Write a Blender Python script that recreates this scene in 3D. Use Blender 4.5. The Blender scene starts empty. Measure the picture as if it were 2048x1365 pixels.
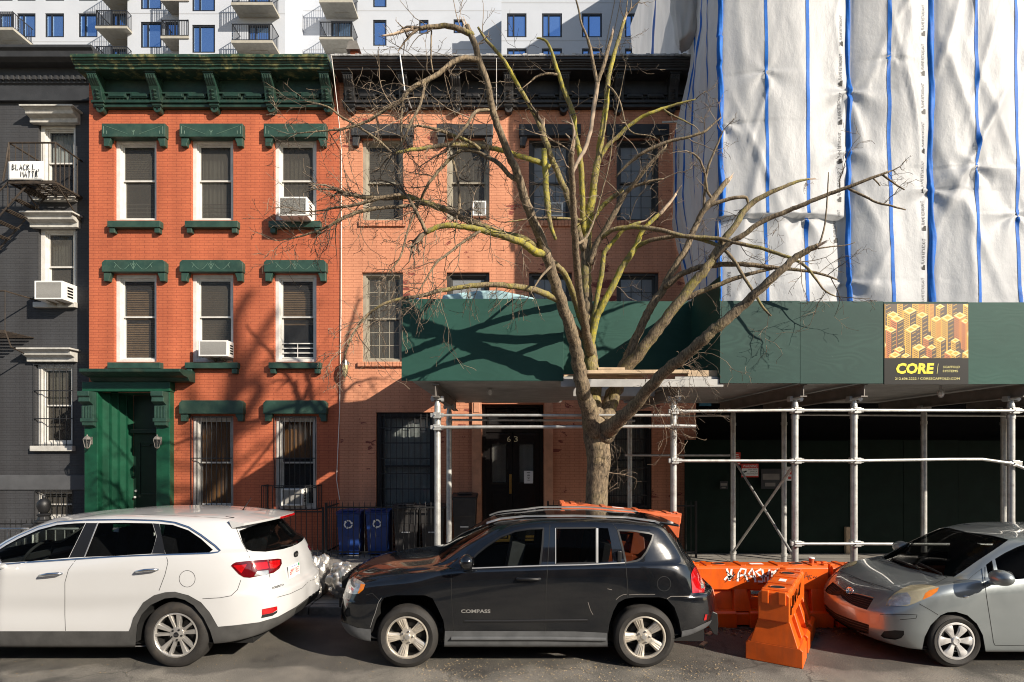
import bpy, bmesh, math, random
import numpy as np
from mathutils import Vector, Matrix
from mathutils.bvhtree import BVHTree
SC = bpy.context.scene
COL = SC.collection
F, CX, CY, CH = 1130.0, 1024.0, 900.0, 2.44
CAM = Vector((0, 0, CH))
R = math.radians
rnd = random.Random(7)
ORG = {}
def X(px, Y): return (px - CX) * Y / F
def Z(py, Y): return CH - (py - CY) * Y / F
def P(px, py, Y): return Vector((X(px, Y), Y, Z(py, Y)))

class MB:
    def __init__(s): s.v = []; s.f = []; s.m = []
    def add(s, vs, fs, m=0):
        b = len(s.v); s.v += [tuple(v) for v in vs]
        for f in fs: s.f.append([i + b for i in f]); s.m.append(m)
        return s
    def quad(s, a, b, c, d, m=0): return s.add([a, b, c, d], [[0, 1, 2, 3]], m)
    def box(s, x0, x1, y0, y1, z0, z1, m=0):
        vs = [(x, y, z) for x in (x0, x1) for y in (y0, y1) for z in (z0, z1)]
        return s.add(vs, [[0, 1, 3, 2], [4, 6, 7, 5], [0, 4, 5, 1], [2, 3, 7, 6], [0, 2, 6, 4], [1, 5, 7, 3]], m)
    def obox(s, c, sx, sy, sz, rot=None, m=0):
        M = rot if rot is not None else Matrix.Identity(3)
        c = Vector(c)
        vs = [c + M @ Vector((i * sx / 2, j * sy / 2, k * sz / 2)) for i in (-1, 1) for j in (-1, 1) for k in (-1, 1)]
        return s.add(vs, [[0, 1, 3, 2], [4, 6, 7, 5], [0, 4, 5, 1], [2, 3, 7, 6], [0, 2, 6, 4], [1, 5, 7, 3]], m)
    def prism(s, poly, a0, a1, plane='xz', m=0):
        n = len(poly)
        def mk(p, a):
            if plane == 'xz': return (p[0], a, p[1])
            if plane == 'yz': return (a, p[0], p[1])
            return (p[0], p[1], a)
        vs = [mk(p, a0) for p in poly] + [mk(p, a1) for p in poly]
        fs = [list(range(n)), list(range(2 * n - 1, n - 1, -1))]
        fs += [[i, (i + 1) % n, n + (i + 1) % n, n + i] for i in range(n)]
        return s.add(vs, fs, m)
    def tube(s, pts, r, n=8, m=0, cap=True):
        pts = [Vector(p) for p in pts]
        if not hasattr(r, '__len__'): r = [r] * len(pts)
        vs = []; fs = []; prev = None
        for i, p in enumerate(pts):
            t = (pts[min(i + 1, len(pts) - 1)] - pts[max(i - 1, 0)])
            if t.length < 1e-9: t = Vector((0, 0, 1))
            t.normalize()
            if prev is None:
                a = Vector((0, 0, 1)) if abs(t.z) < .9 else Vector((1, 0, 0))
                u = t.cross(a).normalized()
            else:
                u = prev - t * prev.dot(t)
                u = u.normalized() if u.length > 1e-6 else t.orthogonal().normalized()
            prev = u; w = t.cross(u)
            for k in range(n):
                an = 2 * math.pi * k / n
                vs.append(p + (u * math.cos(an) + w * math.sin(an)) * r[i])
        for i in range(len(pts) - 1):
            for k in range(n):
                fs.append([i * n + k, i * n + (k + 1) % n, (i + 1) * n + (k + 1) % n, (i + 1) * n + k])
        if cap:
            fs.append(list(range(n - 1, -1, -1))); fs.append([(len(pts) - 1) * n + k for k in range(n)])
        return s.add(vs, fs, m)
    def lathe(s, prof, c=(0, 0, 0), axis='z', n=24, m=0, a0=0, a1=2 * math.pi):
        vs = []; fs = []; full = abs(a1 - a0 - 2 * math.pi) < 1e-6
        nn = n if full else n + 1
        for (r, h) in prof:
            for k in range(nn):
                a = a0 + (a1 - a0) * k / n
                if axis == 'z': p = (r * math.cos(a), r * math.sin(a), h)
                elif axis == 'y': p = (r * math.cos(a), h, r * math.sin(a))
                else: p = (h, r * math.cos(a), r * math.sin(a))
                vs.append((p[0] + c[0], p[1] + c[1], p[2] + c[2]))
        for i in range(len(prof) - 1):
            for k in range(n):
                k2 = (k + 1) % nn if full else k + 1
                fs.append([i * nn + k, i * nn + k2, (i + 1) * nn + k2, (i + 1) * nn + k])
        return s.add(vs, fs, m)
    def ball(s, c, rx, ry, rz, n=12, m=0):
        prof = [(max(1e-4, math.sin(math.pi * i / (n // 2 + 2))), -math.cos(math.pi * i / (n // 2 + 2))) for i in range(n // 2 + 3)]
        b = len(s.v); s.lathe(prof, n=n, m=m)
        s.v[b:] = [(c[0] + v[0] * rx, c[1] + v[1] * ry, c[2] + v[2] * rz) for v in s.v[b:]]
        return s
    def build(s, name, mats, parent=None, smooth=None, bevel=0, recalc=True, merge=0, normals=None):
        if not isinstance(mats, (list, tuple)): mats = [mats]
        o0 = ORG.get(parent.name, Vector()) if parent else Vector()
        me = bpy.data.meshes.new(name)
        me.from_pydata([(v[0] - o0[0], v[1] - o0[1], v[2] - o0[2]) for v in s.v], [], s.f)
        for mt in mats: me.materials.append(mt)
        for p, k in zip(me.polygons, s.m): p.material_index = k
        if recalc or merge:
            bm = bmesh.new(); bm.from_mesh(me)
            if merge: bmesh.ops.remove_doubles(bm, verts=bm.verts[:], dist=merge)
            if recalc: bmesh.ops.recalc_face_normals(bm, faces=bm.faces[:])
            bm.to_mesh(me); bm.free()
        if smooth is not None:
            for p in me.polygons: p.use_smooth = True
            if normals is not None: me.normals_split_custom_set_from_vertices(normals)
            elif smooth < 180: me.set_sharp_from_angle(angle=R(smooth))
        o = bpy.data.objects.new(name, me); COL.objects.link(o)
        if parent: o.parent = parent
        ORG[o.name] = Vector(o0)
        if bevel:
            b = o.modifiers.new('bevel', 'BEVEL'); b.width = bevel; b.segments = 2; b.limit_method = 'ANGLE'; b.angle_limit = R(40)
        return o
def tag(o, label=None, cat=None, group=None, kind=None):
    if label: o['label'] = label
    if cat: o['category'] = cat
    if group: o['group'] = group
    if kind: o['kind'] = kind
    return o
def thing(name, label, cat, loc=(0, 0, 0), group=None):
    o = bpy.data.objects.new(name, None); COL.objects.link(o); o.location = loc
    o.empty_display_size = .2
    ORG[o.name] = Vector(loc)
    return tag(o, label, cat, group)
def copy_tree(o, parent=None):
    c = o.copy(); COL.objects.link(c); c.parent = parent
    for ch in list(o.children): copy_tree(ch, c)
    return c
_TXT = {}
def text_geo(body, bold=0.0):
    """2D triangles of a line of lettering, normalised to cap height 1, starting at x=0"""
    if body in _TXT: return _TXT[body]
    cu = bpy.data.curves.new('lettering', 'FONT'); cu.body = body; cu.size = 1; cu.offset = bold; cu.resolution_u = 2
    o = bpy.data.objects.new('lettering', cu); COL.objects.link(o)
    dg = bpy.context.evaluated_depsgraph_get(); me = o.evaluated_get(dg).to_mesh()
    vs = [(v.co.x, v.co.y) for v in me.vertices]; fs = [list(p.vertices) for p in me.polygons]
    o.evaluated_get(dg).to_mesh_clear(); bpy.data.objects.remove(o); bpy.data.curves.remove(cu)
    if vs:
        x0 = min(v[0] for v in vs); h = .73
        vs = [((v[0] - x0) / h, v[1] / h) for v in vs]
    _TXT[body] = (vs, fs)
    return vs, fs
def put_text(mb, body, o, ux, uz, w=None, h=1.0, m=0, bold=0.0, fit=True, warp=None):
    """lettering from origin o along ux (unit) with cap height h along uz; w squeezes it to a width"""
    vs, fs = text_geo(body, bold)
    if not vs: return
    W = max(v[0] for v in vs); sx = (w / W) if w else h
    o = Vector(o); ux = Vector(ux); uz = Vector(uz)
    pts = [o + ux * (v[0] * sx) + uz * (v[1] * h) for v in vs]
    if warp: pts = [warp(p) for p in pts]
    mb.add(pts, fs, m)
def pchip(xs, ys, xq):
    xs = np.asarray(xs, float); ys = np.asarray(ys, float); xq = np.asarray(xq, float)
    h = np.diff(xs); d = np.diff(ys) / h; n = len(xs)
    if n == 2: return ys[0] + d[0] * (xq - xs[0])
    m = np.zeros(n)
    for i in range(1, n - 1):
        if d[i - 1] * d[i] > 0:
            w1 = 2 * h[i] + h[i - 1]; w2 = h[i] + 2 * h[i - 1]
            m[i] = (w1 + w2) / (w1 / d[i - 1] + w2 / d[i])
    m[0] = ((2 * h[0] + h[1]) * d[0] - h[0] * d[1]) / (h[0] + h[1])
    m[-1] = ((2 * h[-1] + h[-2]) * d[-1] - h[-1] * d[-2]) / (h[-1] + h[-2])
    i = np.clip(np.searchsorted(xs, xq) - 1, 0, n - 2); t = (xq - xs[i]) / h[i]
    return ((2 * t**3 - 3 * t**2 + 1) * ys[i] + (t**3 - 2 * t**2 + t) * h[i] * m[i] + (-2 * t**3 + 3 * t**2) * ys[i + 1] + (t**3 - t**2) * h[i] * m[i + 1])
def smooth_line(pts, n):
    t = np.arange(len(pts)); q = np.linspace(0, len(pts) - 1, n)
    A = np.array([list(p) for p in pts], float)
    return [tuple(r) for r in np.stack([pchip(t, A[:, k], q) for k in range(A.shape[1])], 1)]
# ---------------------------------------------------------------- materials
class NT:
    def __init__(s, name):
        s.mat = bpy.data.materials.new(name); s.mat.use_nodes = True
        s.nt = s.mat.node_tree; s.N = s.nt.nodes; s.L = s.nt.links
        s.b = s.N['Principled BSDF']; s.out = s.N['Material Output']
    def n(s, t, **kw):
        o = s.N.new(t)
        for k, v in kw.items():
            if k in o.inputs.keys() if isinstance(k, str) else False: o.inputs[k].default_value = v
            else: setattr(o, k, v)
        return o
    def l(s, a, b): s.L.new(a, b)
    def math(s, op, a, b=None):
        o = s.N.new('ShaderNodeMath'); o.operation = op
        for i, x in enumerate((a, b)):
            if x is None: continue
            if isinstance(x, (int, float)): o.inputs[i].default_value = x
            else: s.l(x, o.inputs[i])
        return o.outputs[0]
    def mix(s, fac, a, b, mode='MIX'):
        o = s.N.new('ShaderNodeMix'); o.data_type = 'RGBA'; o.blend_type = mode
        for sock, x in ((o.inputs[0], fac), (o.inputs[6], a), (o.inputs[7], b)):
            if isinstance(x, (int, float)): sock.default_value = x
            elif isinstance(x, tuple): sock.default_value = (*x[:3], 1)
            else: s.l(x, sock)
        return o.outputs[2]
    def obj(s):
        return s.n('ShaderNodeTexCoord').outputs['Object']
    def noise(s, scale, detail=4, vec=None, rough=.55):
        o = s.n('ShaderNodeTexNoise'); o.inputs['Scale'].default_value = scale; o.inputs['Detail'].default_value = detail; o.inputs['Roughness'].default_value = rough
        s.l(vec if vec is not None else s.obj(), o.inputs['Vector']); return o.outputs['Fac']
    def ramp(s, fac, p0, p1, c0=(0, 0, 0), c1=(1, 1, 1)):
        o = s.n('ShaderNodeValToRGB'); e = o.color_ramp.elements
        e[0].position = p0; e[1].position = p1; e[0].color = (*c0, 1); e[1].color = (*c1, 1)
        s.l(fac, o.inputs[0]); return o.outputs[0]
    def scalev(s, sx, sy, sz):
        o = s.n('ShaderNodeMapping'); o.inputs['Scale'].default_value = (sx, sy, sz); s.l(s.obj(), o.inputs[0]); return o.outputs[0]
    def bump(s, h, strength=.3, dist=.01, nrm=None):
        o = s.n('ShaderNodeBump'); o.inputs['Strength'].default_value = strength; o.inputs['Distance'].default_value = dist
        s.l(h, o.inputs['Height'])
        if nrm is not None: s.l(nrm, o.inputs['Normal'])
        return o.outputs[0]
MATS = {}
def mat(name, col, rough=.6, metal=0, var=.25, vs=6.0, bump=0, bs=60, coat=0, spec=.5, dirt=None, dirt_amt=.5, ds=2.5):
    if name in MATS: return MATS[name]
    t = NT(name); b = t.b
    b.inputs['Roughness'].default_value = rough; b.inputs['Metallic'].default_value = metal
    b.inputs['Coat Weight'].default_value = coat; b.inputs['Coat Roughness'].default_value = .05
    b.inputs['Specular IOR Level'].default_value = spec
    c = (*col, 1)
    if var or dirt:
        k = 1 - var; lo = tuple(x * k for x in col); hi = tuple(min(1, x * (1 + var * .6)) for x in col)
        c1 = t.ramp(t.noise(vs, 6), .3, .7, lo, hi)
        if dirt:
            f = t.ramp(t.noise(ds, 8, rough=.65), .5, .72)
            c1 = t.mix(t.math('MULTIPLY', f, dirt_amt), c1, dirt)
        t.l(c1, b.inputs['Base Color'])
    else: b.inputs['Base Color'].default_value = c
    if bump: t.l(t.bump(t.noise(bs, 5), bump, .01), b.inputs['Normal'])
    MATS[name] = t.mat; return t.mat
def brick_mat(name, c1, c2, mortar, peel=None, peel_thr=.66, bump=.5):
    t = NT(name); o = t.obj()
    sp = t.n('ShaderNodeSeparateXYZ'); t.l(o, sp.inputs[0])
    cb = t.n('ShaderNodeCombineXYZ'); t.l(t.math('ADD', sp.outputs[0], sp.outputs[1]), cb.inputs[0])
    wob = t.math('MULTIPLY', t.math('SUBTRACT', t.noise(1.7, 2), .5), .012)
    t.l(t.math('ADD', sp.outputs[2], wob), cb.inputs[1])
    br = t.n('ShaderNodeTexBrick'); br.inputs['Scale'].default_value = 1
    br.inputs['Brick Width'].default_value = .212; br.inputs['Row Height'].default_value = .0605
    br.inputs['Mortar Size'].default_value = .0062; br.inputs['Mortar Smooth'].default_value = .35; br.inputs['Bias'].default_value = -.1
    br.inputs['Color1'].default_value = (*c1, 1); br.inputs['Color2'].default_value = (*c2, 1); br.inputs['Mortar'].default_value = (*mortar, 1)
    t.l(cb.outputs[0], br.inputs['Vector'])
    big = t.ramp(t.noise(.55, 6, rough=.6), .28, .74, (.74, .70, .68), (1.10, 1.11, 1.12))
    streak = t.ramp(t.noise(1.0, 5, t.scalev(3.2, 3.2, .22)), .32, .7, (.76, .74, .73), (1.05, 1.05, 1.05))
    col = t.mix(1, t.mix(1, br.outputs['Color'], big, 'MULTIPLY'), streak, 'MULTIPLY')
    fine = t.noise(38, 4)
    col = t.mix(1, col, t.ramp(fine, .25, .75, (.88, .88, .88), (1.06, 1.06, 1.06)), 'MULTIPLY')
    if peel:
        # flaked paint: whole bricks and ragged patches
        br2 = t.n('ShaderNodeTexVoronoi'); br2.inputs['Scale'].default_value = 1
        mp = t.n('ShaderNodeMapping'); mp.inputs['Scale'].default_value = (5, 14, 1); t.l(cb.outputs[0], mp.inputs[0]); t.l(mp.outputs[0], br2.inputs['Vector'])
        area = t.noise(.9, 3); a = t.math('ADD', t.math('MULTIPLY', area, .75), t.math('MULTIPLY', br2.outputs['Color'], .25))
        f = t.ramp(t.math('ADD', a, t.math('MULTIPLY', t.math('SUBTRACT', fine, .5), .12)), peel_thr, peel_thr + .012)
        col = t.mix(f, col, peel)
    t.l(col, t.b.inputs['Base Color']); t.b.inputs['Roughness'].default_value = .75
    h = t.math('ADD', t.math('MULTIPLY', t.math('SUBTRACT', 1.0, br.outputs['Fac']), 1.0), t.math('MULTIPLY', fine, .35))
    t.l(t.bump(h, bump, .008), t.b.inputs['Normal'])
    MATS[name] = t.mat; return t.mat
def glass_mat(name, tint, screen, fac, rough=.03, ior=1.45):
    """window pane: coloured film over a clear sheet, with reflections"""
    t = NT(name); b = t.b
    b.inputs['Base Color'].default_value = (*screen, 1); b.inputs['Roughness'].default_value = rough; b.inputs['IOR'].default_value = ior
    tr = t.n('ShaderNodeBsdfTransparent'); tr.inputs[0].default_value = (*tint, 1)
    mx = t.n('ShaderNodeMixShader'); lw = t.n('ShaderNodeLayerWeight'); lw.inputs[0].default_value = .5
    f = t.math('ADD', t.math('MULTIPLY', t.math('POWER', lw.outputs['Facing'], 4.0), 1 - fac), fac)
    t.l(f, mx.inputs[0]); t.l(tr.outputs[0], mx.inputs[1]); t.l(b.outputs[0], mx.inputs[2]); t.l(mx.outputs[0], t.out.inputs['Surface'])
    wv = t.noise(1.3, 2); t.l(t.bump(wv, .06, .02), b.inputs['Normal'])
    MATS[name] = t.mat; return t.mat
def bark_mat(name, lichen):
    t = NT(name)
    n1 = t.noise(9, 6); n2 = t.noise(1.0, 5, t.scalev(60, 60, 14))
    base = t.ramp(n2, .3, .70, (.045, .033, .022), (.34, .26, .17))
    base = t.mix(1, base, t.ramp(n1, .3, .7, (.65, .65, .65), (1.15, 1.12, 1.05)), 'MULTIPLY')
    lf = t.ramp(t.math('ADD', t.math('MULTIPLY', t.noise(2.2, 4), .7), t.math('MULTIPLY', t.noise(45, 3), .3)), .56 - .2 * lichen, .68 - .2 * lichen)
    lc = t.ramp(t.noise(20, 4), .35, .7, (.19, .175, .07), (.42, .355, .02))
    col = t.mix(t.math('MULTIPLY', lf, min(1, lichen * 1.1)), base, lc)
    t.l(col, t.b.inputs['Base Color']); t.b.inputs['Roughness'].default_value = .85
    t.l(t.bump(t.math('ADD', n2, t.math('MULTIPLY', t.noise(90, 3), .4)), .9, .012), t.b.inputs['Normal'])
    MATS[name] = t.mat; return t.mat

M = {}
M['red'] = brick_mat('red_painted_brick', (.545, .145, .062), (.50, .126, .054), (.36, .08, .036))
M['orange'] = brick_mat('orange_painted_brick', (.74, .325, .185), (.70, .30, .17), (.54, .21, .11), peel=(.20, .045, .03), peel_thr=.645, bump=.6)
M['charcoal'] = brick_mat('charcoal_painted_brick', (.050, .052, .057), (.046, .048, .053), (.032, .033, .037))
M['green_dk'] = mat('shaded_green_paint', (.011, .037, .026), .5, var=.35, vs=6, bump=.3, bs=25, dirt=(.10, .10, .06), dirt_amt=.3)  # darker copy of the trim green, cornice shade put into the colour
M['green'] = mat('dark_green_paint', (.022, .058, .043), .5, var=.3, vs=5, bump=.25, bs=25, dirt=(.10, .10, .06), dirt_amt=.25)
M['green_lit'] = mat('sunlit_green_paint', (.007, .062, .032), .42, var=.25, vs=5, bump=.2, bs=25)  # sunlit copy of the trim green for the doorway
M['green_old'] = mat('flaking_green_paint', (.013, .046, .028), .6, var=.4, vs=9, bump=.4, bs=40, dirt=(.32, .29, .11), dirt_amt=.75, ds=6)
M['groove'] = mat('pale_scribed_line', (.10, .17, .13), .6, var=0)
M['black'] = mat('black_paint', (.018, .017, .017), .5, var=.3, vs=6, bump=.3, bs=30, dirt=(.07, .06, .055), dirt_amt=.4, ds=5)
M['blackgrey'] = mat('charcoal_stone_paint', (.030, .031, .034), .6, var=.3, vs=4, bump=.3, bs=40)
M['white'] = mat('white_paint', (.62, .605, .57), .5, var=.12, vs=7, bump=.15, bs=30, dirt=(.35, .32, .27), dirt_amt=.3, ds=5)
M['offwhite'] = mat('weathered_white_paint', (.50, .485, .45), .6, var=.2, vs=7, bump=.2, bs=30, dirt=(.22, .20, .17), dirt_amt=.55, ds=4)
M['darkframe'] = mat('dark_brown_frame', (.035, .032, .028), .5, var=.2)
M['tanframe'] = mat('tan_frame', (.30, .27, .21), .6, var=.2)
M['screen'] = glass_mat('screened_glass', (.80, .80, .77), (.095, .088, .078), .46, .10)
M['pane'] = glass_mat('clear_glass', (.88, .90, .90), (.08, .08, .085), .20, .03)
M['pale_pane'] = glass_mat('pale_film_glass', (.86, .87, .88), (.34, .35, .36), .50, .06)  # pale film lightens the shaded panes by colour
M['blind'] = mat('wooden_blind', (.34, .20, .10), .6, var=.2)
M['blindw'] = mat('pale_blind', (.42, .38, .33), .6, var=.15)
M['curtain'] = mat('pale_curtain', (.55, .56, .54), .8, var=.15, vs=3)
M['dark'] = mat('near_black_shade', (.006, .0055, .005), .9, var=0, spec=.1)  # near black, puts the darkness of unlit rooms into the colour
M['amber'] = mat('amber_curtain', (.33, .13, .02), .7, var=.3, vs=4)
M['iron'] = mat('black_iron', (.012, .012, .013), .5, var=.2)
M['rust'] = mat('rusty_iron', (.045, .032, .022), .7, var=.5, vs=14, bump=.3, bs=60)
M['galv'] = mat('galvanised_steel', (.56, .56, .54), .42, metal=.55, var=.22, vs=9, bump=.08, bs=80, dirt=(.20, .14, .09), dirt_amt=.4, ds=7)
M['steel'] = mat('corrugated_steel', (.42, .41, .39), .5, metal=.4, var=.2, vs=4)
M['beam'] = mat('grey_steel_beam', (.22, .20, .18), .55, metal=.3, var=.25, vs=5)
M['ply'] = None
M['wood'] = mat('raw_timber', (.50, .37, .24), .75, var=.3, vs=8, bump=.3, bs=40)
M['stone'] = mat('painted_stone', (.56, .27, .16), .7, var=.2, vs=6, bump=.25, bs=50)
M['brass'] = mat('brass', (.65, .42, .13), .3, metal=1, var=.15)
M['doorblack'] = mat('glossy_black_door', (.010, .009, .009), .22, var=.2, bump=.08, bs=15)
M['doorgreen'] = mat('dark_green_door', (.006, .022, .014), .35, var=.2)
M['acwhite'] = mat('white_plastic', (.74, .73, .70), .45, var=.08)
M['acgrille'] = mat('grey_grille', (.34, .33, .31), .6, var=.3, vs=120)
M['acspeck'] = mat('speckled_grille', (.25, .24, .22), .6, var=.95, vs=46)
M['paper'] = mat('white_paper', (.82, .82, .80), .7, var=.05)
M['ink'] = mat('black_ink', (.012, .012, .012), .6, var=0)
M['sheet_ink'] = mat('dark_print', (.012, .011, .010), .55, var=0, spec=.25)
M['cable'] = mat('white_cable', (.78, .74, .68), .6, var=.1)
M['binblue'] = mat('blue_plastic', (.012, .045, .20), .42, var=.2)
M['binblack'] = mat('black_plastic', (.032, .030, .030), .45, var=.3)
M['bagsilver'] = mat('silver_bin_bag', (.52, .50, .47), .30, metal=.75, var=.2, vs=5)
M['concrete'] = mat('balcony_concrete', (.36, .34, .29), .8, var=.15, vs=3)
M['stucco'] = mat('white_stucco', (.46, .49, .545), .8, var=.05, vs=.4)
M['frameblk'] = mat('black_window_frame', (.018, .019, .022), .4, var=0)
M['yellow'] = mat('yellow_print', (.75, .62, .02), .5, var=0)
M['leaf'] = mat('dry_leaf', (.40, .27, .12), .8, var=.4, vs=30)
M['leaf_pale'] = mat('pale_dry_leaf', (.60, .45, .26), .8, var=.4, vs=30)
M['red_print'] = mat('red_print', (.60, .05, .03), .5, var=0)
M['grit'] = mat('street_grit', (.30, .27, .23), .9, var=.4, vs=40)
# plywood painted green, wood grain telegraphing through
def ply_mat(name, c0, c1, scuff):
    t = NT(name)
    sep = t.n('ShaderNodeSeparateXYZ'); t.l(t.obj(), sep.inputs[0])
    big0 = t.noise(1.0, 2, t.scalev(.55, .55, 1.5))
    ph = t.math('ADD', t.math('MULTIPLY', big0, 130.0), t.math('MULTIPLY', sep.outputs[2], 30.0))
    ph = t.math('ADD', ph, t.math('MULTIPLY', t.noise(1.0, 4, t.scalev(3, 3, 22)), 5.0))
    grain = t.math('MULTIPLY', t.math('ADD', t.math('SINE', ph), 1.0), .5)
    fade = t.ramp(t.noise(1.0, 3, t.scalev(.9, .9, 2.2)), .35, .65)
    grain = t.math('MULTIPLY', grain, fade)
    col = t.ramp(grain, .1, .95, c0, c1)
    big = t.ramp(t.noise(1.1, 5), .3, .7, (.82, .84, .84), (1.12, 1.12, 1.12))
    col = t.mix(1, col, big, 'MULTIPLY')
    s = t.ramp(t.noise(14, 8, rough=.75), .62, .72)
    col = t.mix(t.math('MULTIPLY', s, scuff), col, (.13, .19, .16))
    t.l(col, t.b.inputs['Base Color']); t.b.inputs['Roughness'].default_value = .65; t.b.inputs['Specular IOR Level'].default_value = .3
    t.l(t.bump(t.math('ADD', grain, t.math('MULTIPLY', t.noise(60, 3), .5)), .12, .004), t.b.inputs['Normal'])
    return t.mat
M['ply'] = ply_mat('green_plywood', (.017, .051, .043), (.023, .064, .053), .35)
M['ply_flat'] = ply_mat('smooth_green_plywood', (.017, .066, .051), (.020, .073, .057), .4)
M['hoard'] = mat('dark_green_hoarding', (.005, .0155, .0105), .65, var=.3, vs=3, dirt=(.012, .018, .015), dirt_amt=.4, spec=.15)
M['barkA'] = bark_mat('bark_brown', .12); M['barkB'] = bark_mat('bark_some_lichen', .5); M['barkC'] = bark_mat('bark_yellow_lichen', .85)
M['barewood'] = mat('broken_bare_wood', (.62, .46, .32), .8, var=.3, vs=20, bump=.4, bs=60)
M['print_grey'] = mat('faded_print', (.10, .10, .105), .6, var=0)
M['twig'] = mat('twig_bark', (.085, .062, .042), .8, var=.4, vs=3)
M['twig_pale'] = mat('pale_twig_bark', (.28, .21, .145), .8, var=.4, vs=3)
# road
def road_mat():
    t = NT('asphalt')
    g = t.noise(75, 4, rough=.75); g2 = t.noise(190, 2, rough=.6); mid = t.noise(1.6, 7, rough=.6); big = t.noise(.42, 5)
    base = t.math('ADD', t.math('MULTIPLY', g, .6), t.math('MULTIPLY', g2, .4))
    col = t.ramp(base, .42, .60, (.045, .042, .038), (.30, .28, .245))
    col = t.mix(1, col, t.ramp(mid, .38, .64, (.62, .62, .62), (1.4, 1.37, 1.32)), 'MULTIPLY')
    dust = t.ramp(big, .46, .6)
    col = t.mix(t.math('MULTIPLY', dust, .4), col, (.30, .27, .23))
    sp = t.ramp(t.noise(62, 1), .70, .73)
    col = t.mix(t.math('MULTIPLY', sp, .75), col, (.46, .42, .36))
    # sealed cracks and a darker strip towards the kerb
    v = t.n('ShaderNodeTexVoronoi'); v.feature = 'DISTANCE_TO_EDGE'; v.inputs['Scale'].default_value = .42
    dn = t.n('ShaderNodeTexNoise'); dn.inputs['Scale'].default_value = 1.6; dn.inputs['Detail'].default_value = 5; t.l(t.obj(), dn.inputs['Vector'])
    va = t.n('ShaderNodeVectorMath'); va.operation = 'MULTIPLY_ADD'; t.l(dn.outputs['Color'], va.inputs[0]); va.inputs[1].default_value = (.9, .9, 0); t.l(t.obj(), va.inputs[2]); t.l(va.outputs[0], v.inputs['Vector'])
    cr = t.ramp(v.outputs['Distance'], .002, .008, (1, 1, 1), (0, 0, 0)); cr = t.math('MULTIPLY', cr, t.ramp(t.noise(.8, 3), .42, .58))
    col = t.mix(t.math('MULTIPLY', cr, .6), col, (.018, .017, .016))
    sp3 = t.n('ShaderNodeSeparateXYZ'); t.l(va.outputs[0], sp3.inputs[0])
    strip = t.ramp(sp3.outputs[1], .0, 1.0)
    mp = t.n('ShaderNodeMapRange'); mp.inputs['From Min'].default_value = 6.65; mp.inputs['From Max'].default_value = 6.75; t.l(sp3.outputs[1], mp.inputs['Value'])
    col = t.mix(t.math('MULTIPLY', mp.outputs[0], .55), col, (.035, .033, .031))
    oil = t.ramp(t.noise(1.1, 4), .60, .68); col = t.mix(t.math('MULTIPLY', oil, .6), col, (.03, .028, .026))
    t.l(col, t.b.inputs['Base Color']); t.b.inputs['Roughness'].default_value = .8
    t.l(t.bump(t.math('ADD', base, t.math('MULTIPLY', mid, 1.5)), .8, .012), t.b.inputs['Normal'])
    return t.mat
M['road'] = road_mat()
def walk_mat():
    t = NT('sidewalk_concrete'); o = t.obj()
    br = t.n('ShaderNodeTexBrick'); br.offset = 0; br.inputs['Scale'].default_value = 1; br.inputs['Brick Width'].default_value = 1.5; br.inputs['Row Height'].default_value = 1.5; br.inputs['Mortar Size'].default_value = .012
    br.inputs['Color1'].default_value = (.27, .25, .22, 1); br.inputs['Color2'].default_value = (.24, .22, .20, 1); br.inputs['Mortar'].default_value = (.06, .055, .05, 1); t.l(o, br.inputs['Vector'])
    col = t.mix(1, br.outputs['Color'], t.ramp(t.noise(2, 6), .3, .7, (.7, .7, .7), (1.1, 1.1, 1.1)), 'MULTIPLY')
    t.l(col, t.b.inputs['Base Color']); t.b.inputs['Roughness'].default_value = .85
    t.l(t.bump(t.noise(150, 3), .3, .006), t.b.inputs['Normal'])
    return t.mat
M['walk'] = walk_mat()
# plastic sheeting with fine weave
def sheet_mat():
    t = NT('white_plastic_sheeting'); b = t.b
    col = t.ramp(t.noise(1.3, 6), .3, .75, (.43, .437, .45), (.52, .527, .537))
    t.l(col, b.inputs['Base Color']); b.inputs['Roughness'].default_value = .48; b.inputs['Specular IOR Level'].default_value = .35
    h = t.math('ADD', t.noise(9, 6, t.scalev(1, 1, .6), .65), t.math('MULTIPLY', t.noise(160, 2), .12))
    t.l(t.bump(h, .34, .03), b.inputs['Normal'])
    tr = t.n('ShaderNodeBsdfTranslucent'); tr.inputs[0].default_value = (.7, .7, .72, 1)
    mx = t.n('ShaderNodeMixShader'); mx.inputs[0].default_value = .2
    t.l(b.outputs[0], mx.inputs[1]); t.l(tr.outputs[0], mx.inputs[2]); t.l(mx.outputs[0], t.out.inputs['Surface'])
    return t.mat
M['sheet'] = sheet_mat()
def band_mat():
    t = NT('blue_reinforcing_tape'); b = t.b
    col = t.ramp(t.noise(6, 4), .3, .7, (.010, .095, .40), (.015, .15, .56))
    t.l(col, b.inputs['Base Color']); b.inputs['Roughness'].default_value = .6; b.inputs['Specular IOR Level'].default_value = .2
    t.l(t.bump(t.noise(14, 4), .25, .02), b.inputs['Normal'])
    return t.mat
M['band'] = band_mat()
def tower_glass():
    t = NT('sky_tinted_glass'); b = t.b
    b.inputs['Base Color'].default_value = (.30, .50, .85, 1); b.inputs['Metallic'].default_value = .9; b.inputs['Roughness'].default_value = .04  # blue base colour stands in for the reflected sky
    t.l(t.bump(t.noise(.8, 2), .05, .05), b.inputs['Normal'])
    return t.mat
M['tglass'] = tower_glass()
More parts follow.
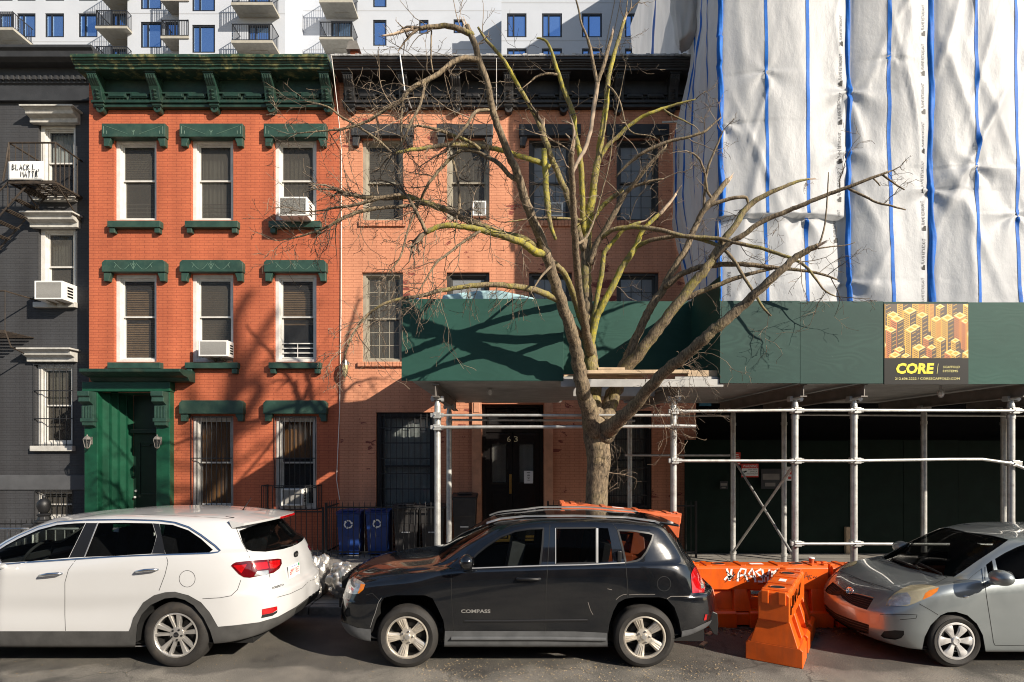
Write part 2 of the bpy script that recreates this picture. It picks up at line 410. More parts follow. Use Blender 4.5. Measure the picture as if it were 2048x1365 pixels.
# ---------------------------------------------------------------- ground
DR = 13.0          # plane of the two brick fronts
DB = 13.54         # plane of the charcoal front
SW = .13           # sidewalk height
CURB = 8.32
def hx(px): return X(px, DR)
def hz(py): return Z(py, DR)
g = MB()
xs = [-140 + i * 1.0 for i in range(0)]
g.quad((-150, -60, 0), (150, -60, 0), (150, CURB + .05, 0), (-150, CURB + .05, 0))
tag(g.build('road', M['road']), kind='structure')
g = MB(); g.box(-60, 60, CURB + .18, 16, -.3, SW); tag(g.build('sidewalk', M['walk']), kind='structure')
g = MB()
for i in range(-20, 21): g.box(i * 3 + .008, i * 3 + 2.992, CURB, CURB + .175, -.3, SW + rnd.uniform(-.006, .004))
M['curb'] = mat('granite_curb', (.20, .19, .175), .8, var=.35, vs=9, bump=.4, bs=60)
tag(g.build('curb', M['curb'], bevel=.015), kind='structure')
g = MB(); g.quad((-300, 16, -.02), (300, 16, -.02), (300, 400, -.02), (-300, 400, -.02))
tag(g.build('ground', M['walk']), kind='structure')

# unseen house row opposite, added to cut sky light and fill reflections
g = MB(); g.box(-45, 45, -14, -7.6, 0, 6.8)
for k in range(-14, 15):
    for z in (1.2, 4.2): g.box(k * 3.1 - .5, k * 3.1 + .5, -7.6, -7.52, z, z + 1.7, 1)
opp = g.build('house_row', [mat('brown_brick', (.20, .11, .075), .8, var=.3, vs=2), mat('dim_window', (.05, .05, .055), .15, var=0)])
tag(opp, 'unseen brown brick house row added on the far side of the street behind the viewer', 'house')
# ---------------------------------------------------------------- facade helpers
def wall(mb, x0, x1, z0, z1, Y, holes, th=.3, m=0, zfun=None):
    xs = sorted({x0, x1, *[h[0] for h in holes], *[h[1] for h in holes]})
    zs = sorted({z0, z1, *[h[2] for h in holes], *[h[3] for h in holes]})
    for a, b in zip(xs, xs[1:]):
        for c, d in zip(zs, zs[1:]):
            if any(h[0] - 1e-6 < (a + b) / 2 < h[1] + 1e-6 and h[2] - 1e-6 < (c + d) / 2 < h[3] + 1e-6 for h in holes): continue
            mb.quad((a, Y, c), (b, Y, c), (b, Y, d), (a, Y, d), m)
    for (a, b, c, d) in holes:
        mb.quad((a, Y, c), (a, Y, d), (a, Y + th, d), (a, Y + th, c), m)
        mb.quad((b, Y, c), (b, Y + th, c), (b, Y + th, d), (b, Y, d), m)
        mb.quad((a, Y, c), (a, Y + th, c), (b, Y + th, c), (b, Y, c), m)
        mb.quad((a, Y, d), (b, Y, d), (b, Y + th, d), (a, Y + th, d), m)
def frame(mb, x0, x1, z0, z1, y0, y1, w, wt=None, wb=None, m=0):
    wt = w if wt is None else wt; wb = w if wb is None else wb
    mb.box(x0, x0 + w, y0, y1, z0, z1, m); mb.box(x1 - w, x1, y0, y1, z0, z1, m)
    mb.box(x0 + w, x1 - w, y0, y1, z1 - wt, z1, m); mb.box(x0 + w, x1 - w, y0, y1, z0, z0 + wb, m)
def window(house, x0, x1, z0, z1, Y, fm, rec=.10, split=.5, pane='screen', back='blindw', slats=True, casing=.075, lower=1.0, grid=None, lab=None, backto=0.0):
    """double hung window set into an opening; children: sash, pane, blind"""
    mb = MB(); yf = Y + rec
    frame(mb, x0, x1, z0, z1, yf - .03, yf + .17, casing, casing * .9, casing * .8)
    frame(mb, x0 + casing - .004, x1 - casing + .004, z0 + casing * .8 - .004, z1 - casing * .9 + .004, yf + .012, yf + .15, .028)
    w = mb.build('window', fm, house, bevel=.004)
    if lab: tag(w, lab)
    a, b = x0 + casing + .02, x1 - casing - .02; c, d = z0 + casing * .8 + .02, z1 - casing * .9 - .02
    zm = c + (d - c) * split
    s = MB(); frame(s, a, b, zm - .02, d, yf + .05, yf + .085, .035); s.build('sash', fm, w, bevel=.003)
    s = MB(); frame(s, a, b, c, zm + .02, yf + .09, yf + .125, .035); s.build('sash', fm, w, bevel=.003)
    p = MB(); p.box(a + .03, b - .03, yf + .062, yf + .068, zm + .01, d - .03); p.box(a + .03, b - .03, yf + .102, yf + .108, c + .03, zm - .015)
    p.build('pane', M[pane], w)
    if grid:
        gm = MB()
        for (q0, q1, yy) in ((zm + .01, d - .03, yf + .055), (c + .03, zm - .015, yf + .096)):
            for i in range(1, grid[0]):
                xx = a + .03 + (b - a - .06) * i / grid[0]; gm.box(xx - .007, xx + .007, yy, yy + .005, q0, q1)
            for j in range(1, grid[1]):
                zz = q0 + (q1 - q0) * j / grid[1]; gm.box(a + .03, b - .03, yy + .0055, yy + .01, zz - .007, zz + .007)
        gm.build('glazing_bar', fm, w)
    bl = MB(); yb = yf + .17
    zl = c + (d - c) * backto
    if slats:
        n = int((d - zl) / .042)
        for i in range(n):
            z = d - .02 - i * .042
            bl.add([(a, yb, z), (b, yb, z), (b, yb + .022, z + .036), (a, yb + .022, z + .036)], [[0, 1, 2, 3]])
        bl.build('blind', M[back], w, recalc=False)
    else:
        n = 26
        pts = [(a + (b - a) * i / n, yb + .02 + .014 * math.sin(i * 1.9) + .008 * math.sin(i * .7)) for i in range(n + 1)]
        for (p0, p1) in zip(pts, pts[1:]): bl.quad((p0[0], p0[1], zl), (p1[0], p1[1], zl), (p1[0], p1[1], d), (p0[0], p0[1], d))
        bl.build('curtain', M[back], w, smooth=180)
    r = MB(); r.box(x0 - .2, x1 + .2, yf + .5, yf + .52, z0 - .2, z1 + .2); r.build('room_backing', M['dark'], w)
    return w
def lintel(house, x0, x1, zt, zb, zear, Y, m, style, prot=.135, ear=.175):
    mb = MB(); k_ = (Y - prot) / Y; x0, x1 = x0 * k_, x1 * k_; zt, zb, zear = [CH + (q_ - CH) * k_ for q_ in (zt, zb, zear)]
    if style in ('chamfer', 'scroll'):
        c = .06; mb.prism([(x0, zb), (x1, zb), (x1, zt - c), (x1 - c, zt), (x0 + c, zt), (x0, zt - c)], Y - prot, Y + .05)
    else: mb.box(x0, x1, Y - prot, Y + .05, zb, zt)
    for a, sgn in ((x0 + .02, 1), (x1 - .02, -1)):
        b = a + sgn * ear
        mb.prism([(a, zb + .001), (b, zb + .001), (b - sgn * .004, zb - .04), (b - sgn * .02, zb - .075), (b - sgn * .045, zear + .06), (b - sgn * .05, zear), (a, zear)][::1], Y - prot * .75, Y + .05)
    o = mb.build('lintel', m, house, bevel=.012)
    if style in ('key', 'scroll'):
        gm = MB(); yg = Y - prot - .003; w = x1 - x0; h = zt - zb; r = .0055; xc = (x0 + x1) / 2
        def ln(pts): gm.tube([(p[0], yg + .002, p[1]) for p in pts], r, 5)
        if style == 'key':
            for s, xx in ((1, x0), (-1, x1)):
                ln([(xx + s * .12, zb + h * .45), (xx + s * .12, zb + h * .22), (xx + s * .05, zb + h * .22), (xx + s * .05, zt - h * .2), (xx + s * .09, zt - h * .2), (xx + s * w * .41, zb + h * .2)])
            ln([(xc, zb + h * .15), (xc, zb + h * .5)]); ln([(xc, zb + h * .3), (xc - .035, zb + h * .5)]); ln([(xc, zb + h * .3), (xc + .035, zb + h * .5)])
        else:
            for s in (1, -1):
                pts = [(xc + s * (.09 + .30 * i / 10), zb + h * (.62 - .42 * math.sin(math.pi * i / 10))) for i in range(11)]; ln(pts)
                ln([(xc, zb + h * .2), (xc + s * .03, zb + h * .45), (xc + s * .08, zb + h * .75), (xc + s * .03, zb + h * .7), (xc, zb + h * .5)])
                ln([(xc + s * .39, zb + h * .62), (xc + s * .43, zb + h * .35)]); ln([(xc + s * .39, zb + h * .62), (xc + s * .44, zb + h * .8)])
            ln([(xc, zb + h * .2), (xc, zb + h * .9)])
        gm.build('carving', M['groove'] if m == M['green'] else M['blackgrey'], o)
    return o
def sill(house, x0, x1, zt, zb, Y, m, feet=True, prot=.13):
    mb = MB(); k_ = (Y - prot) / Y; x0, x1 = x0 * k_, x1 * k_; zt, zb = [CH + (q_ - CH) * k_ for q_ in (zt, zb)];  mb.box(x0, x1, Y - prot, Y + .12, zb, zt)
    if feet:
        for a in (x0 + .03, x1 - .15): mb.box(a, a + .12, Y - prot * .8, Y + .05, zb - .115, zb + .001)
    return mb.build('sill', m, house, bevel=.012)
def bracket(house, xc, w, Y, zt, zb, proj, m, top_m=None):
    """big scrolled cornice bracket: deep block on top tapering to a drop"""
    h = zt - zb; mb = MB()
    side = [(Y + .04, zt), (Y - proj, zt), (Y - proj, zt - h * .10), (Y - proj + .02, zt - h * .13), (Y - proj * .95, zt - h * .2), (Y - proj * .78, zt - h * .30), (Y - proj * .68, zt - h * .36),
            (Y - proj * .60, zt - h * .46), (Y - proj * .55, zt - h * .6), (Y - proj * .46, zt - h * .74), (Y - proj * .46, zt - h * .78), (Y - proj * .40, zt - h * .80), (Y - proj * .40, zt - h * .86), (Y - proj * .3, zt - h * .9), (Y + .04, zt - h * .9)]
    mb.prism(side, xc - w / 2, xc + w / 2, 'yz')
    mb.box(xc - w * .62, xc + w * .62, Y - proj * .50, Y + .03, zt - h * .79, zt - h * .73)
    mb.box(xc - w * .60, xc + w * .60, Y - proj - .02, Y + .02, zt - h * .06, zt + .004)
    for i in range(4):
        xx = xc + (i - 1.5) * w * .24
        mb.prism([(Y - proj - .012, zt - h * .11), (Y - proj * .97, zt - h * .2), (Y - proj * .72, zt - h * .34), (Y - proj * .5, zt - h * .34), (Y - proj * .8, zt - h * .11)], xx - w * .07, xx + w * .07, 'yz')
    for k in range(3):   # raised lozenges on the shaft
        zc = zt - h * (.47 + .1 * k); yy = Y - proj * (.62 - .05 * k)
        mb.add([(xc - w * .32, yy, zc), (xc, yy, zc + h * .055), (xc + w * .32, yy, zc), (xc, yy, zc - h * .055), (xc, yy - .045, zc)], [[0, 1, 4], [1, 2, 4], [2, 3, 4], [3, 0, 4]])
    mb.lathe([(.001, Y - .14), (w * .40, Y - .14), (w * .40, Y + .02)], (xc, 0, zb + h * .055), 'y', 14)
    mb.box(xc - w * .40, xc + w * .40, Y - .14, Y + .02, zb + h * .055, zt - h * .89)
    o = mb.build('bracket', m, house, bevel=.008)
    d = MB(); d.lathe([(.001, Y - .143), (w * .13, Y - .143), (w * .13, Y - .1)], (xc, 0, zb + h * .055), 'y', 10); d.build('drop_hole', M['dark'], o)
    return o
def cornice(house, x0, x1, Y, zt, zc, zf, m, m_top, brs, bw, proj=.62, end_l=.0, end_r=.0):
    """crown + frieze; zt top, zc crown bottom, zf frieze bottom"""
    fr = MB(); fr.box(x0 + .12, x1 - .06, Y - .10, Y + .05, zf + .14, zc + .02)
    fr.box(x0 + .10, x1 - .05, Y - .16, Y + .04, zf + .08, zf + .15); fr.box(x0 + .12, x1 - .06, Y - .12, Y + .04, zf, zf + .08)
    fr.box(x0 + .12, x1 - .06, Y - .15, Y + .03, zc - .34, zc - .30)
    f = fr.build('frieze', m, house, bevel=.01)
    pn = MB(); tri = MB()
    for a, b in zip(brs, brs[1:]):
        a2, b2 = a + bw * .62, b - bw * .62; mid = (a2 + b2) / 2
        for (u0, u1) in ((a2 + .06, mid - .05), (mid + .05, b2 - .06)):
            pn.box(u0, u1, Y - .15, Y - .09, zf + .20, zf + .31); pn.box(u0 + .03, u1 - .03, Y - .165, Y - .14, zf + .225, zf + .285)
        n = max(4, int((b2 - a2) / .085))
        for i in range(n):
            xx = a2 + (i + .5) * (b2 - a2) / n; q = (b2 - a2) / n * .46
            for zz in (zc - .38, zc - .48):
                tri.add([(xx - q, Y - .105, zz), (xx + q, Y - .105, zz), (xx, Y - .105, zz - .10), (xx, Y - .15, zz - .03)], [[0, 1, 3], [1, 2, 3], [2, 0, 3]])
    pn.build('frieze_panel', m, f, bevel=.006); tri.build('sawtooth_trim', m, f)
    cr = MB(); H = zt - zc
    prof = [(Y + .3, zt + .01), (Y - proj, zt), (Y - proj, zt - H * .28), (Y - proj + .03, zt - H * .30), (Y - proj + .035, zt - H * .44), (Y - proj + .07, zt - H * .47), (Y - proj + .075, zt - H * .58), (Y - proj + .10, zt - H * .61), (Y - proj + .105, zt - H * .74), (Y - proj + .14, zt - H * .78), (Y - proj + .145, zc), (Y - .05, zc), (Y - .05, zc + .03), (Y + .3, zc + .03)]
    # slightly wavy run so that the old sheet metal is not ruler straight
    n = 40; vs = []; k = len(prof)
    for i in range(n + 1):
        x = x0 - end_l + (x1 + end_r - x0 + end_l) * i / n
        wv = .004 * math.sin(i * .55) + .003 * math.sin(i * 1.7 + 1)
        for j, (yy, zz) in enumerate(prof): vs.append((x, yy, zz + (wv if j < 11 else 0)))
    fs = [[i * k + j, i * k + (j + 1) % k, (i + 1) * k + (j + 1) % k, (i + 1) * k + j] for i in range(n) for j in range(k)]
    fs += [list(range(k)), [n * k + j for j in range(k)][::-1]]
    cr.add(vs, fs); cr.build('crown_moulding', m_top, house, bevel=.006)
    for xb in brs: bracket(house, xb, bw, Y, zc + .01, zf - .085, proj * .66, m)
def bars(parent, x0, x1, z0, z1, y, n, hz_=(), r=.008, name='window_bars', mat_=None):
    mb = MB()
    for i in range(n + 1):
        xx = x0 + (x1 - x0) * i / n; mb.tube([(xx, y, z0), (xx, y, z1)], r, 6)
    for z in hz_: mb.box(x0 - .01, x1 + .01, y - .006, y + .006, z - .012, z + .012)
    return mb.build(name, mat_ or M['iron'], parent)

# ---------------------------------------------------------------- red house
RX0, RX1 = hx(178), hx(679)
red = thing('brick_house', 'red brick row house with dark green cornice, lintels and doorway', 'house', (RX0, DR, 0))
cols = [(228.5, 313), (382.5, 466.5), (548.5, 633)]
holes = []
W3 = [(hx(a), hx(b), hz(441), hz(277)) for a, b in cols]
W2 = [(hx(a), hx(b), hz(724), hz(548)) for a, b in cols]
W1 = [(hx(a), hx(b), hz(1019), hz(832)) for a, b in cols[1:]]
DOOR = (hx(203), hx(330), .15, hz(782))
w_ = MB(); wall(w_, RX0, RX1, -.1, hz(150), DR, W3 + W2 + W1 + [DOOR])
w_.quad((RX0, DR, -.1), (RX0, DR, hz(150)), (RX0, DR + 8, hz(150)), (RX0, DR + 8, -.1))
w_.build('wall', M['red'], red, recalc=False)
w_ = MB(); w_.box(RX0, RX1, DR + .32, DR + 9, hz(165), hz(160)); w_.build('roof', M['blackgrey'], red)
lx = [(203, 330), (358.5, 485), (527, 652)]
sx = [(214, 320), (369, 475), (536.5, 641)]
for i in range(3):
    slabel = [None, None, None]
    w = window(red, *W3[i], DR, M['white'], pane='screen', back=['blindw', 'curtain', 'blindw'][i], slats=(i == 0), backto=[.45, 0, .3][i], casing=.085, split=.52)
    lintel(red, hx(lx[i][0]), hx(lx[i][1]), hz(247), hz(274), hz(291), DR, M['green'], 'key')
    sill(red, hx(sx[i][0]), hx(sx[i][1]), hz(441.5), hz(455), DR, M['green'])
    if i < 2: bars(w, W3[i][0] + .12, W3[i][1] - .12, W3[i][2] + .08, W3[i][2] + .46, DR + .235, 3, [W3[i][2] + .1 + .09 * k for k in range(5)], .005, 'child_guard', M['acgrille'])
    w = window(red, *W2[i], DR, M['white'], pane=['pane', 'screen', 'pane'][i], back='blind', slats=True, backto=[0, .0, .42][i], casing=.085, split=.53)
    lintel(red, hx(lx[i][0]), hx(lx[i][1]), hz(520), hz(544), hz(562), DR, M['green'], 'scroll')
    sill(red, hx(sx[i][0]), hx(sx[i][1]), hz(725), hz(737), DR, M['green'])
    if i == 2: bars(w, W2[2][0] + .10, W2[2][1] - .12, W2[2][2] + .12, W2[2][2] + .46, DR + .165, 2, [W2[2][2] + .12 + .11 * k for k in range(4)], .009, 'child_guard', M['white'])
for i in range(2):
    w = window(red, *W1[i], DR, M['offwhite'], pane='pane', back='amber' if i == 0 else 'amber', slats=False, casing=.085, split=.5, backto=0 if i == 0 else .55)
    lintel(red, hx(lx[i + 1][0] - 1), hx(lx[i + 1][1] + 1), hz(801), hz(828), hz(843), DR, M['green'], 'chamfer')
    a, b, c, d = W1[i]
    bars(w, a + .01, b - .02, c + (.02 if i == 0 else .5), d - .02, DR - .02, 8, [c + .5 * (d - c) + .1, d - .03, c + (.04 if i == 0 else .5)], .0085)
    if i == 1:
        q = MB(); z0, z1 = Z(1019, DR - .3), Z(972, DR - .3); y0 = DR - .34
        for k in range(11): xx = a - .14 + (b - a + .26) * k / 10; q.tube([(xx, y0, z0), (xx, y0, z1)], .009, 6)
        for yy, xx in [(y0 + .11 * k, e) for k in range(4) for e in (a - .14, b + .12)]: q.tube([(xx, yy, z0), (xx, yy, z1)], .009, 6)
        for zz in (z0, z1): q.box(a - .15, b + .13, y0 - .008, y0 + .008, zz - .012, zz + .012); q.box(a - .148, a - .132, y0, DR, zz - .012, zz + .012); q.box(b + .112, b + .128, y0, DR, zz - .012, zz + .012)
        q.build('window_cage', M['iron'], w)
BR = [X(p, 12.84) for p in (198, 313, 427.5, 541, 654)]
cornice(red, RX0 + .06, hx(672), DR, Z(108, 12.38), Z(137, 12.5), hz(221), M['green_dk'], M['green_old'], BR, .215, .62, .02, 0)
# doorway
px0, px1 = RX0 + .02, hx(349)
pd = MB(); yo = DR - .16
dl, dr_ = hx(205), hx(321)
pd.box(hx(179), dl, yo, DR + .02, .14, hz(785)); pd.box(dr_, hx(348), yo, DR + .02, .14, hz(785))
pd.box(hx(176), hx(350), yo - .03, DR + .02, hz(785), hz(766))
por = pd.build('portal', M['green_lit'], red, bevel=.012)
pc = MB(); pc.prism([(DR + .02, hz(766)), (DR - .22, hz(766)), (DR - .30, hz(759)), (DR - .46, hz(757)), (DR - .58, hz(752)), (DR - .60, hz(751)), (DR - .60, hz(745)), (DR + .02, hz(744))], X(157, 12.4), X(360, 12.4), 'yz')
pc.build('portal_cornice', M['green_dk'], por, bevel=.01)
for a, b in ((179, 205), (321, 348)):
    xa, xb = hx(a) + .02, hx(b) - .02; q = MB()
    q.prism([(yo, hz(786)), (yo - .24, hz(786)), (yo - .24, hz(795)), (yo - .2, hz(798)), (yo - .21, hz(806)), (yo - .1, hz(812)), (yo - .09, hz(838)), (yo - .11, hz(842)), (yo - .1, hz(852)), (yo, hz(856))], xa, xb, 'yz')
    for k in range(4): xx = xa + (xb - xa) * (k + .5) / 4; q.box(xx - .022, xx + .022, yo - .125, yo - .08, hz(838), hz(814))
    q.box(xa - .02, xb + .02, yo - .13, yo + .01, hz(845), hz(838))
    q.build('console', M['green'], por, bevel=.008)
# splayed reveal and door
rv = MB(); yd = DR + .62; il, ir = dl + .30, dr_ - .02; zt_ = hz(786); zd = hz(866)
rv.quad((dl, DR, .14), (il, yd, .14), (il, yd, zt_), (dl, DR, zt_)); rv.quad((dr_, DR, .14), (dr_, DR, zt_), (ir, yd, zt_), (ir, yd, .14)); rv.quad((dl, DR, zt_), (dr_, DR, zt_), (ir, yd, zt_), (il, yd, zt_))
for k in range(3):
    t0 = .2 + .27 * k; rv.box(dl + .30 * t0, dl + .30 * t0 + .03, DR + (yd - DR) * t0, DR + (yd - DR) * t0 + .05, .14, zt_ - .01)
rv.build('reveal', M['green_lit'], por, recalc=False)
rv = MB(); rv.box(il, ir, yd - .12, yd + .06, zd, zd + .10); rv.box(il, ir, yd, yd + .05, zd + .10, zt_); rv.build('transom', M['doorgreen'], por, bevel=.01)
dd = MB(); dd.box(il, ir, yd, yd + .05, .16, zd)
for (z0, z1) in ((.35, 1.05), (1.35, zd - .2)):
    frame(dd, il + .14, ir - .14, z0, z1, yd - .02, yd + .01, .035)
    xm = (il + ir) / 2
    dd.tube([(il + .2, yd - .015, z1 - .1), (xm - .12, yd - .015, z1 - .1), (xm - .07, yd - .015, z1 - .04), (xm + .07, yd - .015, z1 - .04), (xm + .12, yd - .015, z1 - .1), (ir - .2, yd - .015, z1 - .1)], .014, 6)
dr0 = dd.build('door', M['doorgreen'], red, bevel=.006)
q = MB(); q.ball((il + .07, yd - .06, 1.30), .032, .032, .032); q.build('door_knob', M['galv'], dr0, smooth=40); q = MB(); q.lathe([(.001, yd - .03), (.028, yd - .03), (.028, yd)], (il + .07, 0, 1.45), 'y', 12); q.build('door_lock', M['galv'], dr0, smooth=40)

# lanterns
lan = thing('wall_lantern', 'small grey wall lantern on the left pilaster of the green doorway', 'lantern', (hx(192), yo, hz(905)), 'lanterns beside the green doorway')
def lantern(t, x, z, y):
    q = MB(); q.box(x - .04, x + .04, y - .015, y, z - .05, z + .12); q.tube([(x, y, z + .02), (x, y - .06, z - .01), (x, y - .11, z + .02)], .012, 6); q.build('arm', M['beam'], t)
    q = MB(); q.lathe([(.012, z + .17), (.02, z + .14), (.05, z + .12), (.085, z + .07), (.088, z + .06)], (x, y - .11, 0), 'z', 6); q.lathe([(.045, z - .11), (.055, z - .12), (.02, z - .15), (.002, z - .155)], (x, y - .11, 0), 'z', 6)
    for k in range(6):
        a = 2 * math.pi * k / 6; q.tube([(x + .082 * math.cos(a), y - .11 + .082 * math.sin(a), z + .06), (x + .048 * math.cos(a), y - .11 + .048 * math.sin(a), z - .11)], .006, 4)
    q.build('cap', M['beam'], t)
    q = MB(); q.lathe([(.076, z + .06), (.043, z - .11)], (x, y - .11, 0), 'z', 6); q.build('lantern_glass', M['pane'], t, recalc=False)
lantern(lan, hx(192), hz(885), yo)
l2 = copy_tree(lan); l2.location.x += hx(329) - hx(192); l2['label'] = 'small grey wall lantern on the right pilaster of the green doorway'

# ---------------------------------------------------------------- orange house
OX0, OX1 = RX1, hx(1392)
ora = thing('brick_house', 'orange painted brick row house with black cornice behind the bare tree', 'house', (OX0, DR, 0))
oc = [(724, 806), (893, 979), (1058, 1144), (1233, 1318)]
O3 = [(hx(a), hx(b), hz(442), hz(278)) for a, b in oc]
O2 = [(hx(a), hx(b), hz(724), hz(545)) for a, b in oc]
O1 = [(hx(752), hx(870), hz(1040), hz(825)), (hx(1210), hx(1304), hz(1020), hz(822))]
OD = (hx(963), hx(1088), .14, hz(808))
w_ = MB(); wall(w_, OX0, OX1, -.1, hz(150), DR, O3 + O2 + O1 + [OD]); w_.build('wall', M['orange'], ora, recalc=False)
w_ = MB(); w_.box(OX0, OX1, DR + .32, DR + 9, hz(165), hz(160)); w_.build('roof', M['blackgrey'], ora)
ol = [(702, 826), (873, 986), (1038, 1162), (1214, 1339)]
for i in range(4):
    fm = M['darkframe'] if i else M['tanframe']
    if i == 1: fm = M['tanframe']
    w = window(ora, *O3[i], DR, fm, pane='screen' if i < 2 else 'pale_pane', back='blindw' if i < 2 else 'curtain', slats=(i == 0), casing=.075, grid=(3, 3) if i > 1 else None, split=.5)
    lintel(ora, hx(ol[i][0]), hx(ol[i][1]), hz(248), hz(271), hz(290), DR, M['blackgrey'], 'key')
    q = MB(); n = 14
    for k in range(n): a0 = hx(oc[i][0] - 6); st = (hx(oc[i][1] + 6) - a0) / n; q.box(a0 + k * st + .004, a0 + (k + 1) * st - .004, DR - .045 - .004 * (k % 3), DR + .05, hz(454), hz(442.5))
    q.build('sill', M['orange'], ora, bevel=.006)
    w = window(ora, *O2[i], DR, M['darkframe'] if i else M['tanframe'], pane='screen' if i < 1 else 'pale_pane', back='curtain', slats=False, casing=.075, grid=(3, 3) if i != 1 else None, split=.5)
    q = MB()
    for k in range(n): a0 = hx(oc[i][0] - 8); st = (hx(oc[i][1] + 8) - a0) / n; q.box(a0 + k * st + .004, a0 + (k + 1) * st - .004, DR - .06 - .004 * (k % 3), DR + .05, hz(734), hz(724.5))
    q.build('sill', M['orange'], ora, bevel=.006)
for i in range(2):
    w = window(ora, *O1[i], DR, M['iron'], pane='pane', back='curtain' if i == 0 else 'blindw', slats=False, casing=.09, split=.5, rec=.12)
    a, b, c, d = O1[i]
    zz = [c + (d - c) * k / 7 for k in range(1, 8)]
    bars(w, a + .05, b - .05, c, d - .03, DR + .03, 9, zz, .007)
    q = MB()
    for k in range(3):
        xx = a + (b - a) * (.2 + .3 * k); frame(q, xx - .08, xx + .08, d - .42, d - .12, DR + .025, DR + .035, .012)
    q.build('window_ornament', M['iron'], w)
OB = [X(p, 12.84) for p in (700.5, 808, 912, 1017, 1127.5, 1237, 1345)]
cornice(ora, hx(679), hx(1392), DR, Z(114, 12.38), Z(139, 12.5), hz(221), M['black'], M['black'], OB, .215, .62, 0, 0)
q = MB()   # weathered flashing on the roof edge
n = 90
for k in range(n):
    a0 = hx(679) + (hx(1380) - hx(679)) * k / n; b0 = hx(679) + (hx(1380) - hx(679)) * (k + 1) / n
    hgt = rnd.uniform(.02, .05); q.box(a0, b0 - .004, DR - .632 - rnd.uniform(0, .006), DR - .5, Z(114, 12.38) + .018, Z(114, 12.38) + .02 + hgt)
q.build('roof_flashing', mat('weathered_flashing', (.38, .38, .38), .6, var=.6, vs=12), ora)
# door 63
pl = MB()
for a, b in ((944, 963), (1088, 1106)): pl.box(hx(a), hx(b), DR - .06, DR + .02, .14, hz(800)); pl.box(hx(a) - .02, hx(b) + .02, DR - .09, DR + .02, .14, .45); pl.box(hx(a) + .04, hx(b) - .04, DR - .075, DR - .05, hz(826), hz(806))
pl.box(hx(940), hx(1110), DR - .10, DR + .02, hz(800), hz(780))
pl.build('door_surround', M['stone'], ora, bevel=.01)
yd = DR + .35
tr = MB(); a, b = OD[0], OD[1]; zt_ = OD[3]; zd = hz(864)
frame(tr, a, b, .14, zt_, yd - .08, yd + .05, .08); tr.box(a + .08, b - .08, yd - .06, yd + .05, zd, zd + .12)
frame(tr, a + .1, (a + b) / 2 - .03, zd + .14, zt_ - .1, yd - .03, yd + .02, .06); frame(tr, (a + b) / 2 + .03, b - .1, zd + .14, zt_ - .1, yd - .03, yd + .02, .06)
df = tr.build('door_frame', M['doorblack'], ora, bevel=.006)
tp = MB(); tp.box(a + .1, b - .1, yd, yd + .01, zd + .15, zt_ - .12); tp.build('transom_glass', M['pane'], df)
mid = (a + b) / 2
for s, (u0, u1) in enumerate(((a + .08, mid - .006), (mid + .006, b - .08))):
    dm = MB(); z0, z1 = .2, zd - .003; g0, g1 = hz(968), hz(888); st = .12
    dm.box(u0, u0 + st, yd - .02, yd + .03, z0, z1); dm.box(u1 - st, u1, yd - .02, yd + .03, z0, z1)
    dm.box(u0 + st, u1 - st, yd - .02, yd + .03, g1, z1); dm.box(u0 + st, u1 - st, yd - .02, yd + .03, z0, g0)
    frame(dm, u0 + st, u1 - st, g0 - .02, g1 + .02, yd - .035, yd - .01, .035)
    frame(dm, u0 + st - .02, u1 - st + .02, z0 + .14, g0 - .14, yd - .035, yd - .01, .03); dm.box(u0 + st + .04, u1 - st - .04, yd - .045, yd - .01, z0 + .22, g0 - .22)
    dm.box(u0 + st - .04, u1 - st + .04, yd - .03, yd, z1 - .06, z1 - .03)
    do = dm.build('door', M['doorblack'], ora, bevel=.006)
    gp = MB(); gp.box(u0 + st, u1 - st, yd, yd + .006, g0, g1); gp.build('door_glass', M['pane'], do)
    gc = MB(); n = 14
    for k in range(n): xx = u0 + st + (u1 - u0 - 2 * st) * k / n; gc.box(xx, xx + .9 * (u1 - u0 - 2 * st) / n, yd + .05 + .012 * (k % 2), yd + .06 + .012 * (k % 2), g0, g1)
    gc.build('door_curtain', M['curtain'] if s else M['blindw'], do)
    if s == 0:
        hb = MB(); hb.box(u1 - .075, u1 - .02, yd - .035, yd - .02, hz(990), hz(950)); hb.tube([(u1 - .047, yd - .035, hz(958)), (u1 - .047, yd - .08, hz(962)), (u1 - .047, yd - .08, hz(978)), (u1 - .047, yd - .035, hz(982))], .011, 6); hb.build('door_handle', M['brass'], do)
    else:
        nt = MB(); nt.box(X(1048, yd), X(1066, yd), yd - .045, yd - .04, Z(967, yd), Z(942, yd))
        no = nt.build('door_notice', M['paper'], do)
        lt = MB()
        for k, wd in enumerate((.10, .06, .08, .09, .05, .07)): xx = X(1057, yd); lt.box(xx - wd * .4, xx + wd * .4, yd - .048, yd - .0455, Z(946 + 3 * k, yd), Z(945 + 3 * k, yd))
        lt.build('notice_print', M['sheet_ink'], no)
    kp = MB(); kp.box(u0 + .05, u1 - .05, yd - .026, yd - .02, .22, .42); kp.build('kick_plate', M['brass'], do)
bk = MB(); bk.box(OD[0] - .1, OD[1] + .1, yd + .3, yd + .32, 0, zt_ + .1); bk.build('hall_backing', M['dark'], df)
nm = MB(); put_text(nm, '6', (X(1014, yd), yd - .065, Z(884, yd)), (1, 0, 0), (0, 0, 1), h=.135, w=.09); put_text(nm, '3', (X(1028, yd), yd - .065, Z(884, yd)), (1, 0, 0), (0, 0, 1), h=.135, w=.09)
nm.build('house_number', mat('pale_gilt', (.75, .68, .42), .4, var=0), df)
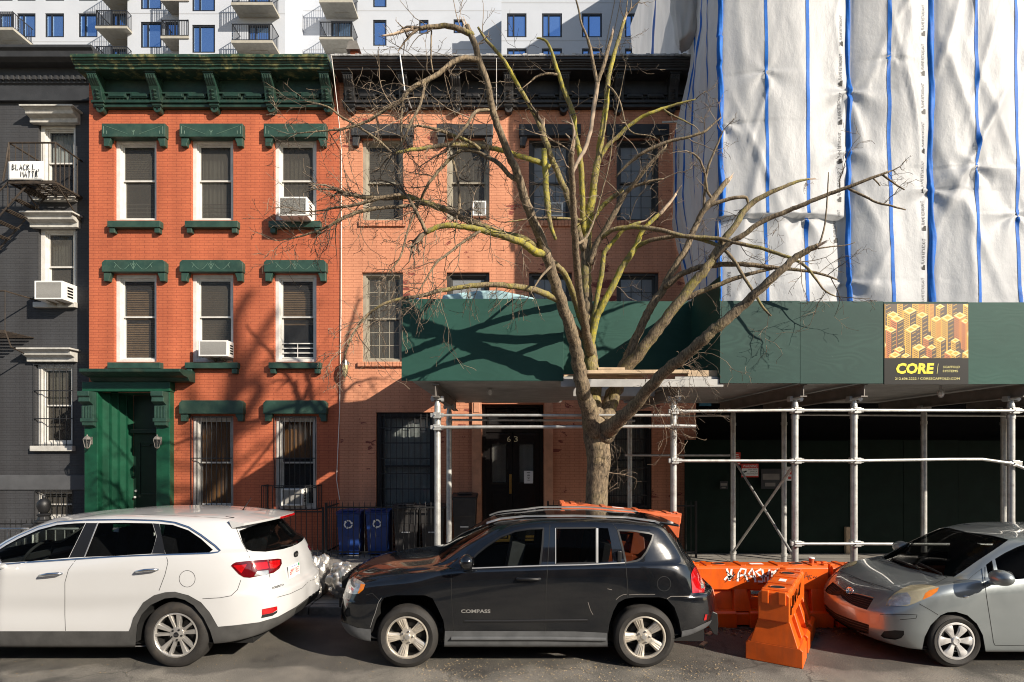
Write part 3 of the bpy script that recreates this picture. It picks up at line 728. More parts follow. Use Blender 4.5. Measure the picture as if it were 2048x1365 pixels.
# cable and flood lamp on the party line
q = MB(); q.tube([(hx(681), DR - .65, Z(112, 12.35)), (hx(683), DR - .3, hz(230)), (hx(684), DR - .03, hz(300)), (hx(683), DR - .03, hz(620)), (hx(680), DR - .03, hz(820)), (hx(674), DR - .03, hz(960)), (hx(680), DR - .03, hz(1000))], .009, 6)
tag(q.build('cable', M['cable']), 'thin white cable hanging down between the red and orange fronts', 'cable')
q = MB(); q.tube([(X(801, 12.4), 12.34, Z(114, 12.4)), (X(812, 12.6), 12.45, Z(190, 12.6)), (X(824, 12.85), 12.75, Z(222, 12.85))], .016, 8)
tag(q.build('conduit', M['galv']), 'slanting grey metal pipe across the black cornice', 'pipe')
q = MB(); q.tube([(X(993, 12.36), 12.34, Z(118, 12.36)), (X(993, 12.6), 12.6, Z(190, 12.6)), (hx(993), DR - .2, hz(235))], .008, 6)
tag(q.build('cable', M['cable']), 'short pale cable dropping over the black cornice behind the branches', 'cable')
t = thing('wall_lantern', 'small round glass lamp on the orange wall beside the white cable', 'lantern', (hx(694), DR, hz(745)))
q = MB(); q.lathe([(.001, DR - .04), (.06, DR - .04), (.06, DR)], (hx(694), 0, hz(728)), 'y', 12); q.tube([(hx(694), DR - .03, hz(728)), (hx(694), DR - .13, hz(727))], .02, 8); q.lathe([(.001, hz(721)), (.05, hz(723)), (.07, hz(732))], (hx(694), DR - .15, 0), 'z', 12); q.build('lamp_base', M['galv'], t, smooth=40)
q = MB(); q.lathe([(.068, hz(732)), (.075, hz(740)), (.06, hz(750)), (.02, hz(757)), (.001, hz(758))], (hx(694), DR - .15, 0), 'z', 14); q.build('lamp_glass', mat('yellowed_glass', (.55, .47, .25), .15, var=.1), t, smooth=60)

# ---------------------------------------------------------------- air conditioners
def aircon(label, px0, px1, py0, py1, Yf, depth, grille='acgrille', first=[None]):
    x0, x1, z0, z1 = X(px0, Yf), X(px1, Yf), Z(py1, Yf), Z(py0, Yf)
    t = thing('air_conditioner', label, 'air conditioner', ((x0 + x1) / 2, Yf, z0), 'air conditioners in the windows')
    w, h = x1 - x0, z1 - z0
    q = MB(); q.box(x0, x1, Yf + .012, Yf + depth, z0, z1); frame(q, x0, x1, z0, z1, Yf - .006, Yf + .014, .035)
    b = q.build('case', M['acwhite'], t, bevel=.008)
    q = MB(); q.box(x0 + .035, x1 - .035, Yf + .002, Yf + .008, z0 + .035, z1 - .035)
    for k in range(int((h - .07) / .022)): zz = z0 + .04 + k * .022; q.box(x0 + .035, x1 - .035, Yf - .004, Yf + .004, zz, zz + .009)
    q.build('grille', M[grille], t)
    for sx_ in (x0 - .002, x1 - .001):
        q = MB()
        for k in range(4): q.box(sx_, sx_ + .003, Yf + depth * .25, Yf + depth * .55, z0 + h * (.2 + .16 * k), z0 + h * (.30 + .16 * k))
        q.build('side_vent', M['dark'], t)
    q = MB(); xm = (x0 + x1) / 2; q.prism([(Yf + .06, z0), (Yf + depth, z0), (Yf + depth, z0 - .12)], xm - .12, xm - .09, 'yz'); q.prism([(Yf + .06, z0), (Yf + depth, z0), (Yf + depth, z0 - .12)], xm + .09, xm + .12, 'yz'); q.build('support_bracket', M['tanframe'], t)
    return t
aircon('white air conditioner with speckled grille in the top right window of the red house', 557, 614, 394, 432, 12.55, .60, 'acspeck')
aircon('white air conditioner in the middle second-floor window of the red house', 397, 455, 681, 713, 12.72, .45)
aircon('white air conditioner inside the iron cage of the red house ground-floor window', 562, 605, 978, 1012, 12.92, .42)
aircon('white air conditioner in a white framed window of the charcoal house', 69, 125, 562, 599, 13.10, .58)
q = aircon('white air conditioner behind the branches in the third top window of the orange house', 1096, 1126, 405, 433, 12.9, .35)
q = aircon('white air conditioner behind twigs in the second top window of the orange house', 945, 972, 402, 432, 12.95, .3)

# ---------------------------------------------------------------- charcoal house
def bx(px): return X(px, DB)
def bz(py): return Z(py, DB)
cha = thing('brick_house', 'charcoal painted brick house with white window trim at the left edge', 'house', (bx(-200), DB, 0))
cc = [(-150, -75), (77, 151)]
C3 = [(bx(a), bx(b), bz(394), bz(247)) for a, b in cc]; C2 = [(bx(a), bx(b), bz(606), bz(454)) for a, b in cc]; C1 = [(bx(a - 6), bx(b - 5), bz(892), bz(728)) for a, b in cc]; C0 = [(bx(a - 6), bx(b - 5), bz(1040), bz(980)) for a, b in cc]
w_ = MB(); wall(w_, bx(-260), RX0 + .3, -.1, bz(118), DB, C3 + C2 + C1 + C0); w_.build('wall', M['charcoal'], cha, recalc=False)
w_ = MB(); w_.box(bx(-260), RX0 + .02, DB + .3, DB + 9, bz(150), bz(140)); w_.build('roof', M['blackgrey'], cha)
for i in range(2):
    for k, (h, py) in enumerate(((C3[i], 225), (C2[i], 433), (C1[i], 700))):
        bl = 'curtain'
        w = window(cha, *h, DB, M['white'], pane='pane' if k == 0 else 'screen', back=bl, slats=False, casing=.10, split=.5 if k < 2 else .5, backto=.52 if k != 1 else .5)
        a, b = h[0] - .13, h[1] + .12; zt_ = bz(py); q = MB()
        q.prism([(DB + .03, zt_), (DB - .30, zt_ - .01), (DB - .30, zt_ - .05), (DB - .24, zt_ - .09), (DB - .22, zt_ - .16), (DB - .13, zt_ - .19), (DB - .10, zt_ - .20), (DB - .10, zt_ - .30), (DB + .03, zt_ - .30)], a, b, 'yz')
        q.box(a - .06, b + .06, DB - .33, DB + .02, zt_ - .045, zt_ - .004)
        q.build('hood_moulding', M['offwhite'], cha, bevel=.008)
        q = MB(); q.box(h[0] - .06, h[1] + .06, DB - .10, DB + .08, h[2] - .13, h[2] - .002); q.build('sill', M['offwhite'], cha, bevel=.01)
        if k == 2:
            bars(w, h[0] - .02, h[1] + .02, h[2], h[3], DB - .03, 6, [h[2] + .02, h[2] + (h[3] - h[2]) * .33, h[2] + (h[3] - h[2]) * .67, h[3] - .02], .009)
    h = C0[i]; w = window(cha, *h, DB, M['offwhite'], pane='screen', back='curtain', slats=False, casing=.06, backto=.9)
    bars(w, h[0], h[1], h[2], h[3] - .01, DB - .02, 7, [h[3] - .03], .009)
q = MB(); q.box(bx(-260), RX0 + .02, DB - .03, DB + .02, bz(980), bz(951)); q.build('stone_band', mat('grey_stone_band', (.075, .077, .082), .7, var=.2, vs=3), cha, bevel=.008)
q = MB(); q.prism([(DB + .05, bz(119)), (DB - .50, bz(119)), (DB - .50, bz(124)), (DB - .44, bz(128)), (DB - .42, bz(138)), (DB - .30, bz(142)), (DB - .10, bz(143)), (DB - .10, bz(172)), (DB - .06, bz(173)), (DB - .05, bz(204)), (DB + .05, bz(204))], bx(-260), RX0 + .02, 'yz')
for k in range(46): xx = bx(-260) + k * .13; q.box(xx, xx + .07, DB - .17, DB - .09, bz(168), bz(160))
q.box(bx(-260), RX0, DB - .09, DB, bz(206), bz(203))
q.build('cornice', M['blackgrey'], cha, bevel=.008)
# ---------------------------------------------------------------- white apartment tower far behind
from mathutils import noise as mnoise
tow = thing('apartment_tower', 'white apartment tower with dark framed windows and balconies behind the roofs', 'apartment block', (0, 54, 0))
YA, YB, YC, YD, YE = 53.0, 51.5, 50.0, 54.4, 50.6
def tw(mb, a, b, Y0, Y1, zt=56): mb.box(a, b, Y0, Y1, 0, zt)
xC0, xC1 = X(358, YC), X(570, YC)
q = MB()
tow_wins = []
def tsec(x0, x1, Y, wins, depth=14, zt=56):
    holes = [(X(a, Y), X(b, Y), Z(d, Y), Z(c, Y)) for (a, c, b, d) in wins]
    wall(q, x0, x1, 0, zt, Y, holes, th=.25)
    q.quad((x0, Y, 0), (x0, Y, zt), (x0, Y + depth, zt), (x0, Y + depth, 0)); q.quad((x1, Y, 0), (x1, Y + depth, 0), (x1, Y + depth, zt), (x1, Y, zt)); q.quad((x0, Y, zt), (x1, Y, zt), (x1, Y + depth, zt), (x0, Y + depth, zt))
    for h in holes: tow_wins.append((*h, Y))
rows = lambda xs, ys: [(a, c, b, d) for (a, b) in xs for (c, d) in ys]
tsec(X(-260, YA), X(258, YA), YA, rows([(-110, -75), (-12, 25), (34, 71), (90, 128), (157, 195), (224, 254)], [(-46, 2), (27, 75), (98, 146)]))
tsec(X(255, YB), X(361, YB), YB, rows([(281, 323), (331, 357)], [(-60, -10) if 0 else (-33, 19), (44, 96)]))
tsec(xC0, xC1, YC, rows([(384, 430), (496, 540)], [(-30, 23), (50, 106)]))
tsec(X(600, YD), X(1006, YD), YD, [(662, 42, 704, 92), (662, -33, 704, 16), (746, 40, 773, 92), (746, -35, 773, 15), (838, 40, 857, 68), (907, 39, 927, 67), (838, -35, 857, -8), (907, -35, 927, -8)])
tsec(X(1003, YE), X(1420, YE), YE, rows([(1014, 1053), (1084, 1124), (1164, 1204), (1250, 1290)], [(-44, 3) if 0 else (-43, -2), (27, 75), (97, 145)]), zt=43.8)
q.box(X(1325, YE), X(1325, YE) + 14, 38, YE + .02, 0, 46.3)
tw_o = q.build('wall', M['stucco'], tow, recalc=False)
q = MB()
for (x0, x1, Y, ys) in ((X(-260, YA), X(255, YA), YA, (84,)), (X(255, YB), xC0, YB, (27,)), (xC0, xC1, YC, (28,)), (X(607, YD), X(1003, YD), YD, (22, 100)), (X(1003, YE), X(1420, YE), YE, (6, 82))):
    for py in ys: q.box(x0, x1, Y - .012, Y + .01, Z(py, Y) - .025, Z(py, Y) + .025)
q.build('wall_joint', mat('grey_joint', (.35, .36, .38), .7, var=0), tow)
for (a, b, c, d, Y) in tow_wins:
    q = MB(); frame(q, a, b, c, d, Y + .06, Y + .2, .14)
    if b - a > 1.4: q.box(a + (b - a) * .30, a + (b - a) * .30 + .14, Y + .062, Y + .2, c + .14, d - .14)
    if b - a > 1.4: q.box(a + (b - a) * .45, b - .3, Y + .03, Y + .07, c + .02, c + .12)
    w = q.build('window', M['frameblk'], tow)
    q = MB(); q.box(a + .1, b - .1, Y + .14, Y + .16, c + .1, d - .1); q.build('pane', M['tglass'], w)
def balcony(x0, x1, Yw, Yf, zb):
    q = MB(); q.box(x0, x1, Yf, Yw, zb, zb + .22); q.box(x0 + (x1 - x0) * .35, x1 - (x1 - x0) * .22, Yf + (Yw - Yf) * .62, Yf + (Yw - Yf) * .9, zb - .03, zb - .002)
    b = q.build('balcony', M['concrete'], tow)
    q = MB(); z0, z1 = zb + .3, zb + 1.65
    for zz in (z0, z1): q.box(x0 + .05, x1 - .05, Yf + .05, Yf + .1, zz - .04, zz + .03); q.box(x0 + .05, x0 + .1, Yf, Yw, zz - .04, zz + .03); q.box(x1 - .1, x1 - .05, Yf, Yw, zz - .04, zz + .03)
    n = int((x1 - x0) / .16)
    for i in range(n + 1): xx = x0 + .06 + (x1 - x0 - .12) * i / n; q.box(xx - .014, xx + .014, Yf + .06, Yf + .09, z0, z1)
    m_ = int((Yw - Yf) / .16)
    for i in range(1, m_):
        yy = Yf + (Yw - Yf) * i / m_
        for xx in (x0 + .075, x1 - .075): q.box(xx - .014, xx + .014, yy - .014, yy + .014, z0, z1)
    for xx in (x0 + .075, x1 - .075, (x0 + x1) / 2): q.box(xx - .03, xx + .03, Yf + .05, Yf + .11, zb + .2, z1)
    q.build('railing', M['frameblk'], b)
Yf = YD - 2.0
for py in (79, 5): balcony(X(638, Yf), X(705, Yf), YD, Yf, Z(py, Yf))
Yf = YC - 1.5
for py in (90, 14): balcony(X(462, Yf), X(545, Yf), YC, Yf, Z(py - 4, Yf))
Yf = YB - 1.6
for py in (77, 2): balcony(X(321, Yf), X(357, Yf) + .9, YB, Yf, Z(py, Yf))
Yf = YA - 2.2
for py in (57, 129, -15): balcony(X(190, Yf), X(254, Yf), YA, Yf, Z(py, Yf))
for py in (60, 132): balcony(X(-45, Yf), X(26, Yf), YA, Yf, Z(py, Yf))
# chimney on the roof line
t = thing('chimney', 'small brick chimney with metal cap rising behind the black cornice', 'chimney', (X(712, 18), 18, 11))
q = MB(); q.box(X(700, 18), X(716, 18), 18, 18.4, 11, Z(103, 18)); q.build('brick_stack', M['red'], t)
q = MB(); q.prism([(X(694, 18), Z(103, 18)), (X(721, 18), Z(103, 18)), (X(715, 18), Z(86, 18)), (X(699, 18), Z(86, 18))], 17.9, 18.5, 'xz'); q.build('metal_cap', M['beam'], t)
# ---------------------------------------------------------------- wires
q = MB(); q.tube([P(1210, 100, 30), P(1242, -60, 30)], .03, 5); tag(q.build('wire', M['iron']), 'left one of two dark wires slanting up before the white tower', 'wire', 'wires before the tower')
q = MB(); q.tube([P(1226, 75, 30), P(1254, -60, 30)], .03, 5); tag(q.build('wire', M['iron']), 'right one of two dark wires slanting up before the white tower', 'wire', 'wires before the tower')
# ---------------------------------------------------------------- plastic sheeting
YW = 10.1; WX = 3.72
def WXp(px): return X(px, YW)
seams = [WX, WXp(1699), WXp(1860), WXp(2120), 12]
ties = [(WXp(1697), Z(182, YW), 1.0), (WXp(1943), Z(335, YW), 1.0), (WXp(1690), Z(300, YW), .6), (WXp(1525), Z(150, YW), .5), (WXp(1863), Z(380, YW), .8), (WXp(1608), Z(432, YW), .7), (WXp(1700), Z(560, YW), .9), (WXp(2028), Z(430, YW), .6), (WXp(1450), Z(245, YW), .7), (WXp(1777), Z(120, YW), .4)]
_r = random.Random(77)
DRAG = [(_r.uniform(3.8, 12), _r.uniform(4.5, 11.5), _r.choice((-1, 1)) * _r.uniform(.05, .55), _r.uniform(.03, .10), -_r.uniform(.015, .06), _r.uniform(.5, 1.9)) for _ in range(46)]
z_lap = Z(431, YW); x_lap = WXp(1699)
def fold(x, z):
    nz = mnoise.noise
    d = .10 * nz(Vector((x * .6, 3.1, z * .14))) + .04 * nz(Vector((x * 2.0 + z * .25, 7.7, z * .16))) + .012 * nz(Vector((x * 4.2 - z * .5, 1.7, z * .5))) + .006 * nz(Vector((x * 9, 9.1, z * 2.2)))
    # a few long drag folds, different in every strip
    for k, (fx, fz, sl, wd, am, ln) in enumerate(DRAG):
        t = (z - fz) / ln
        if -1 < t < 1: u = (x - fx - sl * (z - fz)) / wd; d += .62 * am * math.exp(-u * u) * (1 - t * t)
    # sheet hangs off the seams and bellies in between
    for a, b in zip(seams, seams[1:]):
        if a <= x <= b: t = (x - a) / (b - a); d += -.10 * math.sin(math.pi * t) + .06 * math.exp(-min(x - a, b - x) / .06)
    for (tx, tz, k) in ties:
        dx, dz = x - tx, z - tz; rr = math.hypot(dx, dz * .8)
        if rr < 1.7:
            th = math.atan2(dz, dx); fall = math.exp(-rr / .55) * min(1, rr / .06)
            d += k * fall * (.034 * math.cos(th * 5 + tx * 5) * (1.5 if dz < 0 else .5) + .035)
    if x < x_lap and z < z_lap:
        d += .09 + .05 * math.cos((x - WX) * 9) * math.exp(-(z_lap - z) / .5)
    return d
def WP(x, z, off=0.0): return Vector((x, YW + fold(x, z) - off, z))
sheet = thing('plastic_sheeting', 'white flame retardant sheeting with blue bands wrapped over a scaffold', 'sheeting', (WX, YW, 3.6))
q = MB(); nx, nz_ = 175, 260; x1 = 12.2; z0, z1 = 4.0, 15.5
zs = [z0 + (11.3 - z0) * j / 230 for j in range(231)] + [11.3 + (z1 - 11.3) * j / 30 for j in range(1, 31)]
vs = [WP(WX + (x1 - WX) * i / nx, z) for z in zs for i in range(nx + 1)]
fs = [[j * (nx + 1) + i, j * (nx + 1) + i + 1, (j + 1) * (nx + 1) + i + 1, (j + 1) * (nx + 1) + i] for j in range(len(zs) - 1) for i in range(nx)]
q.add(vs, fs); q.build('front_sheet', M['sheet'], sheet, smooth=180, recalc=False)
def side_x(y, z):
    t = (y - YW) / 2.9
    lo = min(1, max(0, (7.6 - z) / 1.6)); hi = min(1, max(0, (z - 9.6) / 1.2))
    x = WX - .03 - .06 * math.sin(t * 3.1) + .30 * lo * t + .36 * hi * t * (1 if t < 1.05 else 0)
    nz = mnoise.noise
    x += .10 * nz(Vector((y * 2.2, z * .35, 5))) + .05 * nz(Vector((y * 5.2, z * .8, 8))) + .02 * nz(Vector((y * 9, z * 3, 2)))
    f0 = fold(WX, z) * 0
    return x - (.0 if t > .04 else 0)
def SP(y, z, off=0.0): return Vector((side_x(y, z) - off, y, z))
q = MB(); ny = 60
ys_ = [YW + .0 + 2.86 * i / ny for i in range(ny + 1)]; zz_ = [4.0 + (15.5 - 4.0) * j / 180 for j in range(181)]
vs = [SP(y, z) if i else Vector((WX, YW + fold(WX, z), z)) for z in zz_ for i, y in enumerate(ys_)]
fs = [[j * (ny + 1) + i, (j + 1) * (ny + 1) + i, (j + 1) * (ny + 1) + i + 1, j * (ny + 1) + i + 1] for j in range(180) for i in range(ny)]
q.add(vs, fs); q.build('side_sheet', M['sheet'], sheet, smooth=180, recalc=False)
# sheet continuing back above the roof, with a gathered bunch over the cornice
q = MB(); ny = 40
ys2 = [12.2 + 5.2 * i / ny for i in range(ny + 1)]; zz2 = [11.22 + (15.5 - 11.22) * j / 60 for j in range(61)]
def SP2(y, z): return Vector((WX - .02 + .12 * mnoise.noise(Vector((y * 1.1, z * .5, 3))) + .05 * mnoise.noise(Vector((y * 4, z, 3))), y, z))
vs = [SP2(y, z) for z in zz2 for y in ys2]
fs = [[j * (ny + 1) + i, (j + 1) * (ny + 1) + i, (j + 1) * (ny + 1) + i + 1, j * (ny + 1) + i + 1] for j in range(60) for i in range(ny)]
q.add(vs, fs); q.build('rear_sheet', M['sheet'], sheet, smooth=180, recalc=False)
q = MB(); ni, nj = 48, 60; vs = []
for j in range(nj + 1):
    t = j / nj; z = 11.15 + 3.6 * t
    for i in range(ni):
        a = 2 * math.pi * i / ni
        rr = (.16 + .22 * math.sin(min(1, t * 3.2) * math.pi / 2)) * (1 + .35 * mnoise.noise(Vector((math.cos(a) * 1.7, math.sin(a) * 1.7, z * 1.3))) + .2 * mnoise.noise(Vector((math.cos(a) * 4, math.sin(a) * 4, z * 2.5))))
        vs.append((WX + .02 + rr * .8 * math.cos(a), 12.1 + rr * 1.6 * math.sin(a), z))
fs = [[j * ni + i, j * ni + (i + 1) % ni, (j + 1) * ni + (i + 1) % ni, (j + 1) * ni + i] for j in range(nj) for i in range(ni)]
q.add(vs, fs + [list(range(ni))[::-1]]); q.build('gathered_sheet', M['sheet'], sheet, smooth=180)
q = MB(); n = 24; vs = []  # unseen extension of the sheeting, added to keep sun off the wall
for i in range(n + 1):
    x = 12.2 + 11.8 * i / n; d_ = fold(12.2, 9) * (1 - i / n)
    for z in (3.6, 7, 11, 15.5): vs.append((x, YW + (fold(12.2, z) if i == 0 else .06 * math.sin(x * 2.1)), z))
q.add(vs, [[4 * i + k, 4 * i + 4 + k, 4 * i + 5 + k, 4 * i + 1 + k] for i in range(n) for k in range(3)]); q.build('sun_block_sheet', M['sheet'], sheet, smooth=180, recalc=False)
# blue bands
def band(x_of_z, w, zs, mapf, name='blue_band'):
    q = MB(); vs = []
    for z in zs:
        c = x_of_z(z)
        for k in range(5): vs.append(mapf(c + w * (k / 4 - .5), z))
    fs = [[j * 5 + k, j * 5 + k + 1, (j + 1) * 5 + k + 1, (j + 1) * 5 + k] for j in range(len(zs) - 1) for k in range(4)]
    q.add(vs, fs); return q.build(name, M['band'], sheet, smooth=180)
zb = [4.2 + (13 - 4.2) * j / 240 for j in range(241)]
def lin(pa, pb, wob=.012, ph=0):   # pixel x at y=0 and y=600
    xa, xb = WXp(pa), WXp(pb); za, zc_ = Z(0, YW), Z(600, YW)
    def f(z):
        t = (za - z) / (za - zc_); x = xa + (xb - xa) * t + wob * mnoise.noise(Vector((ph, 3, z * 1.2))) * 2
        return x
    return f
for (pa, pb, w, ph) in ((1525, 1536, .052, 1), (1607, 1618, .062, 2), (1770, 1778, .062, 4), (1942, 1952, .062, 6), (2026, 2036, .062, 7)):
    band(lin(pa, pb, .006, ph), w, zb, lambda x, z: WP(x, z, .006))
def thick(pa, pb, ph, w0):
    f = lin(pa, pb, .02, ph)
    q = MB(); vs = []; n = 10
    for z in zb:
        c = f(z); w = w0 * (1 + .25 * mnoise.noise(Vector((ph, 1, z * 1.6))))
        for k in range(n + 1):
            a = math.pi * k / n; p = WP(c, z); vs.append((c - w / 2 * math.cos(a), p.y - .008 - .055 * math.sin(a) * (1 + .15 * math.sin(z * 5 + k)), z))
    fs = [[j * (n + 1) + k, j * (n + 1) + k + 1, (j + 1) * (n + 1) + k + 1, (j + 1) * (n + 1) + k] for j in range(len(zb) - 1) for k in range(n)]
    q.add(vs, fs); q.build('blue_seam', M['band'], sheet, smooth=180)
thick(1697, 1703, 11, .09); thick(1857, 1865, 12, .115); thick(1441, 1446, 13, .10)
for (ya, yb, w) in ((10.55, 10.75, .05), (11.3, 11.15, .055), (12.0, 11.7, .055), (12.6, 12.55, .08)):
    band(lambda z, ya=ya, yb=yb: ya + (yb - ya) * (13 - z) / 9 + .06 * mnoise.noise(Vector((ya, 2, z * .9))), w, zb, lambda y, z: SP(y, z, .006))
q = MB(); vs = []
for z in zz2:
    for k in range(3): p = SP2(14.9 + .22 * k / 2 - .15 * (z - 11.2), z); vs.append(p - Vector((.006, 0, 0)))
fs = [[j * 3 + k, j * 3 + k + 1, (j + 1) * 3 + k + 1, (j + 1) * 3 + k] for j in range(60) for k in range(2)]
q.add(vs, fs); q.build('blue_band', M['band'], sheet, smooth=180)
# printed lettering: every printed line is its own mark
def logo(x, z, s, mapf):
    q = MB(); pts = [(-.5, -.5), (.5, -.5), (.5, -.1), (.15, .1), (.05, .5), (-.1, .1), (-.2, .5), (-.3, .05), (-.5, .45)]
    q.add([mapf(x - p[1] * s, z + p[0] * s) for p in pts], [list(range(len(pts)))]); q.build('printed_logo', M['sheet_ink'], sheet)
def printed(o, ux, uz, w, h, warp):
    q = MB(); put_text(q, 'FLAME RETARDANT', o, ux, uz, w=w, h=h, warp=warp); q.build('printed_lettering', M['print_grey'], sheet)
for (pa, pb, py0, py1) in ((1680, 1680, 17, 470), (1838, 1843, 2, 600)):
    f = lin(pa, pb, 0); py = py0
    while py < py1:
        z = Z(py, YW)
        printed((f(z) + .03, 0, Z(py + 66, YW)), (0, 0, 1), (-1, 0, 0), .44, .062, lambda p: WP(p.x, p.z, .004))
        logo(f(Z(py + 73, YW)) + .0, Z(py + 73, YW), .09, lambda x, z: WP(x, z, .004))
        py += 77
f = lin(1463, 1463, 0)
for py in (520, 590):
    z = Z(py, YW); printed((f(z) - .03, 0, z + .44), (0, 0, -1), (1, 0, 0), .44, .062, lambda p: WP(p.x, p.z, .004))
printed((0, 12.38, Z(290, 12.4)), (0, .06, -1), (0, -1, 0), .62, .085, lambda p: SP(p.y, p.z, .006))
q = MB(); q.tube([P(1325, 245, 12.7), P(1365, 243, 12.4)], .022, 8); q.build('scaffold_tube', M['galv'], sheet)
# ---------------------------------------------------------------- sidewalk shed
YS = 8.4
shed = thing('sidewalk_shed', 'green plywood sidewalk shed on galvanised steel posts over the pavement', 'scaffold shed', (X(1430, YS), YS, SW))
xl = X(803, YS); zt, zb_ = Z(598, YS), Z(762, YS); zt2, zb2 = Z(603, YS), Z(767, YS)
def panel(x0, x1, y0, y1, z0, z1, m, lab=None):
    q = MB(); q.box(x0, x1, y0, y1, z0, z1); o = q.build('parapet_panel', m, shed, bevel=.003)
    if lab: tag(o, lab)
    return o
panel(xl, X(1127, YS), YS, YS + .02, zb_, zt, M['ply_flat'], 'left parapet panel streaked by branch shadows')
xr0 = X(1440, YS); x = xr0; k = 0
for pa, pb in ((1440, 1600), (1600.6, 1767), (1767.6, 1936), (1936.6, 2100), (2101, 2265), (2266, 2600), (2601, 3000), (3001, 4000)):
    panel(X(pa, YS), X(pb, YS), YS + .001 * (k % 2), YS + .022, Z(767 + k * .6, YS), Z(602 + k * 1.0, YS), M['ply'] if k != 3 else M['ply_flat']); k += 1  # unseen panels at the right end are added to block the sun
YR = 9.75
panel(X(1120, YS), X(1440, YS) + .02, YR, YR + .02, Z(738, YS) + .1, Z(603, YR), M['ply_flat'], 'set back parapet panel behind the tree')
panel(X(1127, YS) - .02, X(1127, YS), YS + .021, YR, zb_ + .12, zt - .01, M['ply_flat'])
panel(xr0, xr0 + .02, YS + .024, YR, zb2 + .1, Z(582, 9.2), M['ply_flat'])
panel(xl, xl + .02, YS + .021, 12.9, zb_ + .1, zt - .01, M['ply_flat'])
# corrugated deck
zd0 = Z(766, 8.5); XR = 22.0  # deck runs on out of view to block the sun
def deck(x0, x1, y0, y1):
    q = MB(); p = .075; n = int((y1 - y0) / p)
    vs = []; prof = []
    for i in range(n):
        y = y0 + i * p; prof += [(y, zd0 + .05), (y + p * .28, zd0 + .05), (y + p * .45, zd0 + .012), (y + p * .8, zd0 + .012)]
    prof.append((y0 + n * p, zd0 + .05))
    for (y, z) in prof: vs += [(x0, y, z), (x1, y, z)]
    q.add(vs, [[2 * i, 2 * i + 1, 2 * i + 3, 2 * i + 2] for i in range(len(prof) - 1)])
    q.box(x0, x1, y0, y1, zd0 + .055, zd0 + .09)
    return q.build('deck', M['steel'], shed, recalc=False)
deck(xl + .15, 1.05, YS + .08, 12.3); deck(1.05, 2.45, YR + .02, 11.7); deck(2.45, XR, YS + .08, 12.45)
q = MB(); q.box(X(1122, YS), X(1440, YS) + .06, YS + .024, YS + .075, zd0 - .07, zd0 + .045); q.build('edge_beam', M['steel'], shed, bevel=.004); q = MB(); q.box(1.05, 2.45, YR - .06, YR - .01, zd0 - .09, zd0 + .05); q.build('edge_beam', M['steel'], shed, bevel=.004)
# I beams running back from the kerb
def ibeam(x, y0, y1, zt_):
    h = .19; w = .05; q = MB(); q.box(x - w, x + w, y0, y1, zt_ - .014, zt_); q.box(x - w, x + w, y0, y1, zt_ - h, zt_ - h + .014); q.box(x - .006, x + .006, y0, y1, zt_ - h + .013, zt_ - .013)
    return q.build('cross_beam', M['beam'], shed)
YP = 8.75
posts = [(870, 10.35), (1347, 12.0), (1590, 11.2), (1708, 11.0), (2022, 10.6), (2260, 11)]
zbm = zd0 - .02
for px, yr in posts:
    x = X(px, YP) + (.04 if px == 870 else 0)
    ibeam(x, YS + .09, 11.9 if px > 900 else 11.6, zbm)
    for yy in (YP, yr):
        z1 = zbm - .19
        q = MB(); q.tube([(x, yy, SW), (x, yy, z1 - .12)], .050, 14); q.lathe([(.051, z1 - .32), (.058, z1 - .32), (.058, z1 - .26), (.051, z1 - .26)], (x, yy, 0), 'z', 14)
        q.lathe([(.057, SW + .25), (.062, SW + .25), (.062, SW + .3), (.057, SW + .3)], (x, yy, 0), 'z', 14)
        q.box(x - .09, x + .09, yy - .09, yy + .09, SW, SW + .012)
        q.lathe([(.02, z1 - .13), (.05, z1 - .12), (.035, z1 - .03)], (x, yy, 0), 'z', 12); q.box(x - .10, x + .10, yy - .06, yy + .06, z1 - .03, z1 - .002)
        for s in (-1, 1): q.box(x + s * .075 - .02, x + s * .075 + .02, yy - .05, yy + .05, z1 - .05, z1 + .03)
        for zz in (.7, 1.3, 1.9, 2.5): q.lathe([(.001, yy - .053), (.009, yy - .053), (.009, yy - .04)], (x, 0, zz), 'y', 8)
        q.build('post', M['galv'], shed, smooth=35)
def rail(pts, r=.024, ends=True):
    q = MB(); q.tube(pts, r, 10)
    return q.build('rail', M['galv'], shed, smooth=60)
def clamp(x, y, z):
    q = MB(); q.box(x - .10, x + .10, y - .09, y - .045, z - .032, z + .032); q.box(x - .055, x + .055, y - .10, y + .06, z - .045, z + .045); q.tube([(x - .03, y - .12, z), (x - .03, y - .09, z)], .012, 6)
    q.build('clamp', M['galv'], shed, bevel=.006)
YRL = YP - .08
def rl(pxs, yp=YRL): return [(X(a, yp), yp, Z(b, yp)) for a, b in pxs]
rail(rl([(1342, 823), (1590, 821), (1708, 821), (2022, 822), (2180, 822)])); rail(rl([(868, 831), (1340, 831)]), .021); rail(rl([(868, 855), (1130, 854), (1390, 853)]), .026)
rail(rl([(895, 840), (1270, 842)], 10.25), .02); rail(rl([(1255, 832), (1458, 832)], 11), .02); rail(rl([(1595, 830), (2150, 833)], 10.9), .02)
rail(rl([(1347, 922), (1590, 922), (1708, 922), (1900, 919), (1965, 919), (2022, 927), (2080, 948)])); rail(rl([(1250, 911), (1460, 911)], 11.1), .022)
rail(rl([(1590, 1088), (1708, 1088), (2022, 1090)])); rail(rl([(1342, 851), (1391, 853)], 8.5), .024)
for px, ys in ((870, (831, 855)), (1347, (823, 922)), (1590, (821, 922, 1088)), (1708, (821, 922, 1088)), (2022, (822, 927))):
    for py in ys: clamp(X(px, YP) + (.04 if px == 870 else 0), YP, Z(py, YRL))
xb = X(1590, YP)
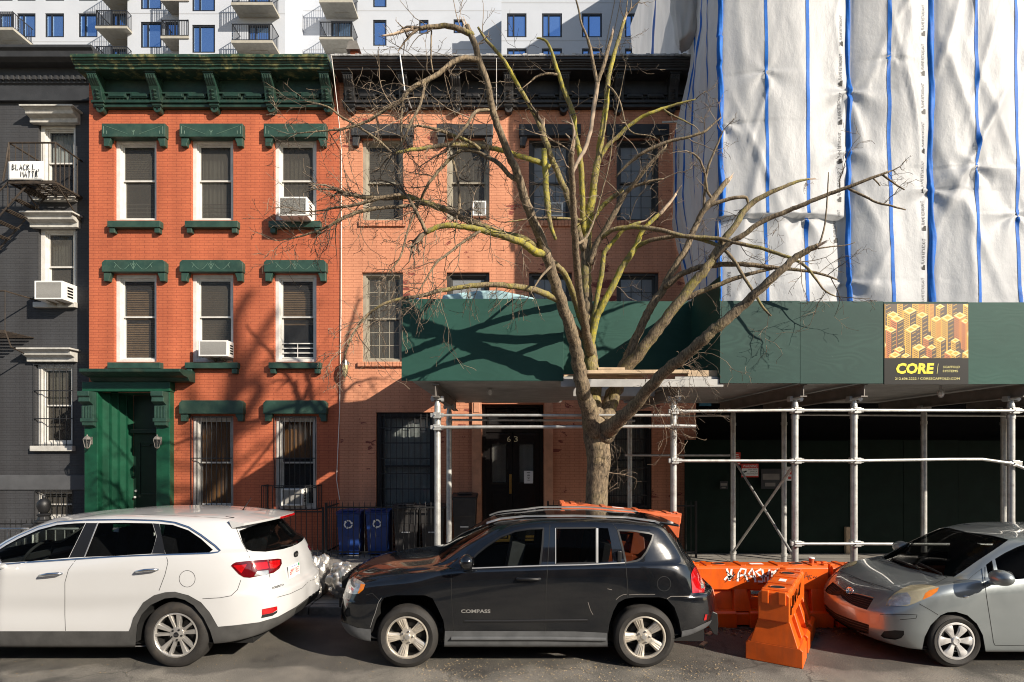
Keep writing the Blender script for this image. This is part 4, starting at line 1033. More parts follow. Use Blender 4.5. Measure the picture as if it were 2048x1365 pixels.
for (y0, z0, y1, z1, s) in ((11.15, Z(925, 11.2), 8.8, Z(1120, 8.75), .03), (8.8, Z(937, 8.8), 11.15, Z(1105, 11.2), -.03)):
    q = MB(); q.tube([(xb + s, y0, z0), (xb + s, y1, z1)], .021, 8); q.build('brace', M['galv'], shed, smooth=60)
# lamps under the deck
M['bulb'] = mat('frosted_bulb', (.85, .85, .82), .25, var=0)
for px, py, yy in ((980, 784, 9.3), (1882, 787, 8.8)):
    x, z = X(px, yy), Z(py, yy); q = MB()
    q.tube([(x, yy, zd0), (x, yy, z + .05)], .02, 8); q.lathe([(.04, z + .06), (.045, z + .03), (.03, z + .03)], (x, yy, 0), 'z', 12)
    for k in range(6): a = k * math.pi / 3; q.tube([(x + .04 * math.cos(a), yy + .04 * math.sin(a), z + .04), (x + .055 * math.cos(a), yy + .055 * math.sin(a), z), (x + .03 * math.cos(a), yy + .03 * math.sin(a), z - .06), (x, yy, z - .07)], .003, 4)
    l = q.build('lamp', M['galv'], shed)
    q = MB(); q.ball((x, yy, z - .01), .038, .038, .05, 14); q.build('lamp_bulb', M['bulb'], l, smooth=180)
# loose timber lying on the deck edge in the notch
for i, (pa, pb, py0, py1, yy, lab) in enumerate(((1150, 1380, 740, 747, 8.46, 'long timber plank lying on the shed edge behind the tree limb'), (1128, 1290, 750, 755, 8.62, 'short timber plank lying lower on the shed edge beside the trunk'), (1376, 1437, 741, 753, 8.5, 'stacked timber offcut at the right end of the shed edge'), (1196, 1250, 735, 740, 8.7, 'small pale timber block on the shed edge right of the trunk'))):
    t = MB(); x0, x1 = X(pa, yy), X(pb, yy); z0, z1 = Z(py1, yy), Z(py0, yy)
    t.obox(((x0 + x1) / 2, yy + .08, (z0 + z1) / 2), x1 - x0, .15, max(.03, z1 - z0), Matrix.Rotation(.004 * (i - 1), 3, 'Y'))
    if i == 2: t.obox(((x0 + x1) / 2 + .03, yy + .07, z0 - .025), (x1 - x0) * .7, .13, .035)
    tag(t.build('plank', M['wood'], bevel=.004), lab, 'plank', 'planks on the shed edge')
q = MB(); q.prism([(X(885, 10.5), Z(592, 10.5)), (X(960, 10.5), Z(583, 10.5)), (X(1000, 10.5), Z(583, 10.5)), (X(1070, 10.5), Z(598, 10.5)), (X(1070, 10.5), 4.0), (X(885, 10.5), 4.0)], 10.4, 10.8, 'xz'); tag(q.build('tarpaulin', mat('pale_blue_tarpaulin', (.35, .52, .55), .5, var=.25, bump=.5, bs=6), bevel=.05), 'pale blue tarpaulin peeping over the left green parapet', 'tarpaulin')
q = MB(); q.box(X(804, YS), X(836, YS), YS + .03, YS + .3, zt - .012, zt + .03); tag(q.build('tarpaulin', M['band'], bevel=.01), 'scrap of bright blue tarpaulin on the left corner of the green parapet', 'tarpaulin')
# ---------------------------------------------------------------- hoarding and dark frontage under the shed
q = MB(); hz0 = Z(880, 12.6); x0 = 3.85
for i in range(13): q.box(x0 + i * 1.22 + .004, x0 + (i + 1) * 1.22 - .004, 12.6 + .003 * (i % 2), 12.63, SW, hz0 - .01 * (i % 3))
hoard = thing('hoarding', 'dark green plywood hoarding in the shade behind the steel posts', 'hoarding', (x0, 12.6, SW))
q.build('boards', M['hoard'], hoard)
q = MB(); q.box(X(1694, 12.5), X(1703, 12.5), 12.52, 12.6, SW, Z(1055, 12.5)); q.build('batten', M['wood'], hoard)
dk = thing('building_front', 'near-black building front, deep shade put into its colour, under the right part of the shed', 'building', (3.9, 13.3, 0))
q = MB(); q.box(3.95, 20, 13.25, 14, 0, 4.2); q.build('wall', M['dark'], dk)  # wall coloured near black to carry the shade under the deck
q = MB(); q.box(X(1400, 13.1), X(1424, 13.1), 13.15, 13.25, Z(812, 13.1), Z(790, 13.1)); q.build('sign_board', mat('blue_board', (.02, .12, .18), .5), dk)
def sign(label, px0, py0, px1, py1, yy, kind):
    x0, x1, z0, z1 = X(px0, yy), X(px1, yy), Z(py1, yy), Z(py0, yy); w, h = x1 - x0, z1 - z0
    t = thing('warning_sign', label, 'sign', ((x0 + x1) / 2, yy, z0), 'small signs on the hoarding')
    q = MB(); q.box(x0, x1, yy, yy + .006, z0, z1); q.build('board', M['red_print'] if kind in ('warn', 'red') else (M['paper'] if kind == 'paper' else M['blackgrey']), t)
    q = MB()
    if kind == 'warn':
        q.box(x0 + .02 * w, x1 - .02 * w, yy - .002, yy, z0 + .1 * h, z0 + .66 * h)
        put_text(q, 'WARNING', (x0 + .08 * w, yy - .003, z0 + .73 * h), (1, 0, 0), (0, 0, 1), w=.84 * w, h=.2 * h)
        q.build('white_field', M['paper'], t); q = MB()
        put_text(q, 'THESE AREAS', (x0 + .38 * w, yy - .0035, z0 + .53 * h), (1, 0, 0), (0, 0, 1), w=.55 * w, h=.08 * h)
        put_text(q, '24 HOUR', (x0 + .5 * w, yy - .0035, z0 + .37 * h), (1, 0, 0), (0, 0, 1), w=.42 * w, h=.11 * h)
        put_text(q, 'VIDEO SURVEILLANCE', (x0 + .3 * w, yy - .0035, z0 + .22 * h), (1, 0, 0), (0, 0, 1), w=.65 * w, h=.08 * h)
        q.prism([(x0 + .08 * w, z0 + .42 * h), (x0 + .28 * w, z0 + .5 * h), (x0 + .32 * w, z0 + .42 * h), (x0 + .14 * w, z0 + .32 * h)], yy - .0035, yy - .0022, 'xz')
        q.build('print', M['ink'], t)
    elif kind == 'red':
        for k in range(6): q.box(x0 + .1 * w, x1 - (.1 + .1 * (k % 3)) * w, yy - .002, yy, z0 + (.1 + .14 * k) * h, z0 + (.16 + .14 * k) * h)
        q.build('print', M['paper'], t)
    else:
        q.box(x0 + .08 * w, x1 - .1 * w, yy - .002, yy, z0 + .45 * h, z0 + .75 * h); q.box(x0 + .2 * w, x1 - .3 * w, yy - .002, yy, z0 + .12 * h, z0 + .3 * h)
        q.build('print', M['beam'] if kind != 'paper' else M['red_print'], t)
sign('red and white WARNING sign on the dark green hoarding', 1483, 928, 1517, 955, 12.5, 'warn')
sign('narrow red notice just left of the red and white WARNING sign', 1467, 905, 1481, 931, 12.5, 'red')
sign('wide dark picture panel right of the red and white WARNING sign', 1522, 938, 1563, 978, 12.5, 'dark')
sign('small square grey notice below left of the red and white WARNING sign', 1440, 963, 1456, 979, 12.5, 'dark')
sign('white notice with a red circle hidden by the front steel post', 1574, 934, 1586, 962, 12.45, 'paper')
# ---------------------------------------------------------------- advertising poster
pt = thing('poster', 'black and gold CORE scaffold poster on the green parapet', 'poster', (X(1852, YS), YS, Z(769, YS)))
px0, px1, pz0, pz1 = X(1768, YS), X(1936, YS), Z(769, YS), Z(608, YS); yp = YS - .008
q = MB(); q.box(px0, px1, yp, YS - .0005, pz0, pz1); q.build('board', M['sheet_ink'], pt)
cols_ = [mat('gold_print', (.62, .34, .03), .5, var=0), mat('amber_print', (.42, .17, .015), .5, var=0), mat('cream_print', (.75, .58, .22), .5, var=0), mat('brown_print', (.055, .03, .015), .5, var=0), mat('orange_print', (.50, .14, .02), .5, var=0)]
q = MB(); zs0 = Z(717, YS); pw = px1 - px0; q.quad((px0 + .004, yp - .0008, zs0), (px1 - .004, yp - .0008, zs0), (px1 - .004, yp - .0008, pz1 - .004), (px0 + .004, yp - .0008, pz1 - .004), 3)
r2 = random.Random(5); lay = 0; items = []
for row in range(6):
    for c in range(6): items.append((px0 + pw * (c + .55 * (row % 2) + r2.uniform(-.22, .22)) / 5.2, pz1 + .06 - row * (pz1 - zs0) / 4.6 + r2.uniform(-.09, .09)))
def clipz(pts):
    out = []
    for i in range(len(pts)):       # clip to the picture area
        out.append((min(max(pts[i][0], px0 + .004), px1 - .004), min(max(pts[i][1], zs0), pz1 - .004)))
    return out
for (bx_, zt_) in items:
    lay += 1; y = yp - .001 - lay * .00004; s = r2.uniform(.065, .10); hh = r2.uniform(.3, .7); a = s; b = s * .55
    top = [(bx_, zt_ + b), (bx_ + a, zt_), (bx_, zt_ - b), (bx_ - a, zt_)]
    L_ = [(bx_ - a, zt_), (bx_, zt_ - b), (bx_, zt_ - b - hh), (bx_ - a, zt_ - hh)]; R_ = [(bx_, zt_ - b), (bx_ + a, zt_), (bx_ + a, zt_ - hh), (bx_, zt_ - b - hh)]
    for poly, m_ in ((top, 2), (L_, 0 if r2.random() < .7 else 4), (R_, 3 if r2.random() < .8 else 1)):
        cp = clipz(poly); q.add([(p[0], y, p[1]) for p in cp], [[0, 1, 2, 3]], m_)
    q.add([(p[0], y - .00001, p[1]) for p in clipz([(bx_, zt_ + b * .55), (bx_ + a * .55, zt_), (bx_, zt_ - b * .55), (bx_ - a * .55, zt_)])], [[0, 1, 2, 3]], 0)
    for k in range(int(hh / .03)):
        zz = zt_ - .025 - k * .03
        q.add([(p[0], y - .00001, p[1]) for p in clipz([(bx_ - a * .85, zz - b * .15), (bx_ - a * .12, zz - b * .88), (bx_ - a * .12, zz - b * .88 - .012), (bx_ - a * .85, zz - b * .15 - .012)])], [[0, 1, 2, 3]], 3)
        if k % 2 == 0: q.add([(p[0], y - .00001, p[1]) for p in clipz([(bx_ + a * .15, zz - b * .85), (bx_ + a * .85, zz - b * .15), (bx_ + a * .85, zz - b * .15 - .008), (bx_ + a * .15, zz - b * .85 - .008)])], [[0, 1, 2, 3]], 0)
q.build('city_picture', cols_, pt, recalc=False)
q = MB(); yt = yp - .004
put_text(q, 'CORE', (X(1790, YS), yt, Z(747, YS)), (1, 0, 0), (.12, 0, 1), w=X(1865, YS) - X(1790, YS), h=.15, bold=.045)
q.build('core_lettering', M['yellow'], pt)
q = MB()
put_text(q, 'SCAFFOLD', (X(1885, YS), yt, Z(737, YS)), (1, 0, 0), (.1, 0, 1), w=.245, h=.036); put_text(q, 'SYSTEMS', (X(1884, YS), yt, Z(745, YS)), (1, 0, 0), (.1, 0, 1), w=.225, h=.036)
put_text(q, '212.606.2222 / CORESCAFFOLD.COM', (X(1789, YS), yt, Z(760, YS)), (1, 0, 0), (0, 0, 1), w=X(1918, YS) - X(1789, YS), h=.034)
q.obox((X(1874, YS), yt, Z(738, YS)), .006, .001, .15, Matrix.Rotation(.12, 3, 'Y'))
q.build('small_lettering', mat('pale_yellow_print', (.75, .68, .25), .5, var=0), pt)
# ---------------------------------------------------------------- bare street tree
tree = thing('bare_tree', 'tall leafless street tree with broken lichen covered limbs growing through the shed', 'tree', (X(1193, 8.75), 8.75, SW))
tr_rnd = random.Random(21)
TW = []     # (points, radii) of limbs for twigs
def limb(name, m, pts, twig=0.0, jag=False, tip=None, n_per=5, k=10, down=.0, label=None, jit=.15, onA=False):
    if onA:
        ys = [-p[1] for p in AL]; dy = float(np.interp(-pts[0][1], ys, [p[2] for p in AL])) - pts[0][2]; pts = [(p[0], p[1], p[2] + dy, p[3]) for p in pts]
    P3 = []; 
    for p in pts: P3.append((*P(p[0], p[1], p[2]), p[3] * p[2] / F / 2))
    n = max(8, (len(P3) - 1) * n_per)
    S = smooth_line(P3, n)
    pos = []; rad = []
    for i, s in enumerate(S):
        jt = s[3] * jit
        pos.append(Vector(s[:3]) + Vector((tr_rnd.uniform(-1, 1), tr_rnd.uniform(-1, 1), tr_rnd.uniform(-1, 1))) * jt * (1 if 0 < i < len(S) - 1 else 0)); rad.append(s[3] * (1 + tr_rnd.uniform(-.2, .24) * jit))
    q = MB(); q.tube(pos, rad, k)
    o = q.build(name, m, tree, smooth=180)
    if label: tag(o, label)
    if jag:   # splintered end
        e = pos[-1]; d = (pos[-1] - pos[-3]).normalized(); s = MB()
        for j in range(7):
            off = Vector((tr_rnd.uniform(-1, 1), tr_rnd.uniform(-1, 1), tr_rnd.uniform(-1, 1))) * rad[-1] * .8
            s.tube([e + off - d * .06, e + off * .9 + d * tr_rnd.uniform(.02, .14)], [rad[-1] * .42, .002], 5)
        s.build('splinters', M['barewood'], o)
    TW.append((pos, rad, twig, down))
    return o
A_, B_, C_ = M['barkA'], M['barkB'], M['barkC']
limb('trunk', A_, [(1193, 1205, 8.75, 62), (1193, 1120, 8.75, 50), (1193, 1003, 8.75, 44), (1195, 955, 8.75, 44), (1198, 925, 8.75, 47), (1194, 890, 8.75, 49), (1191, 865, 8.75, 50), (1190, 845, 8.78, 42), (1189, 815, 8.85, 20)], k=24, n_per=5, jit=.03)
AL = [(1192, 868, 8.7, 44), (1178, 820, 8.5, 34), (1168, 785, 8.35, 30), (1158, 735, 8.2, 27), (1150, 690, 8.02, 25), (1135, 640, 7.82, 23), (1115, 580, 7.58, 22), (1100, 530, 7.4, 21), (1082, 480, 7.25, 20), (1062, 430, 7.1, 18), (1050, 400, 7.02, 17), (1035, 350, 6.9, 16), (1018, 310, 6.8, 15), (1000, 265, 6.7, 14), (985, 220, 6.6, 14), (975, 170, 6.5, 13), (960, 125, 6.45, 13), (948, 85, 6.4, 12), (934, 52, 6.4, 11)]
limb('branch', A_, AL, twig=.3, jag=True)
limb('branch', B_, [(945, 72, 7.4, 11), (930, 63, 7.38, 11), (900, 53, 7.35, 10), (870, 54, 7.3, 9), (838, 57, 7.28, 8)], twig=1, onA=True)
limb('branch', M['barewood'], [(840, 57, 7.28, 7.5), (815, 60, 7.27, 6.5), (790, 68, 7.26, 5), (763, 72, 7.25, 3)], label='pale stripped branch end', onA=True)
limb('branch', A_, [(958, 122, 7.4, 11), (930, 117, 7.3, 10), (905, 125, 7.25, 9.5), (880, 146, 7.2, 9), (850, 163, 7.15, 9), (820, 180, 7.1, 8), (800, 203, 7.1, 7.5), (770, 220, 7.1, 6.5), (740, 240, 7.1, 5.5), (710, 252, 7.1, 4.5), (680, 259, 7.1, 4), (640, 263, 7.1, 3), (595, 267, 7.1, 2)], twig=1.6, down=.2, onA=True)
limb('trunk_leader', B_, [(1190, 850, 8.8, 40), (1189, 790, 8.95, 27), (1184, 730, 9.05, 27), (1178, 690, 9.1, 25), (1177, 640, 9.1, 23), (1175, 600, 9.1, 21), (1172, 560, 9.08, 21), (1172, 520, 9.05, 20), (1170, 480, 9.0, 19)], k=14)
limb('branch', C_, [(1172, 500, 9.03, 19), (1175, 455, 9, 18), (1180, 420, 8.95, 17), (1185, 390, 8.9, 15), (1190, 350, 8.85, 14), (1198, 310, 8.85, 14), (1203, 270, 8.8, 13), (1210, 230, 8.8, 11.5), (1214, 190, 8.8, 10.5), (1218, 150, 8.8, 9), (1228, 110, 8.8, 8), (1240, 70, 8.8, 7), (1250, 36, 8.8, 6)], twig=.5, jag=True, k=12)
limb('branch', A_, [(1250, 36, 8.8, 3), (1254, 10, 8.8, 2.2), (1256, -20, 8.8, 1.5)])
limb('branch', A_, [(1180, 705, 8.95, 20), (1174, 675, 8.5, 18), (1168, 640, 8.15, 16), (1161, 600, 7.85, 15), (1155, 540, 7.5, 14.5), (1150, 480, 7.2, 14), (1147, 430, 6.95, 13), (1145, 380, 6.75, 12.5), (1142, 330, 6.55, 12), (1144, 303, 6.45, 11)], twig=.6, jag=True)
limb('branch', C_, [(1168, 470, 9, 12), (1165, 410, 8.85, 11), (1162, 340, 8.7, 11), (1158, 300, 8.6, 10), (1150, 265, 8.6, 10), (1148, 240, 8.6, 11), (1140, 210, 8.6, 9.5), (1128, 180, 8.6, 9), (1118, 150, 8.6, 8), (1108, 120, 8.6, 7), (1100, 95, 8.6, 5.5), (1088, 80, 8.6, 4.5), (1073, 77, 8.6, 3.5)], twig=.3)
limb('branch', A_, [(1116, 150, 8.6, 5), (1092, 148, 8.55, 4.5), (1075, 153, 8.55, 4), (1063, 162, 8.55, 3)], twig=.5)
limb('branch', B_, [(1168, 500, 9.0, 15), (1152, 445, 8.85, 13), (1132, 385, 8.8, 12), (1113, 340, 8.75, 12), (1097, 300, 8.7, 12), (1086, 268, 8.7, 13), (1084, 252, 8.7, 11)], twig=.5, jag=True)
limb('branch', C_, [(1086, 268, 8.7, 9), (1072, 235, 8.68, 8.5), (1050, 195, 8.66, 8), (1030, 160, 8.65, 7.5), (1010, 125, 8.62, 7), (990, 100, 8.6, 6.5), (972, 80, 8.6, 5.5), (956, 55, 8.6, 4)], twig=.3)
limb('branch', C_, [(1088, 300, 8.66, 11), (1091, 350, 8.6, 12), (1094, 400, 8.55, 12), (1100, 445, 8.55, 9), (1112, 480, 8.6, 6)], twig=.4, label='splintered hanging branch')
limb('branch', C_, [(1196, 330, 8.85, 9), (1211, 297, 8.8, 8.5), (1237, 272, 8.75, 8), (1257, 253, 8.7, 7.5), (1283, 235, 8.65, 7), (1303, 226, 8.6, 6.5), (1330, 216, 8.6, 5.5), (1360, 207, 8.55, 4.5), (1391, 199, 8.5, 2.5)], twig=.8)
limb('branch', B_, [(1325, 218, 8.6, 4), (1345, 231, 8.55, 3.5), (1370, 243, 8.5, 2.8), (1388, 252, 8.5, 2)], twig=.5)
limb('branch', M['twig_pale'], [(1144, 350, 6.62, 6), (1155, 325, 6.9, 7), (1168, 302, 7.3, 8), (1180, 268, 7.8, 8), (1188, 215, 8.3, 9), (1195, 165, 8.3, 9)], label='barkless pale forked branch')
limb('branch', A_, [(1195, 168, 8.3, 7), (1190, 148, 8.3, 7), (1186, 125, 8.3, 6.5), (1180, 95, 8.3, 6.5), (1173, 72, 8.3, 5), (1163, 48, 8.3, 4), (1157, 20, 8.3, 3.5), (1150, -8, 8.3, 3)], twig=.3)
limb('branch', A_, [(1195, 168, 8.3, 7), (1201, 150, 8.3, 7.5), (1208, 130, 8.3, 8), (1214, 105, 8.3, 8), (1220, 85, 8.3, 7), (1224, 71, 8.3, 5)], jag=True)
limb('branch', A_, [(1180, 530, 9.0, 14), (1191, 493, 8.9, 13), (1209, 462, 8.8, 12), (1231, 423, 8.7, 11), (1253, 385, 8.6, 10), (1270, 366, 8.5, 9), (1292, 337, 8.4, 8), (1312, 315, 8.35, 6.5), (1332, 293, 8.3, 4)], twig=.6)
limb('branch', A_, [(1256, 380, 8.6, 5), (1275, 371, 8.5, 5.5), (1300, 363, 8.45, 5), (1328, 358, 8.4, 3)], twig=.6)
limb('branch', A_, [(1231, 355, 8.2, 3), (1259, 326, 8.1, 6), (1286, 306, 8.0, 7), (1308, 295, 7.95, 7), (1343, 282, 7.9, 6), (1376, 275, 7.85, 5.5), (1405, 266, 7.8, 5), (1425, 250, 7.8, 4), (1442, 235, 7.8, 2.5)], twig=.7)
limb('branch', A_, [(1205, 872, 8.7, 42), (1222, 855, 8.5, 34), (1240, 838, 8.3, 28), (1265, 815, 8.1, 25), (1300, 775, 7.8, 23), (1340, 735, 7.5, 22), (1375, 708, 7.3, 22), (1410, 676, 7.1, 22), (1440, 650, 7.0, 21), (1484, 613, 6.9, 19), (1522, 577, 6.75, 17), (1563, 541, 6.65, 15), (1594, 513, 6.6, 13.5), (1618, 500, 6.55, 12), (1636, 492, 6.5, 10)], twig=.45, jag=True, k=14, down=.3)
limb('branch', A_, [(1633, 497, 6.5, 4), (1645, 470, 6.5, 3.5), (1652, 430, 6.5, 3), (1655, 385, 6.5, 2.6), (1657, 345, 6.5, 1.8)])
limb('branch', A_, [(1636, 498, 6.5, 3), (1660, 494, 6.5, 2.6), (1690, 491, 6.5, 2), (1710, 485, 6.5, 1.2)], twig=.4)
limb('branch', A_, [(1203, 872, 8.8, 36), (1220, 812, 8.92, 32), (1238, 757, 8.96, 29), (1262, 700, 8.95, 19), (1285, 650, 8.9, 17), (1300, 618, 8.85, 17), (1322, 585, 8.8, 16), (1345, 542, 8.75, 14), (1371, 500, 8.7, 13), (1390, 455, 8.7, 12), (1402, 430, 8.65, 11), (1414, 412, 8.6, 11), (1430, 393, 8.6, 12), (1456, 360, 8.6, 10)], twig=.4, jag=True)
limb('branch', A_, [(1408, 422, 8.62, 5.5), (1409, 390, 8.6, 5), (1411, 365, 8.6, 5), (1415, 340, 8.55, 5), (1425, 312, 8.5, 4.5), (1437, 284, 8.45, 4), (1447, 260, 8.4, 2)], twig=.8)
limb('branch', A_, [(1428, 398, 8.6, 5), (1415, 383, 8.55, 5), (1410, 350, 8.5, 4.5), (1398, 318, 8.45, 4), (1378, 305, 8.4, 3)], twig=.8)
limb('branch', A_, [(1395, 445, 8.68, 6), (1420, 412, 8.6, 8), (1450, 401, 8.55, 7.5), (1475, 395, 8.5, 7), (1492, 395, 8.5, 6), (1496, 412, 8.5, 4)], twig=.5)
limb('branch', B_, [(1206, 855, 8.84, 24), (1222, 808, 8.9, 25), (1247, 745, 8.88, 24), (1290, 694, 8.7, 23), (1318, 655, 8.6, 22), (1345, 622, 8.5, 20), (1385, 570, 8.4, 19), (1410, 540, 8.32, 18), (1423, 522, 8.3, 17), (1440, 491, 8.25, 14), (1467, 456, 8.2, 13), (1495, 415, 8.2, 12), (1522, 395, 8.15, 10), (1563, 376, 8.1, 7.5), (1600, 362, 8.1, 5.5), (1619, 359, 8.1, 3)], twig=.35, k=12, jag=True)
limb('branch', A_, [(1425, 524, 8.3, 12), (1456, 489, 8.15, 11), (1484, 472, 8.05, 10.5), (1522, 445, 7.95, 10), (1569, 425, 7.85, 9.5), (1605, 410, 7.75, 9), (1654, 390, 7.65, 8), (1695, 375, 7.55, 7), (1742, 357, 7.45, 6), (1780, 343, 7.4, 4)], twig=.5)
limb('branch', A_, [(1697, 378, 7.55, 5), (1723, 390, 7.5, 4.5), (1756, 406, 7.45, 4), (1785, 413, 7.4, 3.5), (1811, 420, 7.4, 2.5)], twig=.3)
limb('branch', A_, [(1765, 350, 7.42, 4), (1791, 369, 7.4, 3.3), (1809, 380, 7.4, 2.4)])
limb('branch', A_, [(1745, 356, 7.45, 3), (1757, 368, 7.4, 2.5), (1760, 372, 7.4, 2)])
limb('branch', B_, [(1205, 475, 8.82, 9), (1231, 459, 8.7, 9), (1264, 454, 8.6, 9), (1297, 457, 8.5, 9), (1330, 463, 8.4, 8.5), (1385, 475, 8.3, 8), (1432, 477, 8.2, 7.5), (1467, 485, 8.1, 7.5), (1522, 497, 8.0, 7), (1566, 511, 7.9, 6.5), (1594, 522, 7.85, 6), (1616, 538, 7.8, 5), (1635, 563, 7.8, 4), (1649, 581, 7.8, 3.5), (1671, 593, 7.8, 2.5)], twig=.5)
limb('branch', B_, [(1272, 495, 8.8, 9), (1286, 487, 8.7, 8.5), (1308, 479, 8.6, 8), (1341, 474, 8.5, 8), (1374, 474, 8.4, 7.5), (1410, 482, 8.3, 7), (1445, 497, 8.2, 7), (1470, 525, 8.1, 6.5), (1490, 558, 8.0, 6), (1510, 590, 7.9, 5.5), (1530, 620, 7.85, 4.5), (1542, 632, 7.8, 3.5)], twig=.3)
limb('branch', A_, [(1330, 575, 8.7, 12), (1370, 545, 8.55, 11), (1400, 535, 8.4, 10.5), (1450, 529, 8.3, 10), (1500, 530, 8.2, 9), (1560, 537, 8.1, 7.5), (1600, 541, 8.05, 6), (1640, 548, 8.0, 5), (1675, 560, 8.0, 3)], twig=.4)
limb('branch', A_, [(1350, 605, 8.5, 11), (1400, 585, 8.4, 10), (1450, 565, 8.3, 9), (1500, 548, 8.2, 7.5), (1545, 538, 8.15, 5)], twig=.3)
limb('branch', C_, [(1182, 700, 9.08, 16), (1191, 641, 9.0, 14), (1204, 615, 8.95, 13.5), (1224, 575, 8.9, 13), (1242, 539, 8.85, 13), (1259, 513, 8.8, 12.5), (1273, 491, 8.78, 12), (1281, 469, 8.75, 10), (1299, 447, 8.7, 8.5), (1319, 429, 8.7, 7.5)], twig=.4)
limb('branch', M['barewood'], [(1317, 431, 8.7, 7.5), (1336, 410, 8.65, 6.5), (1352, 388, 8.6, 4)], jag=True, label='pale broken branch end')
limb('branch', C_, [(1186, 660, 9.05, 12), (1190, 624, 9.0, 11), (1198, 575, 8.95, 10), (1204, 544, 8.9, 10), (1207, 511, 8.85, 9.5), (1220, 491, 8.82, 9), (1231, 478, 8.8, 8.5), (1244, 462, 8.75, 7.5), (1264, 451, 8.7, 7), (1280, 445, 8.7, 5)], twig=.5)
limb('branch', C_, [(1180, 460, 8.95, 10), (1187, 440, 8.9, 9), (1195, 425, 8.85, 9), (1207, 411, 8.8, 9), (1224, 396, 8.75, 9), (1247, 381, 8.7, 8)], twig=.4, label='short yellow lichen stub')
limb('branch', B_, [(1086, 492, 7.3, 11), (1097, 517, 7.45, 11), (1119, 537, 7.7, 12), (1132, 553, 7.9, 12), (1143, 580, 8.15, 13), (1152, 608, 8.45, 13), (1162, 638, 8.8, 13), (1174, 668, 9.0, 14)], twig=.3)
limb('branch', A_, [(1133, 628, 7.8, 10), (1146, 650, 8.15, 11), (1160, 668, 8.5, 12), (1172, 680, 8.9, 12)])
limb('branch', C_, [(1092, 508, 8.15, 17), (1070, 504, 8.05, 16), (1057, 494, 7.9, 15), (1033, 481, 7.7, 14), (1000, 471, 7.65, 13), (961, 460, 7.6, 12), (928, 454, 7.55, 11), (895, 451, 7.5, 10.5), (873, 456, 7.5, 10), (852, 465, 7.5, 9)], twig=1.5, down=.6, k=12, onA=True)
limb('branch', A_, [(853, 465, 6.67, 8), (842, 443, 6.62, 7.5), (831, 421, 6.57, 7), (820, 401, 6.57, 6), (811, 388, 6.57, 5)], twig=1)
limb('branch', B_, [(1072, 494, 8.0, 13), (1044, 477, 7.9, 13), (1022, 472, 8.0, 13), (1000, 467, 8.1, 13), (972, 456, 8.15, 13), (939, 443, 8.2, 13), (917, 432, 8.2, 13), (895, 421, 8.2, 12.5), (862, 410, 8.2, 12), (840, 402, 8.2, 11.5), (811, 394, 8.2, 11), (774, 396, 8.2, 10), (741, 396, 8.2, 9), (715, 392, 8.2, 8.5), (691, 387, 8.2, 8)], twig=1.6, jag=True, down=.5, onA=True)
limb('branch', A_, [(812, 390, 7.48, 6), (774, 394, 7.38, 6.5), (730, 405, 7.33, 6), (703, 412, 7.28, 5.5), (668, 416, 7.28, 4.5), (640, 422, 7.28, 3), (600, 424, 7.28, 1.5)], twig=1.6)
limb('branch', A_, [(850, 405, 7.48, 7), (818, 412, 7.43, 7), (774, 415, 7.38, 7), (730, 421, 7.28, 7), (697, 432, 7.23, 6.5), (675, 443, 7.18, 6), (653, 455, 7.18, 5), (620, 467, 7.18, 4), (585, 477, 7.18, 2.5), (555, 482, 7.18, 1.5)], twig=1.8)
limb('branch', C_, [(1100, 335, 8.72, 10), (1077, 324, 8.65, 10), (1050, 316, 8.55, 10), (1029, 310, 8.45, 10), (1020, 306, 8.4, 10), (994, 299, 8.3, 9.5), (961, 293, 8.2, 9), (917, 290, 8.1, 8.5), (873, 293, 8.0, 8), (840, 298, 7.95, 7.5), (813, 302, 7.9, 6.5), (789, 307, 7.9, 5)], twig=1.4, down=.4)
limb('branch', A_, [(1037, 362, 7.86, 9), (1018, 350, 7.85, 9), (1000, 330, 7.8, 8.5), (976, 315, 7.9, 8), (950, 303, 7.95, 7.5), (928, 300, 7.95, 7), (906, 313, 7.95, 7), (884, 335, 7.95, 6.5), (862, 361, 7.95, 6), (851, 379, 8.0, 5.5), (842, 399, 8.1, 4.5)], twig=1.5, onA=True)
limb('branch', A_, [(905, 318, 7.00, 5), (912, 345, 6.95, 5), (918, 380, 6.90, 5.5), (919, 410, 6.85, 6), (915, 430, 6.85, 5)], twig=1.2)
limb('branch', B_, [(960, 300, 7.00, 7), (939, 284, 6.95, 6.5), (906, 271, 6.90, 6.5), (873, 259, 6.85, 6), (838, 252, 6.80, 4.5)], twig=.8, jag=True)
limb('branch', A_, [(984, 222, 7.6, 6), (955, 222, 7.5, 6), (940, 240, 7.4, 5.5), (925, 262, 7.4, 5), (905, 285, 7.4, 4.5), (890, 305, 7.4, 4)], twig=.9, onA=True)
limb('branch', A_, [(850, 162, 6.20, 4.5), (847, 185, 6.15, 5), (838, 215, 6.10, 5), (820, 250, 6.05, 4.5), (805, 285, 6.05, 4), (790, 305, 6.05, 3)], twig=1.3, down=.5)
limb('branch', A_, [(806, 195, 6.15, 4), (804, 225, 6.15, 4), (802, 255, 6.15, 3.5), (803, 290, 6.15, 3)], twig=1)
limb('branch', A_, [(863, 62, 6.35, 3), (862, 90, 6.35, 3), (862, 115, 6.35, 3), (866, 145, 6.30, 3)], twig=.4)
